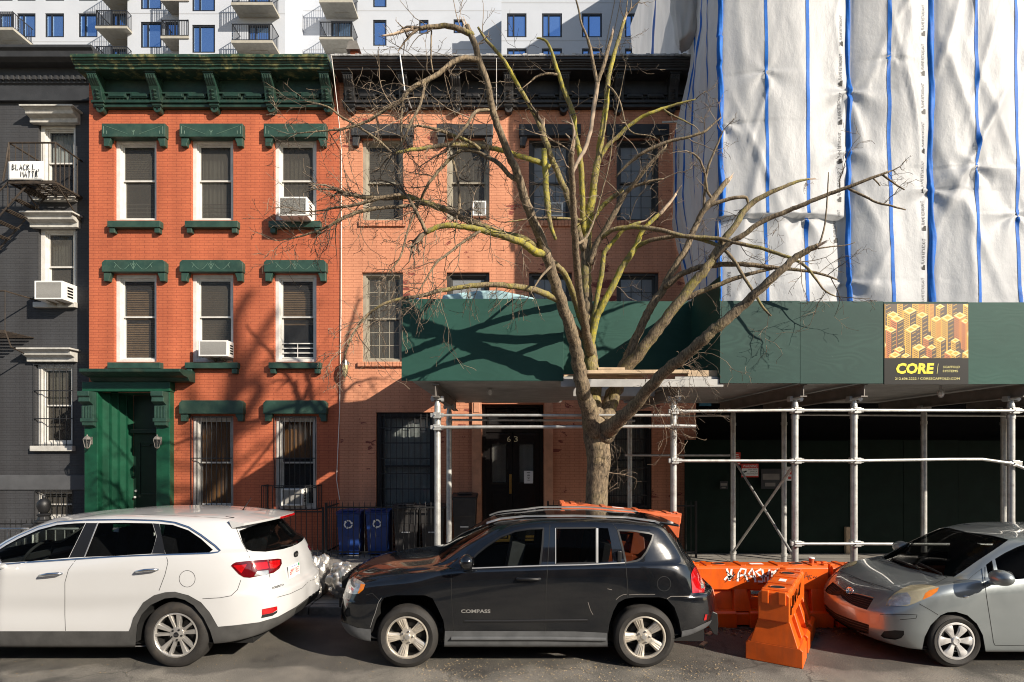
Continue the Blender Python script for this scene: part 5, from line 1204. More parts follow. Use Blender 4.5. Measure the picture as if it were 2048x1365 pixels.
limb('branch', B_, [(1118, 602, 8.2, 14), (1100, 592, 8.1, 13), (1070, 580, 7.9, 12), (1031, 574, 7.7, 11.5), (992, 570, 7.6, 10.5), (953, 571, 7.55, 10), (914, 576, 7.5, 9), (875, 583, 7.45, 8), (836, 593, 7.4, 7), (804, 597, 7.4, 6), (769, 608, 7.35, 5.5), (738, 627, 7.35, 5), (714, 656, 7.3, 4.5), (699, 684, 7.3, 3.5), (688, 720, 7.3, 2)], twig=1.7, down=.8, onA=True)
limb('branch', A_, [(784, 307, 7.9, 5), (757, 282, 7.85, 5), (717, 254, 7.8, 4.5), (678, 231, 7.75, 4), (659, 216, 7.7, 3.5), (635, 208, 7.7, 3), (610, 203, 7.7, 2)], twig=.8)
limb('branch', A_, [(960, 463, 6.77, 5), (950, 469, 6.72, 5), (917, 491, 6.67, 5), (895, 509, 6.62, 4.8), (873, 526, 6.57, 4.5), (857, 550, 6.57, 3.5), (840, 579, 6.57, 2.5)], twig=1.4, down=.8)
limb('branch', A_, [(831, 424, 6.59, 4), (820, 448, 6.57, 4), (813, 470, 6.57, 4), (802, 511, 6.57, 3.5), (790, 530, 6.57, 3), (775, 548, 6.57, 2)], twig=1.4, down=.8)
limb('branch', A_, [(1104, 532, 8.15, 6), (1078, 560, 7.75, 4), (1060, 590, 7.7, 2.5)], twig=.6, down=.8, onA=True)
limb('branch', A_, [(1085, 436, 7.12, 4), (1063, 430, 7.12, 4), (1040, 382, 7.02, 4)], twig=.2)
limb('branch', B_, [(1165, 440, 8.8, 4), (1120, 437, 8.6, 4.5), (1080, 436, 8.5, 4), (1045, 440, 8.4, 3), (1010, 445, 8.4, 2)], twig=.8)
limb('branch', A_, [(1151, 487, 7.22, 6), (1170, 478, 7.6, 5.5), (1188, 440, 8.2, 4), (1205, 380, 8.1, 3.2), (1220, 320, 8.0, 2.6), (1228, 250, 8.0, 2.2), (1240, 190, 8.0, 1.8), (1252, 130, 8.0, 1.2)], twig=.6)
limb('branch', A_, [(1212, 172, 8.8, 4), (1225, 180, 8.7, 4), (1240, 205, 8.6, 3.5), (1252, 250, 8.5, 3), (1270, 268, 8.5, 2.5), (1300, 272, 8.5, 2), (1318, 282, 8.5, 1.5)], twig=1.2)
# --- fine twigs
twm = [MB(), MB()]
NT_ = [0]
def twig(p, d, L, r, depth, down):
    NT_[0] += 1
    n = 6; pts = [p.copy()]; rad = [r]; cur = p.copy(); dd = d.normalized()
    crook = Vector((tr_rnd.gauss(0, .16), tr_rnd.gauss(0, .16), tr_rnd.gauss(0, .16)))
    for i in range(n):
        dd = (dd + crook * .22 + Vector((tr_rnd.gauss(0, .17), tr_rnd.gauss(0, .17), tr_rnd.gauss(0, .17) - .10 * down))).normalized()
        cur = cur + dd * (L / n); pts.append(cur.copy()); rad.append(max(.0022, r * (1 - .65 * (i + 1) / n)))
        if depth > 0 and tr_rnd.random() < (.62 if depth > 1 else .42):
            side = dd.cross(Vector((tr_rnd.gauss(0, 1), tr_rnd.gauss(0, 1), tr_rnd.gauss(0, 1)))).normalized()
            twig(cur, dd * .75 + side * tr_rnd.uniform(.5, 1), L * tr_rnd.uniform(.3, .6), max(.0028, rad[-1] * .75), depth - 1, down)
    twm[0 if tr_rnd.random() < .6 else 1].tube(pts, rad, 4 if r < .005 else 5, cap=False)
for pos, rad, dens, down in TW:
    if dens <= 0: continue
    Ltot = sum((a - b).length for a, b in zip(pos, pos[1:]))
    n = int(Ltot * dens * (5.4 if sum(p.x for p in pos) / len(pos) < .2 else 2.8) + .5)
    for _ in range(n):
        f = tr_rnd.uniform(.12, 1.0) ** .8; i = min(len(pos) - 2, int(f * (len(pos) - 1))); p = pos[i].lerp(pos[i + 1], tr_rnd.random())
        t = (pos[i + 1] - pos[i]).normalized(); side = t.cross(Vector((tr_rnd.gauss(0, 1), tr_rnd.gauss(0, 1), tr_rnd.gauss(0, 1)))).normalized()
        side.z -= down * .35; side.y *= .6
        r = min(rad[i] * .5, tr_rnd.uniform(.0035, .008))
        twig(p, side + t * tr_rnd.uniform(0, .8), tr_rnd.uniform(.18, .75), r, 2, down)
    e = pos[-1]; t = (pos[-1] - pos[-2]).normalized()
    for _ in range(int(2 * dens)): twig(e, t + Vector((tr_rnd.gauss(0, .4), tr_rnd.gauss(0, .3), tr_rnd.gauss(0, .4))), tr_rnd.uniform(.2, .5), max(.003, rad[-1] * .8), 2, down)
# dangling pale shoots under the big right limb and round the fork
for (px, py, Y, dx, dz, n) in ((1330, 770, 7.6, .3, -1, 4), (1345, 790, 7.5, .5, -1, 4), (1300, 800, 7.8, .3, -1, 2), (1375, 715, 7.3, .5, -.4, 4), (1225, 880, 8.5, .3, -1, 2), (1222, 950, 8.5, .5, -.3, 1), (1350, 730, 7.4, .8, .2, 3)):
    for _ in range(n): twig(P(px + tr_rnd.uniform(-12, 12), py + tr_rnd.uniform(-8, 8), Y), Vector((dx + tr_rnd.gauss(0, .4), tr_rnd.gauss(0, .3), dz + tr_rnd.gauss(0, .3))), tr_rnd.uniform(.25, .75), .0045, 2, .3)
for q, m_ in zip(twm, (M['twig'], M['twig_pale'])):
    tag(q.build('twigs', m_, tree, smooth=180, recalc=False), kind='stuff')
# a second street tree stands on the far kerb behind the viewer; its limbs shade the red front
t2 = thing('bare_tree', 'tall bare street tree on the far side of the street behind the viewer', 'tree', (4.2, -2.0, 0))
TT = 15.0
def SH(px, py): return Vector((hx(px) + 1.27 * TT, DR - TT, hz(py) + .81 * TT))
tp_ = [Vector((4.2, -2, 0)), Vector((4.25, -2, 3.5)), Vector((4.5, -2, 8)), Vector((6.2, -2, 10.4)), Vector((9.2, -2, 12.2)), SH(425, 975), SH(440, 900)]
q = MB(); q.tube([Vector(p) for p in smooth_line(tp_, 30)], [.26 - .13 * i / 29 for i in range(30)], 12); q.build('trunk', M['barkA'], t2, smooth=180)
for ln, r0, r1 in (([(440, 905), (452, 850), (462, 790), (470, 720), (476, 650), (479, 595)], .14, .07), ([(446, 880), (475, 850), (497, 790), (512, 740), (531, 680), (550, 618)], .13, .06), ([(460, 800), (500, 765), (545, 715), (600, 665), (662, 588)], .06, .025), ([(430, 940), (479, 868), (540, 835), (600, 805), (655, 772)], .07, .03), ([(420, 985), (470, 930), (540, 880), (600, 850)], .05, .02), ([(452, 850), (420, 790), (363, 757)], .05, .02), ([(436, 915), (395, 860), (365, 800), (352, 790)], .05, .02), ([(428, 960), (350, 930), (300, 890)], .05, .02), ([(425, 975), (330, 990), (240, 950), (205, 905)], .06, .02), ([(470, 720), (450, 690), (425, 665)], .03, .012), ([(531, 680), (560, 660), (590, 610)], .03, .012)):
    pp = [Vector(p) for p in smooth_line([SH(*p) + Vector((0, tr_rnd.uniform(-.3, .3), 0)) for p in ln], 14)]
    q = MB(); q.tube(pp, [1.25 * (r0 + (r1 - r0) * i / 13) for i in range(14)], 8); q.build('branch', M['barkA'], t2, smooth=180)
print('twigs', NT_[0])
# ---------------------------------------------------------------- parked cars
def paint(name, col, metal, rough, dusty, dust_col=(.22, .19, .15)):
    t = NT(name); b = t.b
    b.inputs['Metallic'].default_value = metal; b.inputs['Coat Weight'].default_value = 1; b.inputs['Coat Roughness'].default_value = .03
    f = t.ramp(t.noise(3.5, 7, rough=.65), .35, .8)
    c = t.mix(t.math('MULTIPLY', f, dusty), col, dust_col); t.l(c, b.inputs['Base Color'])
    r = t.math('ADD', t.math('MULTIPLY', f, .18), rough); t.l(r, b.inputs['Roughness'])
    # upward faces carry settled dust
    return t.mat
M['p_black'] = paint('dusty_black_paint', (.004, .005, .007), .0, .10, .018)
M['p_white'] = paint('white_car_paint', (.52, .522, .525), 0, .28, .10, (.40, .38, .34))
M['p_silver'] = paint('grey_silver_paint', (.27, .30, .31), .65, .30, .08)
M['tyre'] = mat('tyre_rubber', (.020, .018, .0165), .75, var=.35, vs=9, bump=.3, bs=90, dirt=(.09, .07, .05), dirt_amt=.3, ds=6)
M['alloy'] = mat('alloy_rim', (.66, .61, .53), .34, metal=.65, var=.15, vs=9, dirt=(.22, .13, .07), dirt_amt=.4, ds=7)
M['alloy_dk'] = mat('shaded_alloy', (.035, .034, .033), .4, metal=.5, var=.2)  # barrel and disc darkened, shade between the spokes is in the colour
M['alloy_sil'] = mat('machined_alloy', (.62, .60, .57), .3, metal=.75, var=.12)
M['cover'] = mat('plastic_wheel_cover', (.56, .55, .54), .38, metal=.3, var=.12, dirt=(.25, .2, .15), dirt_amt=.3, ds=8)
M['clad'] = mat('grey_plastic_cladding', (.055, .054, .052), .65, var=.25, vs=8, bump=.15, bs=120)
M['cladj'] = mat('weathered_cladding', (.085, .088, .092), .55, var=.25, vs=8, bump=.1, bs=120)
M['gap'] = mat('panel_gap', (.004, .004, .004), .8, var=0)
M['rubber'] = mat('black_trim', (.008, .008, .009), .45, var=0)
M['chrome'] = mat('chrome', (.75, .76, .78), .12, metal=1, var=0)
M['satin'] = mat('satin_trim', (.55, .54, .52), .4, metal=.8, var=.1)
M['inner'] = mat('car_interior', (.012, .012, .013), .7, var=.2)
M['seat'] = mat('seat_cloth', (.03, .03, .033), .8, var=.3, vs=10)
M['lampred'] = mat('red_lamp', (.42, .004, .006), .08, var=.35, vs=14, coat=1)
M['lampdk'] = mat('dark_red_lamp', (.10, .002, .004), .08, var=.3, vs=14, coat=1)
M['lampclear'] = mat('clear_lamp', (.55, .54, .52), .12, metal=.6, var=.4, vs=24, coat=1)
M['lampcloud'] = mat('clouded_lamp', (.50, .43, .27), .22, metal=.3, var=.25, vs=9, coat=1)
M['lampamber'] = mat('amber_lamp', (.75, .20, .01), .12, var=.2, vs=18, coat=1)
M['plate'] = mat('white_number_plate', (.78, .76, .74), .4, var=.08)
def cglass(name, tint, fac):
    return glass_mat(name, tint, (.006, .007, .008), fac, .015, 1.5)
M['g_clear'] = cglass('car_glass', (.66, .71, .69), .06); M['g_dark'] = cglass('tinted_car_glass', (.36, .37, .37), .07)
M['g_shield'] = cglass('windscreen_glass', (.62, .67, .64), .06)
# metallic clear-coat on bodies sits on fine curved grids
class Car:
    def __init__(s, name, label, Yc, x0, rings, sub=6):
        s.t = thing(name, label, 'car', (x0, Yc, 0)); s.Yc = Yc; s.x0 = x0
        nu = 13; uq = []
        for i in range(12): uq += list(i + np.arange(sub) / sub)
        uq.append(12); uq = np.array(uq); nr = len(rings)
        A = np.zeros((nr, len(uq), 3))
        for r, ring in enumerate(rings):
            ks = sorted(ring); 
            for k in range(3): A[r, :, k] = pchip(ks, [ring[q][k] for q in ks], uq)
        vq = []
        for i in range(nr - 1): vq += list(i + np.arange(sub) / sub)
        vq.append(nr - 1); vq = np.array(vq)
        G = np.zeros((len(vq), len(uq), 3))
        for j in range(len(uq)):
            for k in range(3): G[:, j, k] = pchip(np.arange(nr), A[:, j, k], vq)
        bm = bmesh.new(); V = [[bm.verts.new((G[i, j, 0], Yc - G[i, j, 1], G[i, j, 2])) for j in range(len(uq))] for i in range(len(vq))]
        for i in range(len(vq) - 1):
            for j in range(len(uq) - 1):
                bm.faces.new((V[i][j], V[i][j + 1], V[i + 1][j + 1], V[i + 1][j]))
        bmesh.ops.remove_doubles(bm, verts=bm.verts[:], dist=1e-4)
        bmesh.ops.dissolve_degenerate(bm, dist=1e-5, edges=bm.edges[:])
        bm.normal_update()
        # point outward: roof faces must look up
        top = max(bm.faces, key=lambda f: f.calc_center_median().z)
        if top.normal.z < 0: bmesh.ops.reverse_faces(bm, faces=bm.faces[:])
        bm.normal_update()
        s.bm = bm; s.lay = bm.faces.layers.int.new('part'); s.seam = Yc; s.pts = {}
        
        bm.verts.index_update(); vs = [v.co.copy() for v in bm.verts]; fs = [[v.index for v in f.verts] for f in bm.faces]; nv = len(vs)
        vs += [Vector((v.x, 2 * Yc - v.y, v.z)) for v in vs]; fs += [[i + nv for i in f][::-1] for f in fs]
        s.bvh0 = BVHTree.FromPolygons(vs, fs)
    def ray(s, px, py):
        d = Vector(((px - CX) / F, 1, (CY - py) / F)).normalized()
        h, n, i, dist = s.bvh0.ray_cast(CAM, d)
        if h is None: h, n, i, dist = s.bvh0.find_nearest(P(px, py, s.Yc - .3))
        return h, n
    def facing(s, f):
        return f.normal.dot(f.calc_center_median() - CAM) < 0
    def cut(s, poly, pid):
        bm = s.bm; lay = s.lay
        def pr(v): y = max(v.y, .1); return (CX + F * v.x / y, CY - F * (v.z - CH) / y)
        n = len(poly)
        for i in range(n):
            p, q = poly[i], poly[(i + 1) % n]
            if abs(p[0] - q[0]) + abs(p[1] - q[1]) < .01: continue
            d1 = Vector(((p[0] - CX) / F, 1, (CY - p[1]) / F)); d2 = Vector(((q[0] - CX) / F, 1, (CY - q[1]) / F)); no = d1.cross(d2).normalized()
            a0, a1 = min(p[0], q[0]) - 1, max(p[0], q[0]) + 1; b0, b1 = min(p[1], q[1]) - 1, max(p[1], q[1]) + 1
            fs = []
            for f in bm.faces:
                if not s.facing(f): continue
                pp = [pr(v.co) for v in f.verts]
                if max(t[0] for t in pp) < a0 or min(t[0] for t in pp) > a1 or max(t[1] for t in pp) < b0 or min(t[1] for t in pp) > b1: continue
                fs.append(f)
            if not fs: continue
            ge = set(); gv = set()
            for f in fs: ge.update(f.edges); gv.update(f.verts)
            bmesh.ops.bisect_plane(bm, geom=list(gv) + list(ge) + fs, dist=1e-5, plane_co=CAM, plane_no=no)
        bm.normal_update()
        def inside(x, y):
            c = False; j = n - 1
            for i in range(n):
                xi, yi = poly[i]; xj, yj = poly[j]
                if (yi > y) != (yj > y) and x < (xj - xi) * (y - yi) / (yj - yi) + xi: c = not c
                j = i
            return c
        k = 0
        for f in bm.faces:
            if s.facing(f):
                u = pr(f.calc_center_median())
                if inside(*u): f[lay] = pid; k += 1
        return k
    def mark(s, fn, pid):
        for f in s.bm.faces:
            if fn(f.calc_center_median(), f): f[s.lay] = pid
    def finish_normals(s):
        bm = s.bm; bm.normal_update(); s.nrm = {}
        for v in bm.verts:
            n = v.normal.copy()
            if abs(v.co.y - s.Yc) < 1e-3: n.y = 0; n.normalize()
            s.nrm[v] = n
    def part(s, pid, name, m, parent=None, off=0.0, far=True, split=False, label=None, rnd_=None):
        """collect the faces of a part, on the near half and mirrored on the far half"""
        fs = [f for f in s.bm.faces if f[s.lay] == pid]
        out = []
        def geo(mirror):
            idx = {}; vs = []; ns = []; ff = []
            for f in fs:
                r = []
                for v in f.verts:
                    if v not in idx:
                        idx[v] = len(vs); n = s.nrm[v]; c = v.co + n * off
                        if mirror: c = Vector((c.x, 2 * s.Yc - c.y, c.z)); n = Vector((n.x, -n.y, n.z))
                        vs.append(c); ns.append(n)
                    r.append(idx[v])
                ff.append(r[::-1] if mirror else r)
            return vs, ff, ns
        if not fs: return None
        sides = [False, True] if far else [False]
        if split:
            for mi in sides:
                vs, ff, ns = geo(mi); q = MB(); q.add(vs, ff); out.append(q.build(name, m, parent or s.t, smooth=180, recalc=False, normals=ns))
        else:
            q = MB(); NS = []
            for mi in sides: vs, ff, ns = geo(mi); q.add(vs, ff); NS += ns
            out.append(q.build(name, m, parent or s.t, smooth=180, recalc=False, normals=NS))
        if label:
            for o in out: tag(o, label)
        return out[0] if not split else out
    def ribbon(s, pts, w, off=.0015, mir=True, name='trim', m=None, parent=None, closed=False, step=6, mb=None, half=0.0):
        """thin strip lying on the body along a traced line"""
        L = []
        P_ = pts + [pts[0]] if closed else pts
        for a, b in zip(P_, P_[1:]):
            k = max(1, int(math.hypot(b[0] - a[0], b[1] - a[1]) / step))
            for i in range(k): L.append((a[0] + (b[0] - a[0]) * i / k, a[1] + (b[1] - a[1]) * i / k))
        L.append(P_[-1])
        H = [s.ray(*p) for p in L]; H = [(h, n) for h, n in H if h is not None]
        if len(H) < 2: return None
        q = mb or MB(); vs = []
        for i, (h, n) in enumerate(H):
            t = (H[min(i + 1, len(H) - 1)][0] - H[max(i - 1, 0)][0])
            if t.length < 1e-9: t = Vector((1, 0, 0))
            t.normalize(); sd = t.cross(n).normalized()
            vs += [h - sd * w / 2 + n * off, h + n * (off + half), h + sd * w / 2 + n * off]
        fs = []
        for i in range(len(H) - 1):
            fs += [[3 * i, 3 * i + 1, 3 * i + 4, 3 * i + 3], [3 * i + 1, 3 * i + 2, 3 * i + 5, 3 * i + 4]]
        q.add(vs, fs); mv = [(v.x, 2 * s.Yc - v.y, v.z) for v in vs]; mf = [f[::-1] for f in fs]
        if mb is not None:
            if mir: q.add(mv, mf)
            return None
        if mir: MB().add(mv, mf).build(name, m, parent or s.t, smooth=180, recalc=False)
        return q.build(name, m, parent or s.t, smooth=180, recalc=False)
    def well(s, poly, depth=.42):
        H = [s.ray(*p)[0] for p in poly]; H = [h for h in H if h is not None]
        for mi in (0, 1):
            q = MB(); a = [Vector((h.x, 2 * s.Yc - h.y if mi else h.y, h.z)) for h in H]; dy = -depth if mi else depth
            for u, v in zip(a, a[1:]): q.quad(u, v, v + Vector((0, dy, 0)), u + Vector((0, dy, 0)))
            yb = (2 * s.Yc - min(h.y for h in H) if mi else min(h.y for h in H)) + dy
            q.add([(h.x, yb, h.z) for h in a], [list(range(len(a)))])
            q.build('wheel_well', M['gap'], s.t, recalc=False)
    def text(s, body, p0, p1, hpx, m, name, bold=0.0):
        q = MB(); vs, fs = text_geo(body, bold); Wd = max(v[0] for v in vs); pts = []
        for v in vs:
            t = v[0] / Wd; px = p0[0] + (p1[0] - p0[0]) * t; py = p0[1] + (p1[1] - p0[1]) * t - v[1] * hpx
            h, n = s.ray(px, py); pts.append(h + n * .004 if h is not None else P(px, py, s.Yc - .9))
        q.add(pts, fs); return q.build(name, m, s.t)
    def wheels(s, wx, r, w, rim, style, yin=.02, mats=None, half=.9):
        near = wheel(s.t, wx[0], s.Yc - half + w / 2 + yin, r, w, rim, style)
        for k, (x, side) in enumerate(((wx[1], 1), (wx[0], -1), (wx[1], -1))):
            c = copy_tree(near, s.t); c.location = (x - wx[0], 0, 0)
            if side < 0:
                c.rotation_euler = (0, 0, math.pi)
                # turn about the hub so that the face looks to the far side
                hub = Vector((wx[0] - s.x0, -half + w / 2 + yin, 0)); tgt = Vector((x - s.x0, half - w / 2 - yin, 0)); c.location = tgt + hub
    def interior(s, xs, zfloor, zseat, ztop, wid, steer=None, dash=(-.28, .36, -.16, .2)):
        q = MB(); q.box(xs[0] - .7, xs[-1] + .7, s.Yc - wid, s.Yc + wid, zfloor, zfloor + .06); q.build('floor', M['inner'], s.t)
        for x in xs:
            for sy in (-.36, .36):
                q = MB(); yc = s.Yc + sy
                q.obox((x, yc, zseat), .5, .5, .16); q.obox((x + .27, yc, zseat + .33), .16, .5, .62, Matrix.Rotation(.2, 3, 'Y')); q.obox((x + .37, yc, zseat + .76), .10, .27, .20, Matrix.Rotation(.15, 3, 'Y'))
                q.tube([(x + .34, yc - .06, zseat + .6), (x + .37, yc - .06, zseat + .72)], .008, 5); q.tube([(x + .34, yc + .06, zseat + .6), (x + .37, yc + .06, zseat + .72)], .008, 5)
                q.build('seat', M['seat'], s.t, bevel=.04)
        if steer:
            q = MB(); x, z = steer; pts = []
            for k in range(25):
                a = 2 * math.pi * k / 24; pts.append((x + .08 * math.sin(a) * 0 + .10 * math.cos(a), s.Yc - .36 + .19 * math.sin(a), z + .16 * math.cos(a)))
            q.tube(pts, .016, 8); q.tube([(x, s.Yc - .36, z), (x - .3, s.Yc - .36, z - .1)], .03, 6); q.obox((x, s.Yc - .36, z), .05, .30, .07); q.build('steering_wheel', M['inner'], s.t)
            q = MB(); q.obox((x + dash[0], s.Yc, z + dash[2]), dash[1], wid * 1.75, dash[3]); q.build('dashboard', M['inner'], s.t, bevel=.06)
def wheel(root, x, y, r, w, rim, style):
    q = MB(); h = w / 2
    prof = [(rim - .005, -h + .03), (rim + .006, -h + .012), (rim + .02, -h + .004), ((rim + r) / 2, -h - .004), (r - .045, -h + .004), (r - .022, -h + .014), (r - .008, -h + .028), (r - .001, -h + .045)]
    for k in range(4):
        c = -h + .05 + (w - .1) * (k + .5) / 4; g = .006; prof += [(r, c - .018), (r, c - g), (r - .009, c - g + .001), (r - .009, c + g - .001), (r, c + g)]
    prof += [(r - .001, h - .045), (r - .008, h - .028), (r - .03, h - .01), ((rim + r) / 2, h), (rim, h - .02)]
    q.lathe(prof, (x, y, r), 'y', 64)
    t = q.build('wheel', M['tyre'], root, smooth=40, recalc=True)
    q = MB(); q.lathe([(rim + .004, -h + .022), (rim + .004, -h + .010), (rim - .010, -h + .006), (rim - .016, -h + .012), (rim - .022, -h + .04)], (x, y, r), 'y', 64)
    am = {'jeep': M['alloy'], 'sorento': M['alloy_sil'], 'cover': M['cover']}[style]
    rm = q.build('rim', am, t, smooth=40)
    q = MB(); q.lathe([(rim - .021, -h + .039), (rim - .03, -h + .09), (rim - .035, h - .03)], (x, y, r), 'y', 64); q.build('barrel', M['alloy_dk'], t, smooth=40)
    q = MB(); q.lathe([(.001, -h + .11), (rim * .62, -h + .11), (rim * .62, -h + .125)], (x, y, r), 'y', 40); q.build('brake_disc', M['alloy_dk'], t, smooth=40)
    q = MB(); q.lathe([(.001, 0), (rim - .03, 0)], (x, y, r), 'y', 40); q.build('wheel_back', M['gap'], t)
    s = MB()
    def pt(a, rr, off, yy): return (x + rr * math.cos(a) - off * math.sin(a), y + yy, r + rr * math.sin(a) + off * math.cos(a))
    def spoke(a, secs, yb=.05):  # secs: (radius, half width, y front)
        vs = []; 
        for (rr, hw, yy) in secs: vs += [pt(a, rr, -hw, yy + .012), pt(a, rr, -hw * .72, yy), pt(a, rr, hw * .72, yy), pt(a, rr, hw, yy + .012), pt(a, rr, hw, yy + yb), pt(a, rr, -hw, yy + yb)]
        fs = [[6 * i + k, 6 * i + (k + 1) % 6, 6 * (i + 1) + (k + 1) % 6, 6 * (i + 1) + k] for i in range(len(secs) - 1) for k in range(6)] + [list(range(6)), [6 * (len(secs) - 1) + k for k in range(5, -1, -1)]]
        s.add(vs, fs)
    if style == 'jeep':
        for k in range(5):
            a = math.pi / 2 * 0 + 2 * math.pi * k / 5 + math.pi / 2 + .35
            for o in (-1, 1):
                spoke(a + o * .0, [(.05, .012, -h + .055)] * 1 + [(.10, .016, -h + .045), (rim - .06, .02, -h + .022), (rim - .014, .024, -h + .018)]) if 0 else None
            spoke(a, [(.045, .040, -h + .050), (.09, .037, -h + .042), (rim * .66, .047, -h + .028), (rim - .012, .060, -h + .018)])
            for o in (-.018, 0, .018):
                s.tube([pt(a, .10, o * .8, -h + .039), pt(a, rim * .66, o * 1.15, -h + .025), pt(a, rim - .03, o * 1.4, -h + .017)], .0045, 5)
        s.lathe([(.001, -h + .022), (.034, -h + .024), (.040, -h + .034), (.088, -h + .045), (.090, -h + .09)], (x, y, r), 'y', 30)
        so = s.build('spokes', am, rm, smooth=40)
        for k in range(5): a = 2 * math.pi * k / 5 + math.pi / 2 + .35 + .63; MB().lathe([(.001, -h + .018), (.010, -h + .020), (.012, -h + .05)], (x + .062 * math.cos(a), y, r + .062 * math.sin(a)), 'y', 8).build('wheel_nut', M['chrome'], rm)
        q = MB(); q.lathe([(.001, -h + .018), (.026, -h + .019), (.030, -h + .026)], (x, y, r), 'y', 24); q.build('hub_cap', M['satin'], rm, smooth=40)
    elif style == 'sorento':
        for k in range(5):
            a = 2 * math.pi * k / 5 + math.pi / 2 + .1
            for o, big in ((-.24, 1), (.22, 0)):
                secs = [(.055, .016, -h + .045), (.10, .017, -h + .036), (rim * .7, .025 if big else .016, -h + .022), (rim - .012, .034 if big else .021, -h + .014)]
                if big: spoke(a + o, secs)
                else: spoke(a + o, secs)
        s.lathe([(.001, -h + .024), (.034, -h + .026), (.078, -h + .036), (.082, -h + .08)], (x, y, r), 'y', 30)
        s.build('spokes', am, rm, smooth=40)
        for k in range(5): a = 2 * math.pi * k / 5 + math.pi / 2 - .5; MB().lathe([(.001, -h + .02), (.011, -h + .022), (.012, -h + .05)], (x + .058 * math.cos(a), y, r + .058 * math.sin(a)), 'y', 8).build('wheel_nut', M['gap'], rm)
        q = MB(); q.lathe([(.001, -h + .019), (.027, -h + .02), (.031, -h + .028)], (x, y, r), 'y', 24); q.build('hub_cap', M['rubber'], rm, smooth=40)
        q = MB(); put_text(q, 'KIA', (x - .021, y - h + .0175, r - .008), (1, 0, 0), (0, 0, 1), w=.042, h=.016); q.build('emblem', M['chrome'], rm)
    else:
        for k in range(6):
            a = 2 * math.pi * k / 6
            spoke(a, [(.035, .024, -h + .022), (.07, .026, -h + .014), (rim * .55, .037, -h + .004), (rim * .8, .053, -h + .004), (rim - .006, .046, -h + .012)], .02)
        s.lathe([(rim - .002, -h + .004), (rim - .018, -h + .002), (rim - .022, -h + .02)], (x, y, r), 'y', 60)
        s.lathe([(.028, -h + .006), (.036, -h + .004), (.048, -h + .012), (.055, -h + .03)], (x, y, r), 'y', 30); s.lathe([(.001, -h + .010), (.028, -h + .008)], (x, y, r), 'y', 24)
        s.build('wheel_cover', am, rm, smooth=40)
    return t
def mirror_part(car, pts, m, name='door_mirror', r=(.09, .11, .07), back=0):
    for sgn in (1, -1):
        q = MB(); c = Vector(pts) + Vector((back if sgn < 0 else 0, 0, 0)); y = car.Yc + sgn * (c.y - car.Yc)
        q.ball((c.x, y, c.z), *r, n=20); q.tube([(c.x + .02, y - sgn * (c.y - car.Yc) * .0, c.z - r[2] * .6), (c.x + .03, car.Yc + sgn * (c.y - car.Yc) * .82, c.z - r[2] * 1.1)], .03, 8)
        o = q.build(name, m, car.t, smooth=60)
        q = MB(); q.lathe([(.001, c.x + r[0] * .9), (r[2] * .8, c.x + r[0] * .88)], (0, y, c.z), 'x', 20); q.build('mirror_glass', M['chrome'], o)

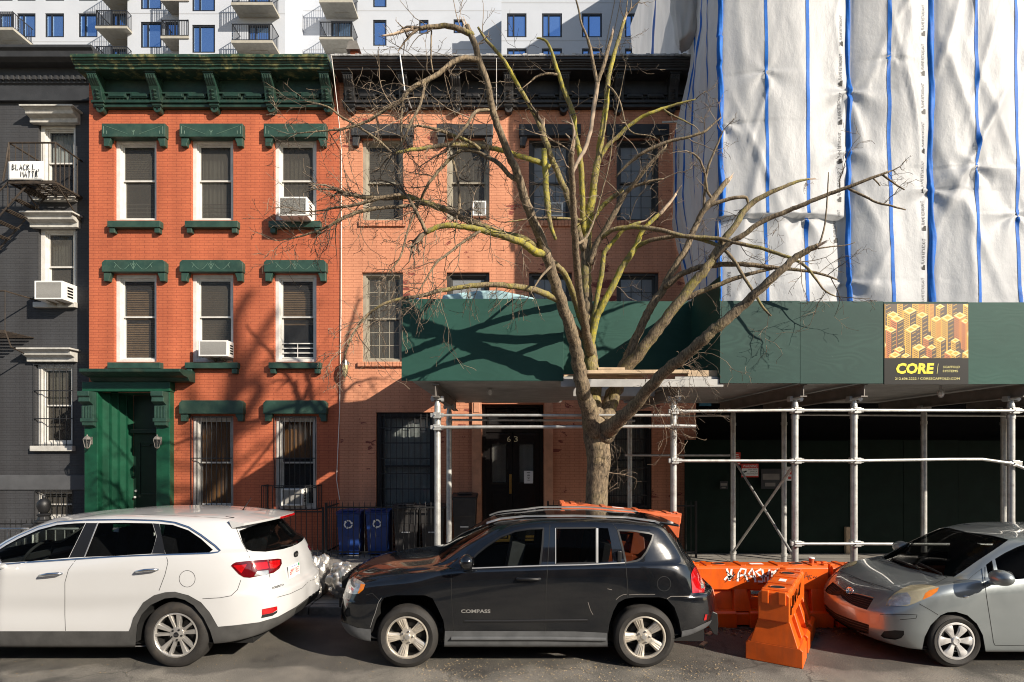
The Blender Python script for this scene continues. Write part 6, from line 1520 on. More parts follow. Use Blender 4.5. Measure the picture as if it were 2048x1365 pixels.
# =============== black SUV
rings = [
 {0:(-1.85,0,.39),1:(-1.83,.4,.39),2:(-1.72,.66,.37),3:(-1.58,.74,.33),4:(-1.17,.76,.24),5:(-.75,.78,.23),6:(.2,.78,.23),7:(.95,.78,.23),8:(1.48,.76,.24),9:(1.85,.74,.38),10:(2.08,.66,.46),11:(2.24,.4,.49),12:(2.26,0,.49)},
 {0:(-1.98,0,.36),1:(-1.96,.45,.36),2:(-1.80,.78,.34),3:(-1.60,.87,.31),4:(-1.17,.88,.30),5:(-.75,.885,.275),6:(.2,.885,.27),7:(.95,.885,.27),8:(1.48,.88,.3),9:(1.88,.87,.35),10:(2.16,.79,.42),11:(2.34,.45,.45),12:(2.36,0,.45)},
 {0:(-2.05,0,.52),1:(-2.03,.45,.52),2:(-1.88,.80,.50),3:(-1.62,.895,.48),4:(-1.17,.905,.48),5:(-.75,.90,.48),6:(.2,.90,.48),7:(.95,.90,.48),8:(1.48,.905,.5),9:(1.92,.89,.52),10:(2.23,.79,.58),11:(2.40,.45,.6),12:(2.42,0,.6)},
 {0:(-2.03,0,.74),1:(-2.0,.45,.74),2:(-1.86,.79,.73),3:(-1.62,.885,.72),4:(-1.17,.905,.72),5:(-.75,.90,.72),6:(.2,.90,.72),7:(.95,.90,.73),8:(1.48,.905,.74),9:(1.90,.885,.76),10:(2.20,.77,.80),11:(2.37,.45,.82),12:(2.39,0,.82)},
 {0:(-2.02,0,.76),1:(-1.99,.45,.76),2:(-1.85,.785,.75),3:(-1.62,.883,.74),4:(-1.17,.904,.74),5:(-.75,.90,.74),6:(.2,.90,.74),7:(.95,.90,.75),8:(1.48,.905,.77),9:(1.88,.882,.80),10:(2.13,.76,.84),11:(2.28,.45,.86),12:(2.30,0,.86)},
 {0:(-1.98,0,.90),1:(-1.95,.45,.90),2:(-1.80,.76,.89),3:(-1.60,.855,.92),4:(-1.17,.885,.95),5:(-.75,.89,.98),6:(.2,.895,1.0),7:(.95,.895,1.01),8:(1.48,.89,1.02),9:(1.84,.86,1.02),10:(2.07,.74,1.0),11:(2.22,.45,.98),12:(2.25,0,.98)},
 {0:(-1.90,0,1.0),1:(-1.87,.40,.995),2:(-1.72,.70,.975),3:(-1.5,.78,.99),4:(-1.17,.82,1.025),5:(-.72,.865,1.08),6:(.2,.875,1.11),7:(.95,.875,1.13),8:(1.48,.865,1.14),9:(1.82,.825,1.14),10:(2.03,.70,1.13),11:(2.15,.42,1.12),12:(2.18,0,1.12)},
 {0:(-1.45,0,1.12),1:(-1.42,.35,1.115),2:(-1.32,.62,1.085),3:(-1.2,.69,1.08),4:(-1.0,.75,1.08),5:(-.68,.84,1.10),6:(.2,.855,1.13),7:(.95,.855,1.15),8:(1.48,.845,1.16),9:(1.80,.805,1.165),10:(2.0,.69,1.165),11:(2.12,.42,1.165),12:(2.15,0,1.165)},
 {0:(-.98,0,1.17),1:(-.95,.40,1.165),2:(-.86,.66,1.13),3:(-.80,.72,1.115),4:(-.74,.77,1.115),5:(-.55,.825,1.12),6:(.2,.84,1.15),7:(.95,.84,1.17),8:(1.48,.83,1.18),9:(1.78,.79,1.19),10:(1.97,.68,1.2),11:(2.08,.42,1.21),12:(2.11,0,1.21)},
 {0:(-.58,0,1.41),1:(-.56,.37,1.40),2:(-.47,.61,1.37),3:(-.42,.67,1.36),4:(-.36,.70,1.36),5:(-.2,.745,1.37),6:(.22,.775,1.39),7:(.92,.775,1.40),8:(1.42,.765,1.40),9:(1.69,.72,1.40),10:(1.87,.61,1.40),11:(1.97,.40,1.41),12:(1.99,0,1.41)},
 {0:(-.22,0,1.59),1:(-.20,.34,1.585),2:(-.12,.55,1.56),3:(-.07,.61,1.55),4:(.0,.64,1.565),5:(.12,.665,1.58),6:(.4,.69,1.595),7:(.9,.69,1.597),8:(1.35,.675,1.585),9:(1.57,.645,1.57),10:(1.73,.55,1.565),11:(1.82,.36,1.575),12:(1.84,0,1.58)},
 {0:(-.05,0,1.62),1:(-.03,.25,1.615),2:(.05,.42,1.61),3:(.1,.48,1.61),4:(.16,.52,1.615),5:(.25,.55,1.625),6:(.45,.57,1.637),7:(.9,.57,1.637),8:(1.25,.55,1.622),9:(1.45,.5,1.605),10:(1.58,.42,1.6),11:(1.65,.25,1.6),12:(1.67,0,1.6)},
 {0:(.1,0,1.635),2:(.2,0,1.638),5:(.4,0,1.65),7:(.9,0,1.655),9:(1.3,0,1.635),12:(1.5,0,1.62)}]
jeep = Car('parked_car', 'dusty black SUV with silver five spoke wheels parked in the middle', 7.17, .15, rings)
ARF = [(737, 1300), (741, 1268), (750, 1229), (758, 1208), (768, 1196), (790, 1191), (850, 1191), (865, 1197), (876, 1218), (887, 1242), (895, 1300)]
ARR = [(1211, 1302), (1219, 1247), (1227, 1222), (1236, 1206), (1250, 1198), (1270, 1195), (1320, 1195), (1334, 1199), (1349, 1215), (1358, 1240), (1364, 1272), (1366, 1300)]
jeep.cut(ARF, 9); jeep.cut(ARR, 9)
WF = [(941, 1137), (943, 1120), (955, 1107), (975, 1091), (1000, 1075), (1030, 1063), (1060, 1058), (1087, 1057), (1085, 1090), (1080, 1133)]
WR1 = [(1111, 1057), (1192, 1056), (1192, 1126), (1112, 1128)]; WR2 = [(1197, 1056), (1216, 1057), (1222, 1085), (1226, 1123), (1197, 1126)]
WQ = [(1236, 1061), (1265, 1062), (1298, 1067), (1306, 1070), (1304, 1080), (1293, 1104), (1283, 1117), (1274, 1122), (1252, 1126), (1245, 1095)]
jeep.cut(WF, 3); jeep.cut(WR1, 4); jeep.cut(WR2, 4); jeep.cut(WQ, 4)
HL = [(706, 1154), (728, 1166), (731, 1170), (727, 1180), (718, 1188), (708, 1189), (696, 1186), (691, 1182), (697, 1166)]
jeep.cut(HL, 5); jeep.cut([(722, 1168), (731, 1170), (727, 1180), (718, 1188), (716, 1186), (720, 1176)], 6)
TL = [(1396, 1126), (1401, 1127), (1405, 1140), (1410, 1175), (1408, 1186), (1384, 1187), (1381, 1150), (1387, 1136)]
jeep.cut(TL, 7); jeep.cut([(1400, 1160), (1406, 1160), (1409, 1176), (1401, 1178)], 5)
jeep.cut([(1410, 1229), (1414, 1229), (1412, 1240), (1407, 1241)], 15)
jeep.cut([(694, 1215), (700, 1216), (701, 1233), (693, 1234), (688, 1226)], 10)
jeep.cut([(905, 1262), (1150, 1263), (1214, 1266), (1216, 1310), (888, 1310), (890, 1262)], 8); jeep.cut([(1364, 1262), (1385, 1258), (1412, 1245), (1435, 1235), (1440, 1300), (1360, 1300)], 8); jeep.cut([(670, 1238), (690, 1246), (715, 1256), (742, 1259), (742, 1300), (660, 1300)], 8)
for pid, u0, u1 in ((11, None, None),):
    # windscreen and tailgate glass by height band between the pillars
    jeep.mark(lambda c, f: f[jeep.lay] == 0 and abs(c.y - jeep.Yc) < .60 - .10 * (c.z - 1.17) / .4 and 1.185 < c.z < 1.565 and c.x < .0 and f.normal.x < -.3, 11)
    jeep.mark(lambda c, f: f[jeep.lay] == 0 and abs(c.y - jeep.Yc) < .58 and 1.22 < c.z < 1.55 and c.x > 1.75 and f.normal.x > .4, 4)
jeep.finish_normals()
jeep.part(0, 'body', M['p_black']); jeep.part(3, 'side_window', M['g_clear'], off=-.004, split=True); jeep.part(4, 'rear_window', M['g_dark'], off=-.004, split=True); jeep.part(11, 'windscreen', M['g_shield'], off=-.003)
jeep.part(5, 'headlight', M['lampclear'], off=.004, split=True); jeep.part(6, 'indicator', M['lampamber'], off=.005, split=True); jeep.part(7, 'tail_light', M['lampred'], off=.006, split=True); jeep.part(15, 'reflector', M['lampred'], off=.006, split=True); jeep.part(8, 'cladding', M['cladj'], off=.004, split=True); jeep.part(10, 'fog_light', M['gap'], off=-.01, split=True)
liner = jeep.part(0, 'inner_lining', M['inner'], off=-.03)
jeep.well(ARF); jeep.well(ARR)
g = MB()
for ln in ([(966, 1291), (905, 1288), (903, 1140)] if 0 else [(912, 1290), (906, 1240), (903, 1190), (902, 1143)], [(1100, 1050), (1096, 1120), (1092, 1190), (1091, 1290)], [(1226, 1048), (1234, 1060), (1243, 1095), (1252, 1135), (1255, 1170), (1255, 1196)], [(730, 1165), (760, 1156), (820, 1147), (872, 1143)], [(733, 1190), (745, 1187), (758, 1200)]):
    jeep.ribbon(ln, .007, mb=g)
cz = [(1330 + 13.5 * math.cos(a), 1181 + 14.5 * math.sin(a)) for a in [k * math.pi / 12 for k in range(25)]]; cz = [(p[0] - 2, p[1] - 13) for p in cz]
jeep.ribbon(cz, .006, mb=g, mir=False); g.build('panel_gaps', M['gap'], jeep.t, recalc=False)
jeep.ribbon(WF, .022, .003, closed=True, name='window_seal', m=M['rubber']); jeep.ribbon(WR1, .018, .003, closed=True, name='window_seal', m=M['rubber']); jeep.ribbon(WQ, .02, .003, closed=True, name='window_seal', m=M['rubber'])
jeep.ribbon([(925, 1138), (1000, 1135), (1080, 1132), (1170, 1130), (1250, 1126)], .016, .004, name='window_trim', m=M['satin'], half=.006)
jeep.ribbon([(1194.5, 1057), (1194.5, 1126)], .022, .005, name='window_bar', m=M['satin']); jeep.ribbon([(1111, 1057), (1111, 1128)], .008, .006, name='window_bar', m=M['satin'])
jeep.ribbon([(929, 1243), (1000, 1243), (1090, 1242), (1175, 1241)], .03, .004, name='door_moulding', m=M['rubber'], half=.010)
jeep.ribbon([(903, 1277), (1090, 1277), (1212, 1279)], .045, .006, name='side_step', m=M['cladj'], half=.035)
jeep.ribbon([(975, 1049), (1000, 1041), (1050, 1036), (1150, 1035), (1250, 1038), (1310, 1046), (1318, 1050)], .035, .012, name='roof_rail', m=M['satin'], half=.02)
for nm, ln in (('body_scratch', [(1232, 1200), (1238, 1194), (1246, 1190), (1253, 1189)]), ('body_scratch', [(1258, 1190), (1280, 1189), (1310, 1189)]), ('body_scratch', [(741, 1255), (746, 1238), (750, 1228), (757, 1205), (763, 1196)]), ('body_scratch', [(1176, 1205), (1181, 1221), (1186, 1230)]), ('body_scratch', [(1215, 1178), (1224, 1180)]), ('body_scratch', [(1334, 1198), (1342, 1193), (1380, 1193)])):
    jeep.ribbon(ln, .006, .002, mir=False, name=nm, m=M['beam'] if ln[0][0] != 741 else M['satin'])
for px0, px1, py in ((1034, 1080, 1158),):
    h0, n = jeep.ray(px0, py); h1, n1 = jeep.ray(px1, py); q = MB()
    q.tube([h0 + Vector((0, -.01, 0)), h0 + Vector((.03, -.045, .004)), (h0 + h1) / 2 + Vector((0, -.052, .008)), h1 + Vector((-.03, -.045, .004)), h1 + Vector((0, -.01, 0))], .017, 10); q.build('door_handle', M['rubber'], jeep.t, smooth=60)
h0, n = jeep.ray(1238, 1122); q = MB(); q.obox(h0 + Vector((0, -.012, .055)), .05, .04, .12); q.build('door_handle', M['rubber'], jeep.t, bevel=.012)
jeep.text('COMPASS', (922, 1226), (981, 1226), 7, M['satin'], 'lettering', .03)
mirror_part(jeep, (X(934, 6.2), 6.18, Z(1124, 6.2)), M['p_black'], r=(.085, .10, .085))
jeep.wheels((-1.171, 1.479), .345, .225, .234, 'jeep', half=.90)
jeep.interior((-.25, .75), .35, .72, 1.6, .74, steer=(-.55, 1.06), dash=(-.2, .34, -.16, .2))
q = MB()   # grille and lower bumper mouth at the nose
for k in range(7): yy = jeep.Yc - .36 + .12 * k; q.box(-2.045, -1.96, yy - .035, yy + .035, .78, .92)
q.box(-2.075, -1.98, jeep.Yc - .4, jeep.Yc + .4, .55, .66); q.build('grille', M['gap'], jeep.t, bevel=.01)
q = MB(); q.box(-1.7, 2.2, jeep.Yc - .70, jeep.Yc + .70, .25, .46); q.build('underbody', M['gap'], jeep.t)
q = MB(); q.prism([(X(1410, 6.5), Z(1215, 6.5)), (X(1432, 6.5), Z(1225, 6.5)), (X(1434, 6.5), Z(1245, 6.5)), (X(1432, 6.5), Z(1269, 6.5)), (X(1424, 6.5), Z(1266, 6.5)), (X(1414, 6.5), Z(1250, 6.5))], 6.45, 6.47, 'xz'); q.build('mud_flap', M['rubber'], jeep.t, bevel=.008)
q = MB(); q.prism([(1.62, 1.605), (1.70, 1.60), (1.97, 1.555), (1.99, 1.535), (1.96, 1.53), (1.75, 1.565)], jeep.Yc - .50, jeep.Yc + .50, 'xz'); q.build('spoiler', M['p_black'], jeep.t, bevel=.02)

# =============== white SUV
rings = [
 {0:(-7.3,0,.24),1:(-7.26,.4,.24),2:(-7.1,.7,.24),3:(-6.95,.78,.22),4:(-6.54,.8,.22),5:(-6.1,.8,.22),6:(-5.1,.8,.22),7:(-4.25,.8,.22),8:(-3.76,.8,.22),9:(-3.32,.78,.30),10:(-2.96,.7,.37),11:(-2.8,.4,.45),12:(-2.78,0,.46)},
 {0:(-7.42,0,.3),1:(-7.38,.5,.3),2:(-7.2,.82,.3),3:(-6.98,.9,.28),4:(-6.54,.92,.28),5:(-6.1,.92,.265),6:(-5.1,.92,.265),7:(-4.25,.92,.265),8:(-3.76,.92,.275),9:(-3.3,.905,.28),10:(-2.89,.79,.34),11:(-2.68,.45,.42),12:(-2.66,0,.43)},
 {0:(-7.48,0,.5),1:(-7.44,.5,.5),2:(-7.25,.84,.5),3:(-6.98,.935,.48),4:(-6.54,.945,.48),5:(-6.1,.94,.46),6:(-5.1,.93,.46),7:(-4.25,.935,.46),8:(-3.76,.945,.48),9:(-3.25,.93,.48),10:(-2.83,.80,.52),11:(-2.62,.45,.56),12:(-2.6,0,.57)},
 {0:(-7.46,0,.75),1:(-7.42,.5,.75),2:(-7.22,.83,.75),3:(-6.98,.93,.75),4:(-6.54,.945,.72),5:(-6.1,.93,.66),6:(-5.1,.915,.64),7:(-4.25,.925,.68),8:(-3.76,.945,.78),9:(-3.25,.93,.78),10:(-2.84,.80,.78),11:(-2.63,.45,.78),12:(-2.6,0,.78)},
 {0:(-7.44,0,.82),1:(-7.40,.48,.82),2:(-7.2,.81,.82),3:(-6.97,.91,.83),4:(-6.54,.938,.85),5:(-6.1,.935,.84),6:(-5.1,.935,.84),7:(-4.25,.94,.86),8:(-3.76,.945,.90),9:(-3.26,.918,.88),10:(-2.88,.79,.86),11:(-2.69,.45,.85),12:(-2.665,0,.85)},
 {0:(-7.4,0,.95),1:(-7.36,.45,.95),2:(-7.15,.78,.95),3:(-6.95,.88,.97),4:(-6.54,.92,1.0),5:(-6.1,.93,1.02),6:(-5.1,.935,1.05),7:(-4.25,.94,1.08),8:(-3.76,.935,1.08),9:(-3.3,.90,1.07),10:(-2.93,.78,1.05),11:(-2.74,.45,1.04),12:(-2.715,0,1.04)},
 {0:(-7.3,0,1.02),1:(-7.25,.4,1.02),2:(-7.0,.7,1.01),3:(-6.85,.8,1.03),4:(-6.54,.85,1.06),5:(-6.1,.89,1.11),6:(-5.1,.90,1.17),7:(-4.25,.905,1.24),8:(-3.76,.895,1.265),9:(-3.33,.855,1.27),10:(-3.0,.73,1.26),11:(-2.83,.42,1.25),12:(-2.80,0,1.25)},
 {0:(-6.9,0,1.14),1:(-6.87,.35,1.135),2:(-6.72,.6,1.11),3:(-6.6,.68,1.1),4:(-6.4,.75,1.1),5:(-6.05,.865,1.13),6:(-5.1,.88,1.19),7:(-4.25,.885,1.255),8:(-3.76,.875,1.28),9:(-3.35,.835,1.29),10:(-3.03,.72,1.28),11:(-2.86,.42,1.27),12:(-2.83,0,1.27)},
 {0:(-6.45,0,1.18),1:(-6.42,.4,1.175),2:(-6.3,.68,1.15),3:(-6.24,.74,1.14),4:(-6.15,.79,1.14),5:(-5.95,.84,1.15),6:(-5.1,.865,1.21),7:(-4.25,.87,1.27),8:(-3.76,.86,1.30),9:(-3.38,.82,1.31),10:(-3.06,.70,1.30),11:(-2.90,.42,1.29),12:(-2.87,0,1.29)},
 {0:(-5.95,0,1.46),1:(-5.93,.37,1.45),2:(-5.82,.63,1.42),3:(-5.75,.68,1.41),4:(-5.66,.715,1.41),5:(-5.45,.76,1.43),6:(-4.95,.795,1.46),7:(-4.25,.80,1.48),8:(-3.76,.79,1.485),9:(-3.45,.745,1.48),10:(-3.18,.63,1.465),11:(-3.05,.40,1.455),12:(-3.02,0,1.455)},
 {0:(-5.5,0,1.63),1:(-5.48,.34,1.625),2:(-5.4,.56,1.60),3:(-5.34,.62,1.59),4:(-5.25,.66,1.60),5:(-5.1,.69,1.615),6:(-4.7,.715,1.635),7:(-4.2,.715,1.637),8:(-3.8,.70,1.625),9:(-3.53,.67,1.61),10:(-3.3,.58,1.59),11:(-3.14,.38,1.58),12:(-3.1,0,1.585)},
 {0:(-5.3,0,1.655),1:(-5.28,.28,1.65),2:(-5.2,.42,1.645),3:(-5.15,.48,1.645),4:(-5.05,.53,1.65),5:(-4.95,.57,1.66),6:(-4.6,.59,1.675),7:(-4.2,.59,1.675),8:(-3.8,.575,1.665),9:(-3.5,.53,1.65),10:(-3.28,.42,1.63),11:(-3.16,.30,1.62),12:(-3.12,0,1.62)},
 {0:(-5.1,0,1.675),3:(-5.0,0,1.68),6:(-4.5,0,1.695),8:(-3.8,0,1.69),10:(-3.4,0,1.67),12:(-3.15,0,1.65)}]
kia = Car('parked_car', 'white SUV with red tail lights at the left kerb, tail towards the middle', 7.22, -5.0, rings)
AR = [(270, 1300), (272, 1285), (275, 1250), (284, 1229), (302, 1210), (330, 1197), (351, 1195), (370, 1200), (388, 1211), (408, 1236), (421, 1262), (428, 1285), (430, 1300)]
AF = [(p[0] - 502, p[1]) for p in AR]
CL = [(-260, 1263), (258, 1263), (262, 1254), (267, 1236), (287, 1205), (308, 1191), (330, 1185), (350, 1184), (377, 1191), (402, 1205), (420, 1226), (436, 1254), (470, 1251), (518, 1245), (556, 1234), (592, 1214), (624, 1190), (640, 1195), (640, 1320), (-260, 1320)]
kia.cut([(p[0] - 502, p[1]) for p in [(258, 1263), (262, 1254), (267, 1236), (287, 1205), (308, 1191), (330, 1185), (350, 1184), (377, 1191), (402, 1205), (420, 1226), (436, 1254), (440, 1275)]], 8); kia.cut(CL, 8); kia.cut(AR, 9); kia.cut(AF, 9)
w0 = [(-60, 1130), (-20, 1112), (12, 1091), (38, 1077), (77, 1060), (115, 1050), (150, 1047), (171, 1046.5), (155, 1080), (137, 1116), (60, 1123)]
w1 = [(197, 1046.5), (250, 1046), (305, 1047), (309, 1060), (313, 1073), (308, 1092), (303, 1108), (230, 1112), (170, 1114.5)]
w2 = [(319, 1048), (345, 1050), (377, 1061), (402, 1078), (426, 1100), (419, 1105), (370, 1107), (331, 1108), (325, 1085)]
wb = [(172, 1046.5), (196, 1046.5), (169, 1114.5), (138, 1116)]
kia.cut(w0, 3); kia.cut(w1, 4); kia.cut(w2, 4); kia.cut(wb, 12); kia.cut([(305.5, 1047), (318.5, 1048), (330.5, 1108), (303.5, 1108), (313.5, 1073)], 16)
rg = [(478, 1062), (497, 1055), (520, 1047), (540, 1042), (567, 1038), (575, 1044), (590, 1062), (604, 1082), (585, 1093), (565, 1099), (531, 1104), (505, 1103), (493, 1099), (485, 1085)]
kia.cut(rg, 4)
tl = [(462, 1132), (466, 1128), (472, 1125), (500, 1122), (531, 1120), (555, 1118), (562, 1119), (563, 1128), (558, 1138), (547, 1146), (520, 1152), (500, 1156), (488, 1155), (478, 1149)]
kia.cut(tl, 7); kia.cut([(467, 1132), (494, 1129), (483, 1147), (476, 1141)], 13); kia.cut([(503, 1127), (534, 1124), (537, 1137), (515, 1141)], 13); kia.cut([(538, 1123), (559, 1121), (559, 1130), (551, 1137), (539, 1138)], 13); kia.cut([(514, 1143), (536, 1141), (537, 1149), (508, 1153)], 5)
kia.cut([(524, 1219), (554, 1213), (554, 1220), (545, 1226), (524, 1230)], 15); kia.cut([(524, 1230.5), (545, 1226.5), (555, 1221), (554, 1226), (545, 1232), (522, 1237)], 10)
kia.cut([(592, 1216), (626, 1190), (640, 1190), (640, 1225), (584, 1240)], 10)
kia.mark(lambda c, f: f[kia.lay] == 0 and abs(c.y - kia.Yc) < .62 - .12 * (c.z - 1.18) / .44 and 1.20 < c.z < 1.615 and c.x < -5.3 and f.normal.x < -.3, 11)
kia.finish_normals()
kia.part(0, 'body', M['p_white']); kia.part(3, 'side_window', M['g_clear'], off=-.004, split=True); kia.part(4, 'rear_window', M['g_dark'], off=-.004, split=True); kia.part(11, 'windscreen', M['g_shield'], off=-.003); kia.part(12, 'window_pillar', M['rubber'], off=0, split=True); kia.part(16, 'window_pillar', M['rubber'], off=0, split=True)
kia.part(7, 'tail_light', M['lampdk'], off=.006, split=True); kia.part(13, 'brake_light', M['lampred'], off=.0065, split=True); kia.part(5, 'reversing_light', M['lampclear'], off=.007, split=True); kia.part(15, 'reflector', M['lampred'], off=.006, split=True); kia.part(8, 'cladding', M['clad'], off=.006, split=True); kia.part(10, 'bumper_vent', M['gap'], off=.002, split=True)
kia.part(0, 'inner_lining', M['inner'], off=-.03)
kia.well(AR); kia.well(AF)
g = MB()
for ln in ([(154, 1117), (137, 1140), (130, 1165), (130, 1230), (131, 1262)], [(332, 1110), (336, 1125), (330, 1150), (318, 1182)], [(470, 1037), (473, 1058), (484, 1085), (495, 1104), (501, 1120)], [(405, 1198), (440, 1196), (462, 1192), (475, 1180), (482, 1160)], [(240, 1028), (330, 1031), (400, 1034), (473, 1039)], [(538, 1148), (540, 1156)], [(555, 1195), (580, 1188), (605, 1176), (615, 1165)]):
    kia.ribbon(ln, .006, mb=g)
kia.ribbon([(374.5 + 16 * math.cos(k * math.pi / 12), 1158 + 16.5 * math.sin(k * math.pi / 12)) for k in range(25)], .005, mb=g, mir=False)
g.build('panel_gaps', M['gap'], kia.t, recalc=False)
kia.ribbon([(-60, 1134), (0, 1130), (60, 1125), (150, 1119), (230, 1114), (330, 1110), (420, 1107), (436, 1105), (440, 1102), (430, 1092), (402, 1071), (377, 1055), (350, 1046), (320, 1042), (250, 1040), (170, 1041), (115, 1045), (77, 1055), (38, 1072), (12, 1086), (-20, 1107), (-60, 1128)], .022, .004, name='window_trim', m=M['chrome'], half=.006)
kia.ribbon([(196, 1046), (169, 1115)], .012, .004, name='pillar_trim', m=M['satin'])
for px0, px1, py in ((80, 126, 1148), (272, 318, 1140)):
    h0, n = kia.ray(px0, py + 3); h1, n1 = kia.ray(px1, py - 1); q = MB()
    q.tube([h0 + Vector((0, -.005, 0)), h0 + Vector((.03, -.042, .004)), (h0 + h1) / 2 + Vector((0, -.05, .01)), h1 + Vector((-.03, -.042, .004)), h1 + Vector((0, -.005, 0))], [.008, .015, .018, .016, .008], 10); q.build('door_handle', M['chrome'], kia.t, smooth=60)
kia.text('SORENTO', (544, 1179), (567, 1172), 4.5, M['gap'], 'lettering', .02)
h, n = kia.ray(591, 1109)
q = MB(); q.lathe([(.001, 0), (.05, 0), (.055, -.01)], (0, 0, 0), 'x', 20)
q.v = [(v[0] * .2 + h.x + .012, h.y + v[1] * 1.3, h.z + v[2] * .8) for v in q.v]; eb = q.build('emblem', M['rubber'], kia.t)
q = MB(); put_text(q, 'KIA', (h.x + .016, h.y - .045, h.z - .012), (0, 1, 0), (0, 0, 1), w=.085, h=.028); q.build('emblem_lettering', M['satin'], eb)
def plate(car, pc, wm, hm, body, sub):
    h, n = car.ray(*pc); n = Vector((n.x, n.y * .5, n.z * .3)).normalized(); ux = Vector((-n.y, n.x, 0)).normalized(); uz = n.cross(ux).normalized()
    if uz.z < 0: uz = -uz
    o = h + n * .012
    q = MB(); c = [o - ux * wm / 2 - uz * hm / 2, o + ux * wm / 2 - uz * hm / 2, o + ux * wm / 2 + uz * hm / 2, o - ux * wm / 2 + uz * hm / 2]
    q.add(c + [p - n * .008 for p in c], [[0, 1, 2, 3], [4, 7, 6, 5], [0, 4, 5, 1], [1, 5, 6, 2], [2, 6, 7, 3], [3, 7, 4, 0]]); pl_ = q.build('number_plate', M['plate'], car.t)
    q = MB(); put_text(q, body, o - ux * wm * .44 - uz * hm * .22 + n * .002, ux, uz, w=wm * .88, h=hm * .46); q.build('plate_number', M['red_print'], pl_)
    q = MB(); put_text(q, sub, o - ux * wm * .25 + uz * hm * .33 + n * .002, ux, uz, w=wm * .5, h=hm * .09); q.build('plate_lettering', M['band'], pl_)
    q = MB(); q.add([o + ux * wm * .36 + uz * hm * .26 + n * .002, o + ux * wm * .47 + uz * hm * .26 + n * .002, o + ux * wm * .47 + uz * hm * .46 + n * .002, o + ux * wm * .36 + uz * hm * .46 + n * .002], [[0, 1, 2, 3]]); q.build('plate_sticker', mat('green_sticker', (.02, .30, .10), .5, var=0), pl_)
plate(kia, (587, 1141), .30, .155, '6MY 853', 'Massachusetts')
q = MB(); n = 24; vs = []    # roof spoiler: swept wing over the tailgate glass
for i in range(n + 1):
    y = -.64 + 1.28 * i / n; e = 1 - (abs(y) / .64) ** 2.6; xt = -3.12 + .26 * e + .0; z0 = 1.60 + .035 * e
    vs += [(-3.30 + .06 * e, kia.Yc + y, z0 + .018), (xt, kia.Yc + y, z0 - .018), (xt - .01, kia.Yc + y, z0 - .045), (-3.26 + .1 * e, kia.Yc + y, z0 - .075)]
q.add(vs, [[4 * i + k, 4 * i + (k + 1) % 4, 4 * i + 4 + (k + 1) % 4, 4 * i + 4 + k] for i in range(n) for k in range(4)] + [[0, 1, 2, 3], [4 * n + 3, 4 * n + 2, 4 * n + 1, 4 * n]])
sp_ = q.build('spoiler', M['p_white'], kia.t, smooth=40)
q = MB(); q.box(-2.90, -2.853, kia.Yc - .20, kia.Yc + .20, 1.585, 1.612); q.build('brake_light', M['lampred'], sp_, bevel=.004)
q = MB(); b0 = Vector((X(482, 7.22), 7.22, 1.655)); q.obox(b0 + Vector((-.03, 0, 0)), .16, .06, .035); q.tube([b0 + Vector((.02, 0, .01)), b0 + Vector((.13, 0, .17))], [.008, .004], 6); q.build('antenna', M['rubber'], kia.t, bevel=.01)
h, n = kia.ray(585, 1090); q = MB(); q.tube([kia.ray(592, 1086)[0] + Vector((.012, -.01, 0)), kia.ray(581, 1090)[0] + Vector((.02, -.012, .0)), kia.ray(560, 1094)[0] + Vector((.015, -.01, .01))], .008, 6); q.build('wiper', M['rubber'], kia.t)
mirror_part(kia, (-5.72, 6.17, 1.22), M['p_white'], r=(.10, .12, .085))
kia.wheels((-3.76, -6.54), .368, .235, .246, 'sorento', half=.94)
kia.interior((-5.35, -4.35, -3.75), .4, .78, 1.6, .76, steer=(-5.75, 1.17))
q = MB(); q.box(-7.1, -2.95, kia.Yc - .78, kia.Yc + .78, .24, .42); q.build('underbody', M['gap'], kia.t)
q = MB(); q.box(-7.5, -7.40, kia.Yc - .55, kia.Yc + .55, .72, .92); q.build('grille', M['gap'], kia.t, bevel=.02)

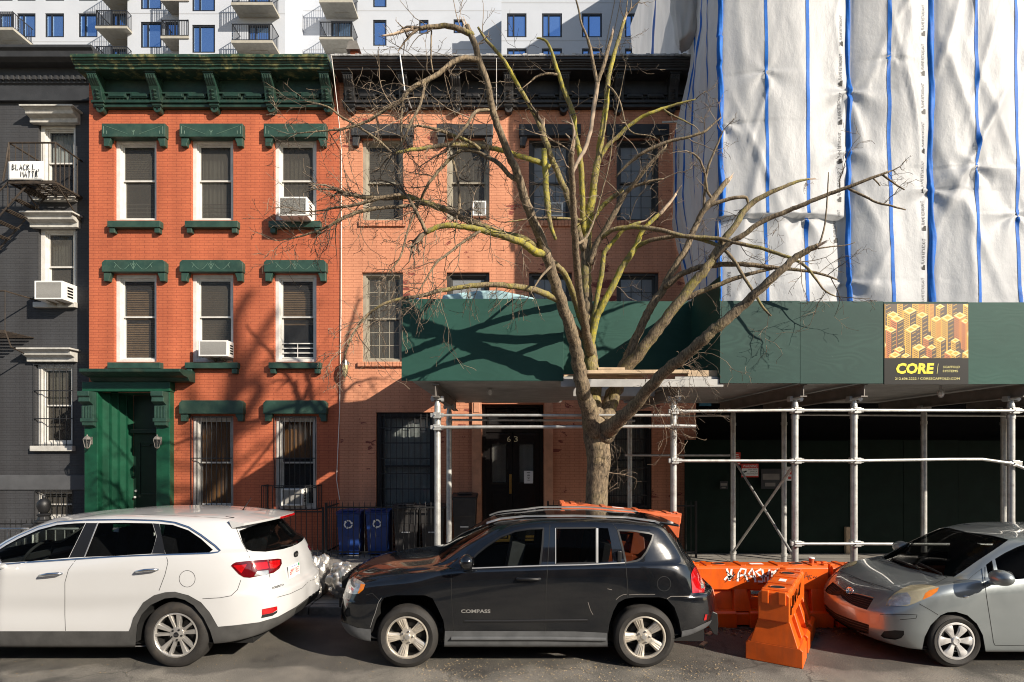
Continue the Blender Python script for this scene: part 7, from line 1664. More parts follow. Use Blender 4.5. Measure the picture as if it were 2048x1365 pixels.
# =============== grey hatchback
rings = [
 {0:(4.40,0,.21),1:(4.42,.35,.21),2:(4.52,.58,.21),3:(4.66,.68,.21),4:(4.96,.7,.17),5:(5.35,.7,.17),6:(6.2,.7,.17),7:(7.0,.7,.17),8:(7.42,.7,.18),9:(7.66,.66,.22),10:(7.8,.56,.26),11:(7.88,.35,.28),12:(7.9,0,.28)},
 {0:(4.24,0,.2),1:(4.29,.4,.2),2:(4.42,.68,.2),3:(4.6,.79,.2),4:(4.96,.82,.2),5:(5.35,.82,.2),6:(6.2,.82,.2),7:(7.0,.82,.2),8:(7.42,.82,.22),9:(7.7,.78,.28),10:(7.9,.66,.3),11:(7.98,.4,.32),12:(8.0,0,.32)},
 {0:(4.10,0,.36),1:(4.17,.4,.36),2:(4.33,.70,.38),3:(4.56,.815,.4),4:(4.96,.845,.42),5:(5.35,.835,.42),6:(6.2,.83,.42),7:(7.0,.835,.42),8:(7.42,.845,.44),9:(7.75,.8,.44),10:(7.95,.68,.45),11:(8.03,.4,.45),12:(8.05,0,.45)},
 {0:(4.09,0,.52),1:(4.17,.4,.52),2:(4.33,.70,.54),3:(4.56,.81,.57),4:(4.96,.845,.62),5:(5.35,.835,.62),6:(6.2,.83,.62),7:(7.0,.835,.64),8:(7.42,.845,.66),9:(7.75,.8,.66),10:(7.94,.68,.66),11:(8.01,.4,.66),12:(8.03,0,.66)},
 {0:(4.23,0,.68),1:(4.29,.38,.69),2:(4.41,.66,.72),3:(4.63,.785,.78),4:(4.96,.825,.84),5:(5.35,.832,.83),6:(6.2,.83,.85),7:(7.0,.83,.88),8:(7.42,.83,.9),9:(7.72,.78,.9),10:(7.9,.66,.9),11:(7.96,.4,.9),12:(7.98,0,.9)},
 {0:(4.38,0,.78),1:(4.40,.36,.785),2:(4.52,.60,.82),3:(4.72,.72,.88),4:(4.96,.77,.925),5:(5.35,.80,.96),6:(6.2,.805,1.0),7:(7.0,.80,1.03),8:(7.42,.79,1.05),9:(7.66,.74,1.06),10:(7.84,.63,1.06),11:(7.9,.4,1.05),12:(7.92,0,1.05)},
 {0:(4.65,0,.885),1:(4.67,.33,.885),2:(4.75,.55,.895),3:(4.88,.66,.92),4:(5.03,.72,.95),5:(5.38,.785,.985),6:(6.2,.79,1.02),7:(7.0,.785,1.05),8:(7.42,.775,1.07),9:(7.64,.725,1.08),10:(7.8,.62,1.08),11:(7.86,.4,1.07),12:(7.88,0,1.07)},
 {0:(4.92,0,.955),1:(4.94,.38,.95),2:(5.03,.62,.955),3:(5.09,.69,.965),4:(5.18,.73,.98),5:(5.42,.765,1.005),6:(6.2,.775,1.04),7:(7.0,.77,1.07),8:(7.4,.76,1.09),9:(7.6,.71,1.1),10:(7.75,.6,1.1),11:(7.8,.4,1.1),12:(7.82,0,1.1)},
 {0:(5.38,0,1.23),1:(5.39,.36,1.225),2:(5.47,.58,1.21),3:(5.52,.635,1.205),4:(5.6,.66,1.215),5:(5.78,.69,1.24),6:(6.25,.71,1.27),7:(6.9,.705,1.285),8:(7.25,.695,1.29),9:(7.45,.65,1.295),10:(7.58,.55,1.295),11:(7.64,.36,1.295),12:(7.66,0,1.295)},
 {0:(5.78,0,1.425),1:(5.79,.33,1.42),2:(5.84,.53,1.40),3:(5.88,.57,1.395),4:(5.95,.595,1.405),5:(6.1,.62,1.425),6:(6.4,.635,1.445),7:(6.85,.63,1.45),8:(7.15,.62,1.435),9:(7.32,.58,1.425),10:(7.45,.5,1.425),11:(7.5,.3,1.435),12:(7.52,0,1.435)},
 {0:(5.95,0,1.465),1:(5.97,.22,1.46),2:(6.0,.38,1.455),3:(6.05,.43,1.455),4:(6.1,.46,1.46),5:(6.2,.49,1.475),6:(6.45,.5,1.49),7:(6.85,.5,1.49),8:(7.08,.48,1.475),9:(7.2,.44,1.46),10:(7.3,.36,1.455),11:(7.35,.2,1.46),12:(7.37,0,1.46)},
 {0:(6.1,0,1.49),3:(6.2,0,1.495),6:(6.5,0,1.515),8:(6.95,0,1.505),12:(7.2,0,1.48)}]
for r_, dz in ((rings[-1], -.022), (rings[-2], -.02), (rings[-3], -.012)):
    for k_ in r_: x_, y_, z_ = r_[k_]; r_[k_] = (x_, y_, z_ + dz)
yar = Car('parked_car', 'grey silver hatchback cut off by the right edge, nose towards the orange barriers', 7.12, 6.0, rings, sub=7)
AR = [(1843, 1312), (1844, 1300), (1849, 1275), (1861, 1251), (1881, 1231), (1895, 1225), (1912, 1224), (1935, 1231), (1954, 1248), (1966, 1271), (1971, 1300), (1972, 1312)]
ARR2 = [(p[0] + 438, p[1]) for p in AR]
yar.cut(AR, 9); yar.cut(ARR2, 9)
ws = [(1768, 1116), (1800, 1097), (1845, 1076), (1893, 1062), (1940, 1066), (1985, 1072), (2017, 1080), (1990, 1099), (1955, 1122), (1925, 1143), (1908, 1154), (1883, 1151), (1840, 1141), (1800, 1132), (1759, 1122)]
yar.cut(ws, 11)
hl = [(1772, 1212), (1774, 1205), (1780, 1196), (1790, 1187), (1806, 1177), (1822, 1171), (1845, 1170), (1861, 1171), (1878, 1176), (1874, 1184), (1862, 1193), (1843, 1201), (1830, 1207), (1816, 1212), (1795, 1213)]
yar.cut(hl, 5); yar.cut([(1850, 1188), (1858, 1182), (1878, 1176), (1874, 1184), (1862, 1193), (1845, 1200)], 6); yar.cut([(1774, 1212), (1780, 1197), (1796, 1187), (1815, 1186), (1822, 1196), (1820, 1209), (1800, 1212.5)], 13)
yar.cut([(1680, 1174), (1690, 1183), (1703, 1187), (1725, 1192), (1747, 1198), (1740, 1210), (1734, 1220), (1712, 1213), (1696, 1205), (1684, 1196), (1678, 1186)], 10)
yar.cut([(1669, 1226), (1700, 1238), (1738, 1250), (1737, 1269), (1700, 1259), (1674, 1241)], 10)
yar.cut([(1761, 1272), (1768, 1263), (1790, 1261), (1808, 1262), (1808, 1270), (1802, 1277), (1790, 1280), (1768, 1277)], 14)
s1 = [(1972, 1130), (1984, 1121), (1989, 1147), (1976, 1152)]; s2 = [(1990, 1118), (2010, 1106), (2035, 1094), (2070, 1082), (2120, 1072), (2200, 1066), (2215, 1140), (2100, 1152), (2000, 1163)]
yar.cut(s1, 3); yar.cut(s2, 3); yar.cut([(1937, 1159), (1948, 1149), (1964, 1137), (1968, 1172), (1945, 1165)], 12)
yar.mark(lambda c, f: f[yar.lay] == 0 and abs(c.y - yar.Yc) < .56 and 1.12 < c.z < 1.40 and c.x > 7.45 and f.normal.x > .4, 4)
yar.finish_normals()
yar.part(0, 'body', M['p_silver']); yar.part(3, 'side_window', M['g_dark'], off=-.004, split=True); yar.part(4, 'rear_window', M['g_dark'], off=-.004); yar.part(11, 'windscreen', M['g_dark'], off=-.003); yar.part(12, 'quarter_panel', M['p_silver'], off=-.006, split=True)
yar.part(5, 'headlight', M['lampcloud'], off=.005, split=True); yar.part(6, 'indicator', M['lampamber'], off=.006, split=True); yar.part(13, 'headlight_lens', M['lampclear'], off=.0055, split=True); yar.part(10, 'grille', M['gap'], off=-.012); yar.part(14, 'fog_light', M['rubber'], off=-.012, split=True)
yar.part(0, 'inner_lining', M['inner'], off=-.03); yar.well(AR); yar.well(ARR2)
g = MB()
for ln in ([(1970, 1135), (1970, 1172), (1974, 1200), (1980, 1239), (1987, 1285), (1990, 1291), (2060, 1292)], [(1698, 1153), (1720, 1160), (1760, 1172), (1788, 1183)], [(1895, 1155), (1870, 1168), (1848, 1170)], [(1838, 1208), (1858, 1219), (1876, 1230)], [(1768, 1116), (1759, 1122), (1800, 1132), (1840, 1142), (1883, 1152), (1908, 1155)], [(1893, 1062), (1940, 1066), (1985, 1072), (2017, 1080)], [(1760, 1229), (1800, 1229), (1834, 1230), (1832, 1237), (1800, 1240)]):
    yar.ribbon(ln, .006, mb=g)
g.build('panel_gaps', M['gap'], yar.t, recalc=False)
g = MB()
for k in range(3):
    t = .22 + .25 * k; yar.ribbon([(1669 + 4 * t, 1226 + 16 * t), (1700, 1238 + 20 * t), (1738, 1250 + 19 * t)], .007, .0, mb=g, half=.003)
for k in range(4):
    t = .2 + .2 * k; yar.ribbon([(1682 + 2 * t, 1176 + 14 * t), (1703, 1187 + 21 * t), (1746 - 10 * t, 1198 + 21 * t)], .005, -.004, mb=g, half=.003)
g.build('grille_bars', M['rubber'], yar.t, recalc=False)
yar.ribbon([(1680, 1172), (1690, 1181), (1703, 1185), (1725, 1190), (1748, 1196)], .014, .004, name='bonnet_trim', m=M['p_silver'], half=.008)
# three ellipse badge
h, n = yar.ray(1702, 1183); n = Vector((-.9, -.12, .35)).normalized(); ux = Vector((.12, -1, 0)).normalized(); uz = ux.cross(n).normalized(); uz = uz if uz.z > 0 else -uz; o = h + n * .02; q = MB()
def ell(a, b, cz_=0): q.tube([o + ux * (a * math.cos(k * math.pi / 12)) + uz * (cz_ + b * math.sin(k * math.pi / 12)) for k in range(25)], .0055, 6)
ell(.055, .043); ell(.018, .042); ell(.036, .016, .022); q.build('emblem', M['chrome'], yar.t, smooth=60)
for (a, b) in (((1785, 1119), (1835, 1138)), ((1838, 1128), (1884, 1151))):
    h0 = yar.ray(*a)[0]; h1 = yar.ray(*b)[0]; n0 = yar.ray(*b)[1]; q = MB(); q.tube([h0 + n0 * .012, (h0 + h1) / 2 + n0 * .02, h1 + n0 * .02], .009, 6); q.tube([h0 + n0 * .004 + Vector((-.02, 0, 0)), h1 + n0 * .006 + Vector((-.02, -.1, 0))], .005, 5); q.build('wiper', M['rubber'], yar.t)
h, n = yar.ray(1932, 1194); q = MB(); q.ball(h, .035, .012, .014, 12); q.build('side_repeater', M['lampclear'], yar.t, smooth=60)
cM = P(2006, 1157, 6.12); mirror_part(yar, (cM.x, 6.14, cM.z), M['p_silver'], r=(.10, .13, .085), back=.26)
yar.wheels((4.96, 7.42), .302, .185, .205, 'cover', half=.842)
yar.interior((5.75, 6.7), .3, .58, 1.4, .66, steer=(5.42, .90), dash=(-.2, .34, -.16, .2))
q = MB(); q.box(4.5, 7.7, yar.Yc - .68, yar.Yc + .68, .17, .34); q.build('underbody', M['gap'], yar.t)
# ---------------------------------------------------------------- orange water barriers
def plastic(name, col):
    t = NT(name); b = t.b
    c = t.mix(1, col, t.ramp(t.noise(4, 6), .3, .75, (.72, .68, .66), (1.06, 1.06, 1.06)), 'MULTIPLY')
    s = t.ramp(t.noise(26, 8, rough=.75), .64, .72); c = t.mix(t.math('MULTIPLY', s, .55), c, (.26, .11, .06)); d2 = t.ramp(t.noise(1.0, 6, t.scalev(9, 9, 1.6)), .52, .74); c = t.mix(t.math('MULTIPLY', d2, .35), c, (.24, .07, .03))
    t.l(c, b.inputs['Base Color']); b.inputs['Roughness'].default_value = .36
    t.l(t.bump(t.noise(5, 3), .12, .02), b.inputs['Normal']); return t.mat
M['obar'] = plastic('orange_plastic', (.80, .125, .008))
M['obar_old'] = plastic('faded_orange_plastic', (.62, .14, .05))
BH = .82
def barrier_geo(L, H=BH):
    """water barrier along x from 0..L, centred on y=0"""
    q = MB(); t = .165; z2 = H * .60
    def beam(x0, x1, prof):
        n = len(prof); vs = [(x0, p[0], p[1]) for p in prof] + [(x1, p[0], p[1]) for p in prof]
        q.add(vs, [list(range(n))[::-1], list(range(n, 2 * n))] + [[i, (i + 1) % n, n + (i + 1) % n, n + i] for i in range(n)])
    beam(0, L, [(-t, z2), (t, z2), (t, H - .03), (t - .03, H), (-t + .03, H), (-t, H - .03)])
    # stepped foot
    for (x0, x1) in ((.0, L * .28), (L * .38, L * .62), (L * .72, L)):
        beam(x0, x1, [(-.30, 0), (.30, 0), (.30, H * .24), (.27, H * .27), (-.27, H * .27), (-.30, H * .24)])
    beam(.001, L - .001, [(-.27, .03), (.27, .03), (.27, H * .22), (.24, H * .25), (-.24, H * .25), (-.27, H * .22)])
    # buttress legs tapering from foot to top beam, web with hand holes between
    def leg(x0, x1):
        zb, ztp = H * .26, z2 + .02; ins = .035
        vs = [(x0, -.255, zb), (x1, -.255, zb), (x1, .255, zb), (x0, .255, zb), (x0 + ins, -t + .004, ztp), (x1 - ins, -t + .004, ztp), (x1 - ins, t - .004, ztp), (x0 + ins, t - .004, ztp)]
        q.add(vs, [[3, 2, 1, 0], [4, 5, 6, 7], [0, 1, 5, 4], [1, 2, 6, 5], [2, 3, 7, 6], [3, 0, 4, 7]])
    for (x0, x1) in ((0, L * .15), (L * .27, L * .40), (L * .60, L * .73), (L * .85, L)): leg(x0, x1)
    for (x0, x1) in ((L * .14, L * .28), (L * .72, L * .86)):
        vs = [(x0, -.17, H * .25), (x1, -.17, H * .25), (x1, .17, H * .25), (x0, .17, H * .25), (x0, -.09, z2 + .01), (x1, -.09, z2 + .01), (x1, .09, z2 + .01), (x0, .09, z2 + .01)]
        q.add(vs, [[0, 1, 5, 4], [2, 3, 7, 6]])
    x0, x1 = L * .39, L * .61; hz0, hz1 = H * .44, H * .57; a0, a1 = x0 + (x1 - x0) * .15, x1 - (x1 - x0) * .15
    for (u0, u1, w0, w1) in ((x0, x1, H * .25, hz0), (x0, x1, hz1, z2 + .01), (x0, a0, hz0, hz1), (a1, x1, hz0, hz1)): q.box(u0, u1, -.13, .13, w0, w1)
    # top details: raised rim pads, lugs at the ends
    for xx in (L * .10, L * .36, L * .64, L * .90): q.box(xx - .04, xx + .04, -t + .02, t - .02, H - .005, H + .014)
    for s, xe in ((-1, 0), (1, L)):
        for w0 in (-.13, .05): q.box(xe - .05 if s > 0 else xe - .018, xe + .018 if s > 0 else xe + .05, w0, w0 + .08, H * .84, H + .018)
    return q
def barrier(label, loc, rot, L=1.86, m='obar', tilt=None, H=BH):
    t = thing('traffic_barrier', label, 'barrier', loc, 'orange water filled barriers')
    def bake(q, name, mm, parent, **kw):
        R3 = Matrix.Rotation(rot, 3, 'Z')
        if tilt is not None: R3 = R3 @ Matrix.Rotation(tilt, 3, 'Y')
        q.v = [tuple(Vector(loc) + R3 @ Vector(v)) for v in q.v]
        return q.build(name, mm, parent, **kw)
    b = bake(barrier_geo(L, H), 'body', M[m], t, bevel=.028)
    b.modifiers['bevel'].segments = 3; b.modifiers['bevel'].use_clamp_overlap = True
    for xx in (L * .2, L * .8):
        q = MB(); q.lathe([(.001, H + .003), (.075, H + .003), (.085, H + .010), (.095, H + .002)], (xx, 0, 0), 'z', 20); c = bake(q, 'filler_hole', M['obar_old'], t, smooth=40)
        q = MB(); q.lathe([(.001, H + .006), (.072, H + .006)], (xx, 0, 0), 'z', 20); bake(q, 'filler_opening', M['gap'], c)
    q = MB(); q.box(L * .44, L * .54, -.04, .04, H + .002, H + .004); bake(q, 'sticker', M['paper'], t)
    return t, b
yb = 8.03; xs0 = X(1400, 7.8) - .02
b1, _ = barrier('long orange barrier with white graffiti standing along the kerb behind the cars', (X(1398, 7.75), yb, 0), 0, 1.84)
b2, _ = barrier('orange barrier along the kerb half hidden behind the grey hatchback', (X(1398, 7.75) + 1.90, yb, 0), 0, 1.84)
b3, _ = barrier('orange barrier set end on to the street with black scrawl on its side', (2.98, 6.44, 0), R(57), 1.50, H=.81)
b4, _ = barrier('orange barrier under the faded one, mostly hidden behind the black SUV', (X(1100, 8.0), 8.02, 0), 0, 1.84)
b5, _ = barrier('faded orange barrier lying tilted on top of another behind the black SUV', (X(1112, 7.95), 8.05, .90), R(-2), 1.66, 'obar_old', tilt=R(5.5), H=.80)
# graffiti as painted strokes
def strokes(q, lines, fpt, w, nrm):
    for ln in lines:
        pts = [fpt(*p) for p in ln]; vs = []
        for i, p in enumerate(pts):
            t = pts[min(i + 1, len(pts) - 1)] - pts[max(i - 1, 0)]; sd = t.cross(nrm).normalized() * w / 2
            vs += [p - sd, p + sd]
        q.add(vs, [[2 * i, 2 * i + 1, 2 * i + 3, 2 * i + 2] for i in range(len(pts) - 1)])
yf = yb - .165 - .004
def gp(x, y): # coordinates of the 1380.. crop (5.46x)
    return Vector((X(1380 + x / 5.46, yf), yf, Z(1100 + y / 5.46, yf)))
wh = [[(400, 205), (420, 260), (425, 330)], [(375, 330), (400, 300), (460, 290), (480, 280)], [(455, 210), (445, 280), (430, 340)], [(520, 345), (530, 260), (560, 205), (610, 215), (600, 270), (540, 285)], [(600, 270), (640, 350)], [(640, 270), (680, 205), (700, 260), (715, 355)], [(650, 290), (710, 290)], [(780, 210), (720, 240), (760, 280), (800, 310), (790, 350), (740, 345)], [(790, 215), (800, 270), (815, 350)], [(870, 215), (850, 280), (850, 355)], [(800, 290), (860, 280)], [(900, 230), (890, 290), (930, 300)], [(905, 250), (965, 215)], [(890, 270), (960, 250)], [(950, 215), (965, 270)]]
q = MB(); strokes(q, wh, gp, .028, Vector((0, -1, 0))); q.build('white_graffiti', M['paper'], b1)
bl = [[(385, 355), (440, 300), (500, 260), (430, 330)], [(400, 240), (470, 300), (440, 330)], [(480, 240), (470, 340), (540, 300)], [(540, 240), (545, 340), (600, 290), (560, 250)], [(600, 345), (620, 240), (640, 345)], [(600, 300), (690, 280)], [(660, 240), (700, 330), (740, 270)], [(740, 375), (800, 370), (860, 380)], [(1110, 240), (1160, 290), (1130, 320)], [(1180, 240), (1150, 310)], [(1240, 330), (1270, 240), (1300, 330)], [(1250, 300), (1310, 280)], [(1330, 320), (1300, 290), (1330, 280)], [(1350, 310), (1360, 290)], [(1370, 310), (1385, 290)]]
q = MB(); strokes(q, bl, gp, .008, Vector((0, -1, 0))); q.v = [(v[0], v[1] - .002, v[2]) for v in q.v]; q.build('black_graffiti', M['ink'], b1)
R3 = Matrix.Rotation(R(57), 3, 'Z')
def gb(x, z): return Vector((2.98, 6.44, 0)) + R3 @ Vector((x, -.169, z - .05))
bl = [[(.10, .80), (.06, .62), (.14, .60), (.15, .70), (.10, .70)], [(.24, .80), (.23, .66), (.30, .66), (.31, .79)], [(.38, .66), (.39, .80), (.44, .70), (.49, .80), (.50, .66)], [(.56, .66), (.57, .80), (.66, .79), (.64, .72), (.57, .72)], [(.72, .66), (.76, .80), (.82, .67)], [(.73, .71), (.80, .72)], [(.88, .80), (.87, .67)], [(.93, .66), (.96, .80), (1.02, .70), (1.06, .79)]]
q = MB(); strokes(q, bl, gb, .018, Vector((1, 0, 0))); q.build('black_graffiti', M['ink'], b3)
# coffee cup on the barrier
t = thing('paper_cup', 'small paper cup left on top of the long graffiti barrier', 'cup', (X(1622, 8.0), 8.0, BH))
q = MB(); x = X(1623, 8.0); q.lathe([(.001, BH + .002), (.028, BH + .002), (.038, BH + .085), (.036, BH + .085), (.028, BH + .01)], (x, 8.0, 0), 'z', 18); q.build('cup', M['obar_old'], t, smooth=40)
q = MB(); q.lathe([(.041, BH + .083), (.041, BH + .09), (.036, BH + .098), (.001, BH + .098)], (x, 8.0, 0), 'z', 18); q.build('lid', M['paper'], t, smooth=40)
# ---------------------------------------------------------------- bins
def bin_(label, px0, px1, pyt, Y, m, recyc):
    x0, x1 = X(px0, Y), X(px1, Y); zt_ = Z(pyt, Y); w = x1 - x0; d = .55; xc = (x0 + x1) / 2; H = zt_ - SW
    t = thing('recycling_bin' if recyc else 'wheeled_bin', label, 'bin', (xc, Y + d / 2, SW), 'wheeled bins behind the iron railing')
    q = MB(); zb = SW + .03; k = .82
    def ringz(z, s): return [(xc - w / 2 * s, Y + d / 2 - d / 2 * s, z), (xc + w / 2 * s, Y + d / 2 - d / 2 * s, z), (xc + w / 2 * s, Y + d / 2 + d / 2 * s, z), (xc - w / 2 * s, Y + d / 2 + d / 2 * s, z)]
    rs = [ringz(zb, k), ringz(SW + H * .62, .93), ringz(SW + H * .64, .955), ringz(SW + H * .90, .97), ringz(SW + H * .90, 1.03), ringz(SW + H * .94, 1.03)]
    vs = [v for r_ in rs for v in r_]
    q.add(vs, [[4 * i + j, 4 * i + (j + 1) % 4, 4 * i + 4 + (j + 1) % 4, 4 * i + 4 + j] for i in range(len(rs) - 1) for j in range(4)] + [[3, 2, 1, 0], [20, 21, 22, 23]])
    q.box(xc - .09, xc + .09, Y - .012 + .03, Y + .05, SW + H * .42, SW + H * .56)
    q.build('bin_body', m, t, bevel=.02)
    q = MB(); q.prism([(Y - .03, SW + H * .945), (Y + .05, SW + H * .985), (Y + d * .6, SW + H * 1.0), (Y + d + .03, SW + H * .97), (Y + d + .03, SW + H * .945)], x0 - .02, x1 + .02, 'yz'); q.box(x0 + .1, x1 - .1, Y + .02, Y + d - .1, SW + H * .99, SW + H * 1.01); q.build('lid', m, t, bevel=.02)
    q = MB()
    for s in (x0 + .05, x1 - .05): q.lathe([(.001, s - .02), (.09, s - .02), (.09, s + .02), (.001, s + .02)], (0, Y + d - .04, SW + .09), 'x', 18)
    q.build('wheels', M['binblack'], t)
    if recyc:   # three chasing arrows
        q = MB(); zc = SW + H * .70; yy = Y - .004; r = .085
        for kk in range(3):
            a = math.pi / 2 + kk * 2 * math.pi / 3
            def pp(rr, aa): return Vector((xc + rr * math.cos(aa), yy, zc + rr * math.sin(aa)))
            A1, A2 = pp(r, a + .35), pp(r, a - .35); B1 = pp(r, a - .35); B2 = pp(r * .9, a - 1.15)
            strokes(q, [[(0,), (1,)]], lambda i: (A1, A2)[i], .030, Vector((0, -1, 0)))
            strokes(q, [[(0,), (1,)]], lambda i: (B1, B2)[i], .030, Vector((0, -1, 0)))
            e = B2; u = (B2 - B1).normalized(); s_ = u.cross(Vector((0, -1, 0))); q.add([e - s_ * .032, e + s_ * .032, e + u * .04], [[0, 1, 2]])
        q.build('recycling_symbol', M['paper'], t)
    else:
        q = MB(); q.box(xc - .09, xc + .09, Y + .005, Y + .012, SW + H * .455, SW + H * .47); q.build('label_strip', M['paper'], t)
bin_('left blue recycling bin with white arrows behind the railing', 673, 720, 1022, 12.28, M['binblue'], 1)
bin_('right blue recycling bin with white arrows next to a black bin', 731, 777, 1020, 12.28, M['binblue'], 1)
bin_('black wheeled bin beside the right blue recycling bin', 786, 836, 1010, 12.28, M['binblack'], 0)
bin_('black wheeled bin directly behind the left galvanised post', 841, 888, 1010, 12.30, M['binblack'], 0)
bin_('tall black wheeled bin left of door 63 behind the thin steel post', 905, 952, 988, 12.34, M['binblack'], 0)
# ---------------------------------------------------------------- bin bags
def bag(label, pxc, pyc, Y, rx, ry, rz, seed):
    c = P(pxc, pyc, Y); q = MB(); r3 = random.Random(seed); n, mlt = 64, 44; vs = []
    for j in range(mlt + 1):
        th = math.pi * j / mlt
        for i in range(n):
            a = 2 * math.pi * i / n; v = Vector((math.sin(th) * math.cos(a), math.sin(th) * math.sin(a), math.cos(th)))
            f = 1 + .22 * mnoise.noise(v * 1.6 + Vector((seed, 0, 0)))
            for sc, am in ((1.5, .22), (3.0, .11), (6.0, .03)): f -= am * (1 - abs(mnoise.noise(v * sc + Vector((seed * 3, sc, 1))))) ** 3
            pinch = max(0, v.z - .72) / .28; f *= 1 - .55 * pinch; up = .55 * pinch * (1 + .3 * math.cos(a * 5))
            z = c.z + v.z * rz * f + up * rz * .45
            vs.append((c.x + v.x * rx * f, c.y + v.y * ry * f, max(z, SW + .004 + .01 * abs(math.sin(i)))))
    q.add(vs, [[j * n + i, j * n + (i + 1) % n, (j + 1) * n + (i + 1) % n, (j + 1) * n + i] for j in range(mlt) for i in range(n)])
    tag(q.build('bin_bag', M['bagsilver'], smooth=60, merge=1e-5), label, 'bin bag', 'silver bin bags on the kerb')
bag('left silver bin bag, tall and nearest the white SUV', 642, 1148, 9.05, .22, .24, .42, 3)
bag('right silver bin bag beside the nose of the black SUV', 688, 1158, 8.85, .30, .28, .36, 8)
bag('low silver bin bag lying under the white SUV tail lights', 628, 1182, 8.75, .15, .18, .17, 14)
# ---------------------------------------------------------------- iron railings
def railing(label, px0, px1, pyt, Y, ret=None, every=.115, low=SW, rail_px=None):
    x0, x1 = X(px0, Y), X(px1, Y); zt_ = Z(pyt, Y); t = thing('iron_railing', label, 'railing', (x0, Y, SW))
    q = MB(); n = max(2, int((x1 - x0) / every))
    for i in range(n + 1):
        x = x0 + (x1 - x0) * i / n; q.tube([(x, Y, low), (x, Y, zt_ - .05), (x, Y, zt_)], [.008, .008, .001], 6)
    q.build('pickets', M['iron'], t)
    q = MB()
    for z in (low + .12, zt_ - .13): q.box(x0, x1, Y - .012, Y + .012, z - .015, z + .015)
    for x in (x0, x1): q.box(x - .02, x + .02, Y - .02, Y + .02, low, zt_ - .03)
    if ret:
        m_ = int(abs(ret) / .115)
        for k in range(1, m_): y = Y + ret * k / m_; q.tube([(x0, y, low), (x0, y, zt_ - .05), (x0, y, zt_)], [.008, .008, .001], 6)
        for z in (low + .12, zt_ - .13): q.box(x0 - .012, x0 + .012, min(Y, Y + ret), max(Y, Y + ret), z - .015, z + .015)
    q.build('frame', M['iron'], t)
railing('black iron railing in front of the blue and black bins', 652, 895, 1003, 12.1, .85)
railing('black iron railing along the red house behind the white SUV', 362, 646, 1012, 12.2)
railing('black iron railing with spikes along the charcoal house', -120, 172, 1036, 12.2)
railing('short iron railing right of door 63 behind the black SUV', 1096, 1172, 1000, 12.1)
railing('thin iron railing in the shade beside the green hoarding', 1352, 1392, 1000, 12.1, every=.09)
t = thing('newel_post', 'black cast iron newel post with a knob beside the charcoal house', 'post', (X(88, 11.8), 11.8, SW))
q = MB(); x = X(88, 11.8); zb = Z(1044, 11.8)
q.box(x - .13, x + .13, 11.67, 11.93, SW, zb); q.lathe([(.17, zb), (.17, zb + .03), (.12, zb + .05), (.10, zb + .12), (.13, zb + .15), (.08, zb + .18)], (x, 11.8, 0), 'z', 8); q.build('shaft', M['iron'], t, bevel=.01)
q = MB(); q.lathe([(.05, zb + .17), (.09, zb + .22), (.125, zb + .32), (.12, zb + .40), (.07, zb + .47), (.03, zb + .49), (.04, zb + .53), (.001, zb + .57)], (x, 11.8, 0), 'z', 16); q.build('finial', M['iron'], t, smooth=60)
t = thing('stone_slab', 'grey stone cheek wall behind the black iron railing of the charcoal house', 'wall', (X(72, 12.0), 12.0, SW)); q = MB(); q.box(X(48, 12.0), X(108, 12.0), 11.95, 12.6, SW, Z(1048, 12.0)); q.build('slab', M['blackgrey'], t, bevel=.02)
# crowd barricades on the pavement behind the white SUV
def barricade(label, pa, pb, Y):
    x0, x1 = X(pa, Y), X(pb, Y); zt_ = Z(1058, Y); t = thing('metal_barricade', label, 'barricade', (x0, Y, SW), 'steel barricades behind the white SUV')
    q = MB(); r = .019; zb = SW + .22
    q.tube([(x0, Y, zb), (x0, Y, zt_ - .08), (x0 + .08, Y, zt_), (x1 - .08, Y, zt_), (x1, Y, zt_ - .08), (x1, Y, zb), (x0, Y, zb)], r, 8); q.build('frame', M['galv'], t, smooth=60)
    q = MB(); n = int((x1 - x0) / .13)
    for i in range(1, n): x = x0 + (x1 - x0) * i / n; q.tube([(x, Y, zb), (x, Y, zt_ - .005)], .009, 6)
    q.build('bars', M['galv'], t, smooth=60)
    for x in (x0 + .3, x1 - .3):
        q = MB(); q.tube([(x, Y - .3, SW + .01), (x, Y - .08, SW + .2), (x, Y, zb), (x, Y + .08, SW + .2), (x, Y + .3, SW + .01)], .014, 6); q.build('foot', M['galv'], t, smooth=60)
barricade('steel barricade behind the bonnet of the white SUV at the left edge', -170, 66, 9.3)
barricade('steel barricade seen through the front window of the white SUV', 74, 166, 9.3)
barricade('steel barricade seen through the rear window of the white SUV', 205, 309, 9.3)
# ---------------------------------------------------------------- fire escape
fe = thing('fire_escape', 'rusty black iron fire escape on the charcoal house', 'fire escape', (X(60, 13.2), DB, 8.5))
yF = 12.76; zF = Z(363, yF); xL, xR = X(18, yF), X(111, yF)
q = MB()
for k in range(10): y = yF + .02 + (DB - yF - .04) * k / 9; q.box(xL, xR, y - .018, y + .018, zF - .012, zF + .006)
for k in range(5): x = xL + (xR - xL) * k / 4; q.box(x - .02, x + .02, yF, DB, zF - .05, zF - .013)
for y in (yF, DB - .03): q.box(xL, xR, y - .02, y + .02, zF - .06, zF + .012)
q.build('platform', M['rust'], fe)
q = MB(); zr = Z(286, yF)
q.tube([(xL, yF, zr), (xR, yF, zr)], .02, 6)
q.tube([(xR, yF, zr), (xR, DB, zr - .02)], .02, 6); q.tube([(xL, yF, zr), (xL, DB, zr)], .02, 6)
for k in range(8): x = xL + (xR - xL) * k / 7; q.tube([(x, yF, zF), (x, yF, zr)], .008 if 0 < k < 7 else .018, 5)
for k in range(1, 6): y = yF + (DB - yF) * k / 6; q.tube([(xR, y, zF), (xR, y, zr - .01)], .008, 5); 
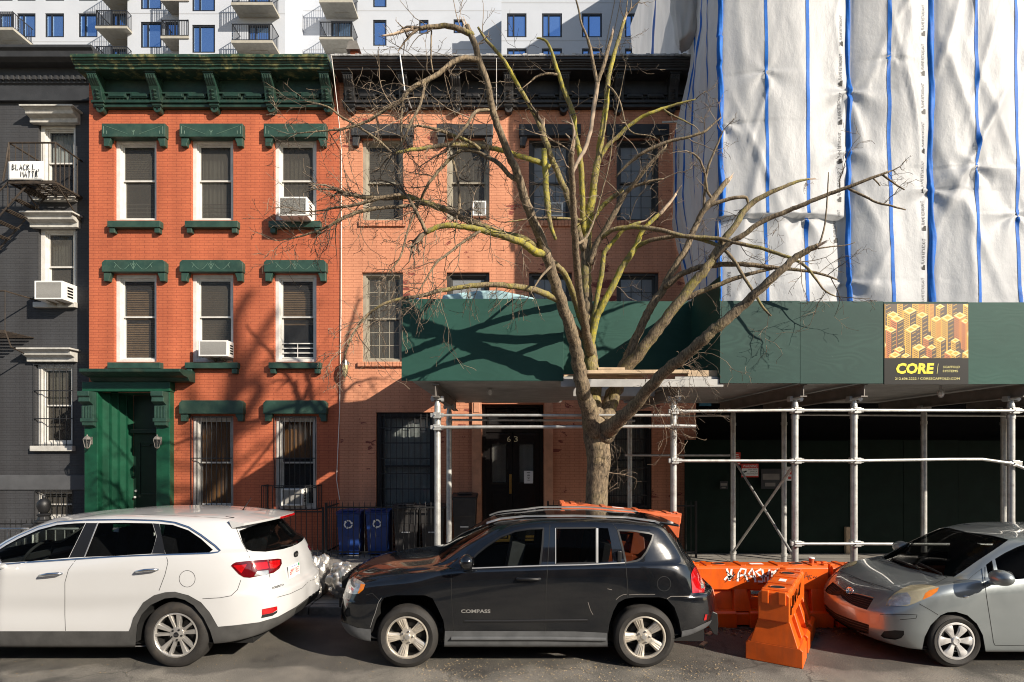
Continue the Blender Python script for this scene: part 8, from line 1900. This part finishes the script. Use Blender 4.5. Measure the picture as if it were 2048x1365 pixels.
q.tube([(xL, yF, zr), (xL - .05, yF - .02, zF + .4), (xL - .14, yF, zF)], .022, 6)
q.build('guard_rail', M['rust'], fe)
for s in (xR, xL + .25):
    q = MB(); q.tube([(s, yF, zF - .03), (s, DB - .02, zF - .62)], .018, 6); q.build('strut', M['rust'], fe)
q = MB(); dx, dz = -.95, -1.05; s0 = Vector((X(78, 13.1), 13.1, zF - .02))
for yy in (12.82, 13.36):
    q.obox(s0 + Vector((dx * 1.25, yy - 13.1, dz * 1.25)), .04, .012, math.hypot(dx, dz) * 2.5, Matrix.Rotation(math.atan2(dx, dz), 3, 'Y'))
for k in range(11):
    p = s0 + Vector((dx * (.1 + .23 * k), 0, dz * (.1 + .23 * k)))
    for j in range(3): q.box(p.x - .09 + .07 * j, p.x - .05 + .07 * j, 12.83, 13.35, p.z - .008, p.z + .008)
q.build('stair', M['rust'], fe)
q = MB(); q.tube([(s0.x, 12.8, s0.z + .5), (s0.x + dx * 2.4, 12.8, s0.z + dz * 2.4 + .6)], .016, 6)
for k in range(5): p = s0 + Vector((dx * .48 * k, 0, dz * .48 * k)); q.tube([(p.x, 12.8, p.z - .05), (p.x, 12.8, p.z + .52)], .010, 5)
q.build('hand_rail', M['rust'], fe)
q = MB(); z2 = Z(662, yF); x2 = X(10, yF)
for k in range(9): y = yF + .02 + (DB - yF - .04) * k / 8; q.box(x2 - 2.4, x2, y - .018, y + .018, z2 - .012, z2 + .006)
q.box(x2 - 2.4, x2, yF - .02, yF + .02, z2 - .06, z2 + .012); q.tube([(x2 - 2.4, yF, z2 + .9), (x2, yF, z2 + .9), (x2 + .04, DB, z2 + .9)], .018, 6)
for k in range(14): q.tube([(x2 - .18 * k, yF, z2), (x2 - .18 * k, yF, z2 + .9)], .008, 5)
q.tube([(x2, yF, z2), (x2 + .05, yF + .1, z2 - .35), (x2 - .1, DB, z2 - .45)], .016, 6)
q.build('lower_platform', M['rust'], fe)
# hand lettered sheet on the railing
t = thing('banner', 'white hand lettered sheet tied to the fire escape railing', 'banner', (X(50, yF), yF - .03, zF)); ys = yF - .035
q = MB(); x0, x1, z0, z1 = X(17, ys), X(88, ys), Z(361, ys), Z(324, ys); n = 16; vs = []
for i in range(n + 1):
    for j in range(9): u = i / n; v = j / 8; vs.append((x0 + (x1 - x0) * u, ys - .012 * math.sin(u * 7) * (1 - v) - .008, z0 + (z1 - z0) * v + .012 * math.sin(u * 3)))
q.add(vs, [[i * 9 + j, (i + 1) * 9 + j, (i + 1) * 9 + j + 1, i * 9 + j + 1] for i in range(n) for j in range(8)])
sh = q.build('sheet', M['paper'], t, smooth=180, recalc=False); sh.modifiers.new('thickness', 'SOLIDIFY').thickness = .004
GL = {'B': [[(0, 0), (.05, 1)], [(.0, .95), (.5, .85), (.1, .55), (.55, .3), (0, 0)]], 'L': [[(.05, 1), (0, 0), (.5, .03)]], 'A': [[(0, 0), (.3, 1), (.55, 0)], [(.1, .35), (.48, .38)]], 'C': [[(.55, .85), (.2, .95), (0, .5), (.15, .05), (.55, .1)]], 'K': [[(0, 0), (.05, 1)], [(.5, .95), (.05, .45), (.55, 0)]], 'M': [[(0, 0), (.08, 1), (.3, .3), (.52, 1), (.62, 0)]], 'T': [[(0, .98), (.55, 1)], [(.28, 1), (.25, 0)]], 'E': [[(.5, 1), (.05, .97), (0, 0), (.5, .02)], [(.02, .5), (.4, .52)]], ' ': [], ',': [[(0, .1), (.08, -.15)]], '|': [[(.1, 1), (.1, .1), (.45, .12)], [(.1, .8), (.4, .7)]]}
q = MB()
def hand(s, px, py, wpx, hpx):
    x = px
    for ch in s:
        strokes(q, GL[ch], lambda a, b: Vector((X(x + a * wpx, ys - .026), ys - .026, Z(py - b * hpx, ys - .026))), .019, Vector((0, -1, 0))); x += wpx * (.78 if ch != ' ' else .4)
hand('BLACK L', 24, 340, 9.5, 11); hand(',', 77, 340, 9, 11); hand('MATTE', 41, 354, 9.5, 11); hand('L', 73, 352, 4, 12)
q.build('lettering', M['ink'], t)
# ---------------------------------------------------------------- leaf litter and bits on the road
def litter(name, m, n, xr, yr, z, smin, smax, label=None):
    q = MB()
    for _ in range(n):
        x = rnd.uniform(*xr); y = rnd.triangular(*yr); s = rnd.uniform(smin, smax); a = rnd.uniform(0, 6.28); zz = z + .003 + rnd.uniform(0, .006)
        c, s_ = math.cos(a), math.sin(a); w = rnd.uniform(.25, .6)
        pts = [(-1, 0, 0), (-.2, -w, .25), (.8, -.1, .1), (1, .1, .4), (.1, w, .2)]
        q.add([(x + (p[0] * c - p[1] * s_) * s, y + (p[0] * s_ + p[1] * c) * s, zz + p[2] * s * .7) for p in pts], [[0, 1, 2, 3, 4]])
    return tag(q.build(name, m, recalc=False), kind='stuff')
litter('leaf_litter', M['leaf_pale'], 1100, (-1.1, 2.6), (5.5, 6.7, 6.25), 0, .003, .014)
litter('leaf_litter', M['leaf'], 700, (-7, 8), (5.3, 8.3, 6.2), 0, .003, .014)
litter('leaf_litter', M['leaf'], 500, (2.4, 4.6), (7.3, 8.2, 7.7), 0, .008, .03)
litter('leaf_litter', M['twig'], 700, (2.4, 4.8), (7.3, 8.25, 7.8), 0, .01, .05)
litter('leaf_litter', M['leaf'], 600, (-8, 8), (8.5, 12.5, 10), SW, .006, .03)
litter('grit', M['grit'], 1500, (-8, 8), (5.2, 8.2, 5.9), 0, .0015, .005)
q = MB()
for (px, py) in ((1378, 1273), (1412, 1226)):
    pass
for i, (px, py, lab) in enumerate(((1407, 1290, 'pale wooden shim lying on the road right of the black SUV rear wheel'), (1420, 1269, 'pale wooden shim lying just under the black SUV rear bumper'))):
    Yg = CH * F / (py - CY); q = MB(); q.obox((X(px, Yg), Yg, .012), .16, .05, .018, Matrix.Rotation(.9, 3, 'Z')); tag(q.build('wood_piece', M['wood']), lab, 'wood piece')
# ---------------------------------------------------------------- light and camera
sx_, sy_, sz_ = 1.27, -1.0, .81
el = math.atan2(sz_, math.hypot(sx_, sy_))
W = bpy.data.worlds.new('World'); SC.world = W; W.use_nodes = True
wn = W.node_tree
sky = wn.nodes.new('ShaderNodeTexSky'); sky.sky_type = 'NISHITA'; sky.sun_disc = False
sky.sun_elevation = el; sky.sun_rotation = math.atan2(sx_, sy_); sky.air_density = 1.0; sky.dust_density = .6
bg = wn.nodes['Background']; wn.links.new(sky.outputs[0], bg.inputs[0]); bg.inputs[1].default_value = .082
sl = bpy.data.lights.new('sun', 'SUN'); sl.energy = 5.0; sl.angle = R(.5); sl.color = (1, .90, .76)
so = bpy.data.objects.new('sun', sl); COL.objects.link(so)
so.rotation_euler = Vector((-sx_, -sy_, -sz_)).to_track_quat('-Z', 'Y').to_euler(); so.location = (20, -16, 14)
cd = bpy.data.cameras.new('camera'); cd.sensor_width = 36; cd.lens = F / 2048 * 36; cd.shift_y = 217.5 / 2048; cd.clip_end = 1000; cd.clip_start = .1
co = bpy.data.objects.new('camera', cd); COL.objects.link(co); co.location = CAM; co.rotation_euler = (R(90), 0, 0)
SC.camera = co
SC.view_settings.view_transform = 'Standard'; SC.view_settings.look = 'None'; SC.view_settings.gamma = 1; SC.view_settings.exposure = 0.62
SC.cycles.filter_width = 1.05; SC.cycles.max_bounces = 8; SC.cycles.transparent_max_bounces = 16
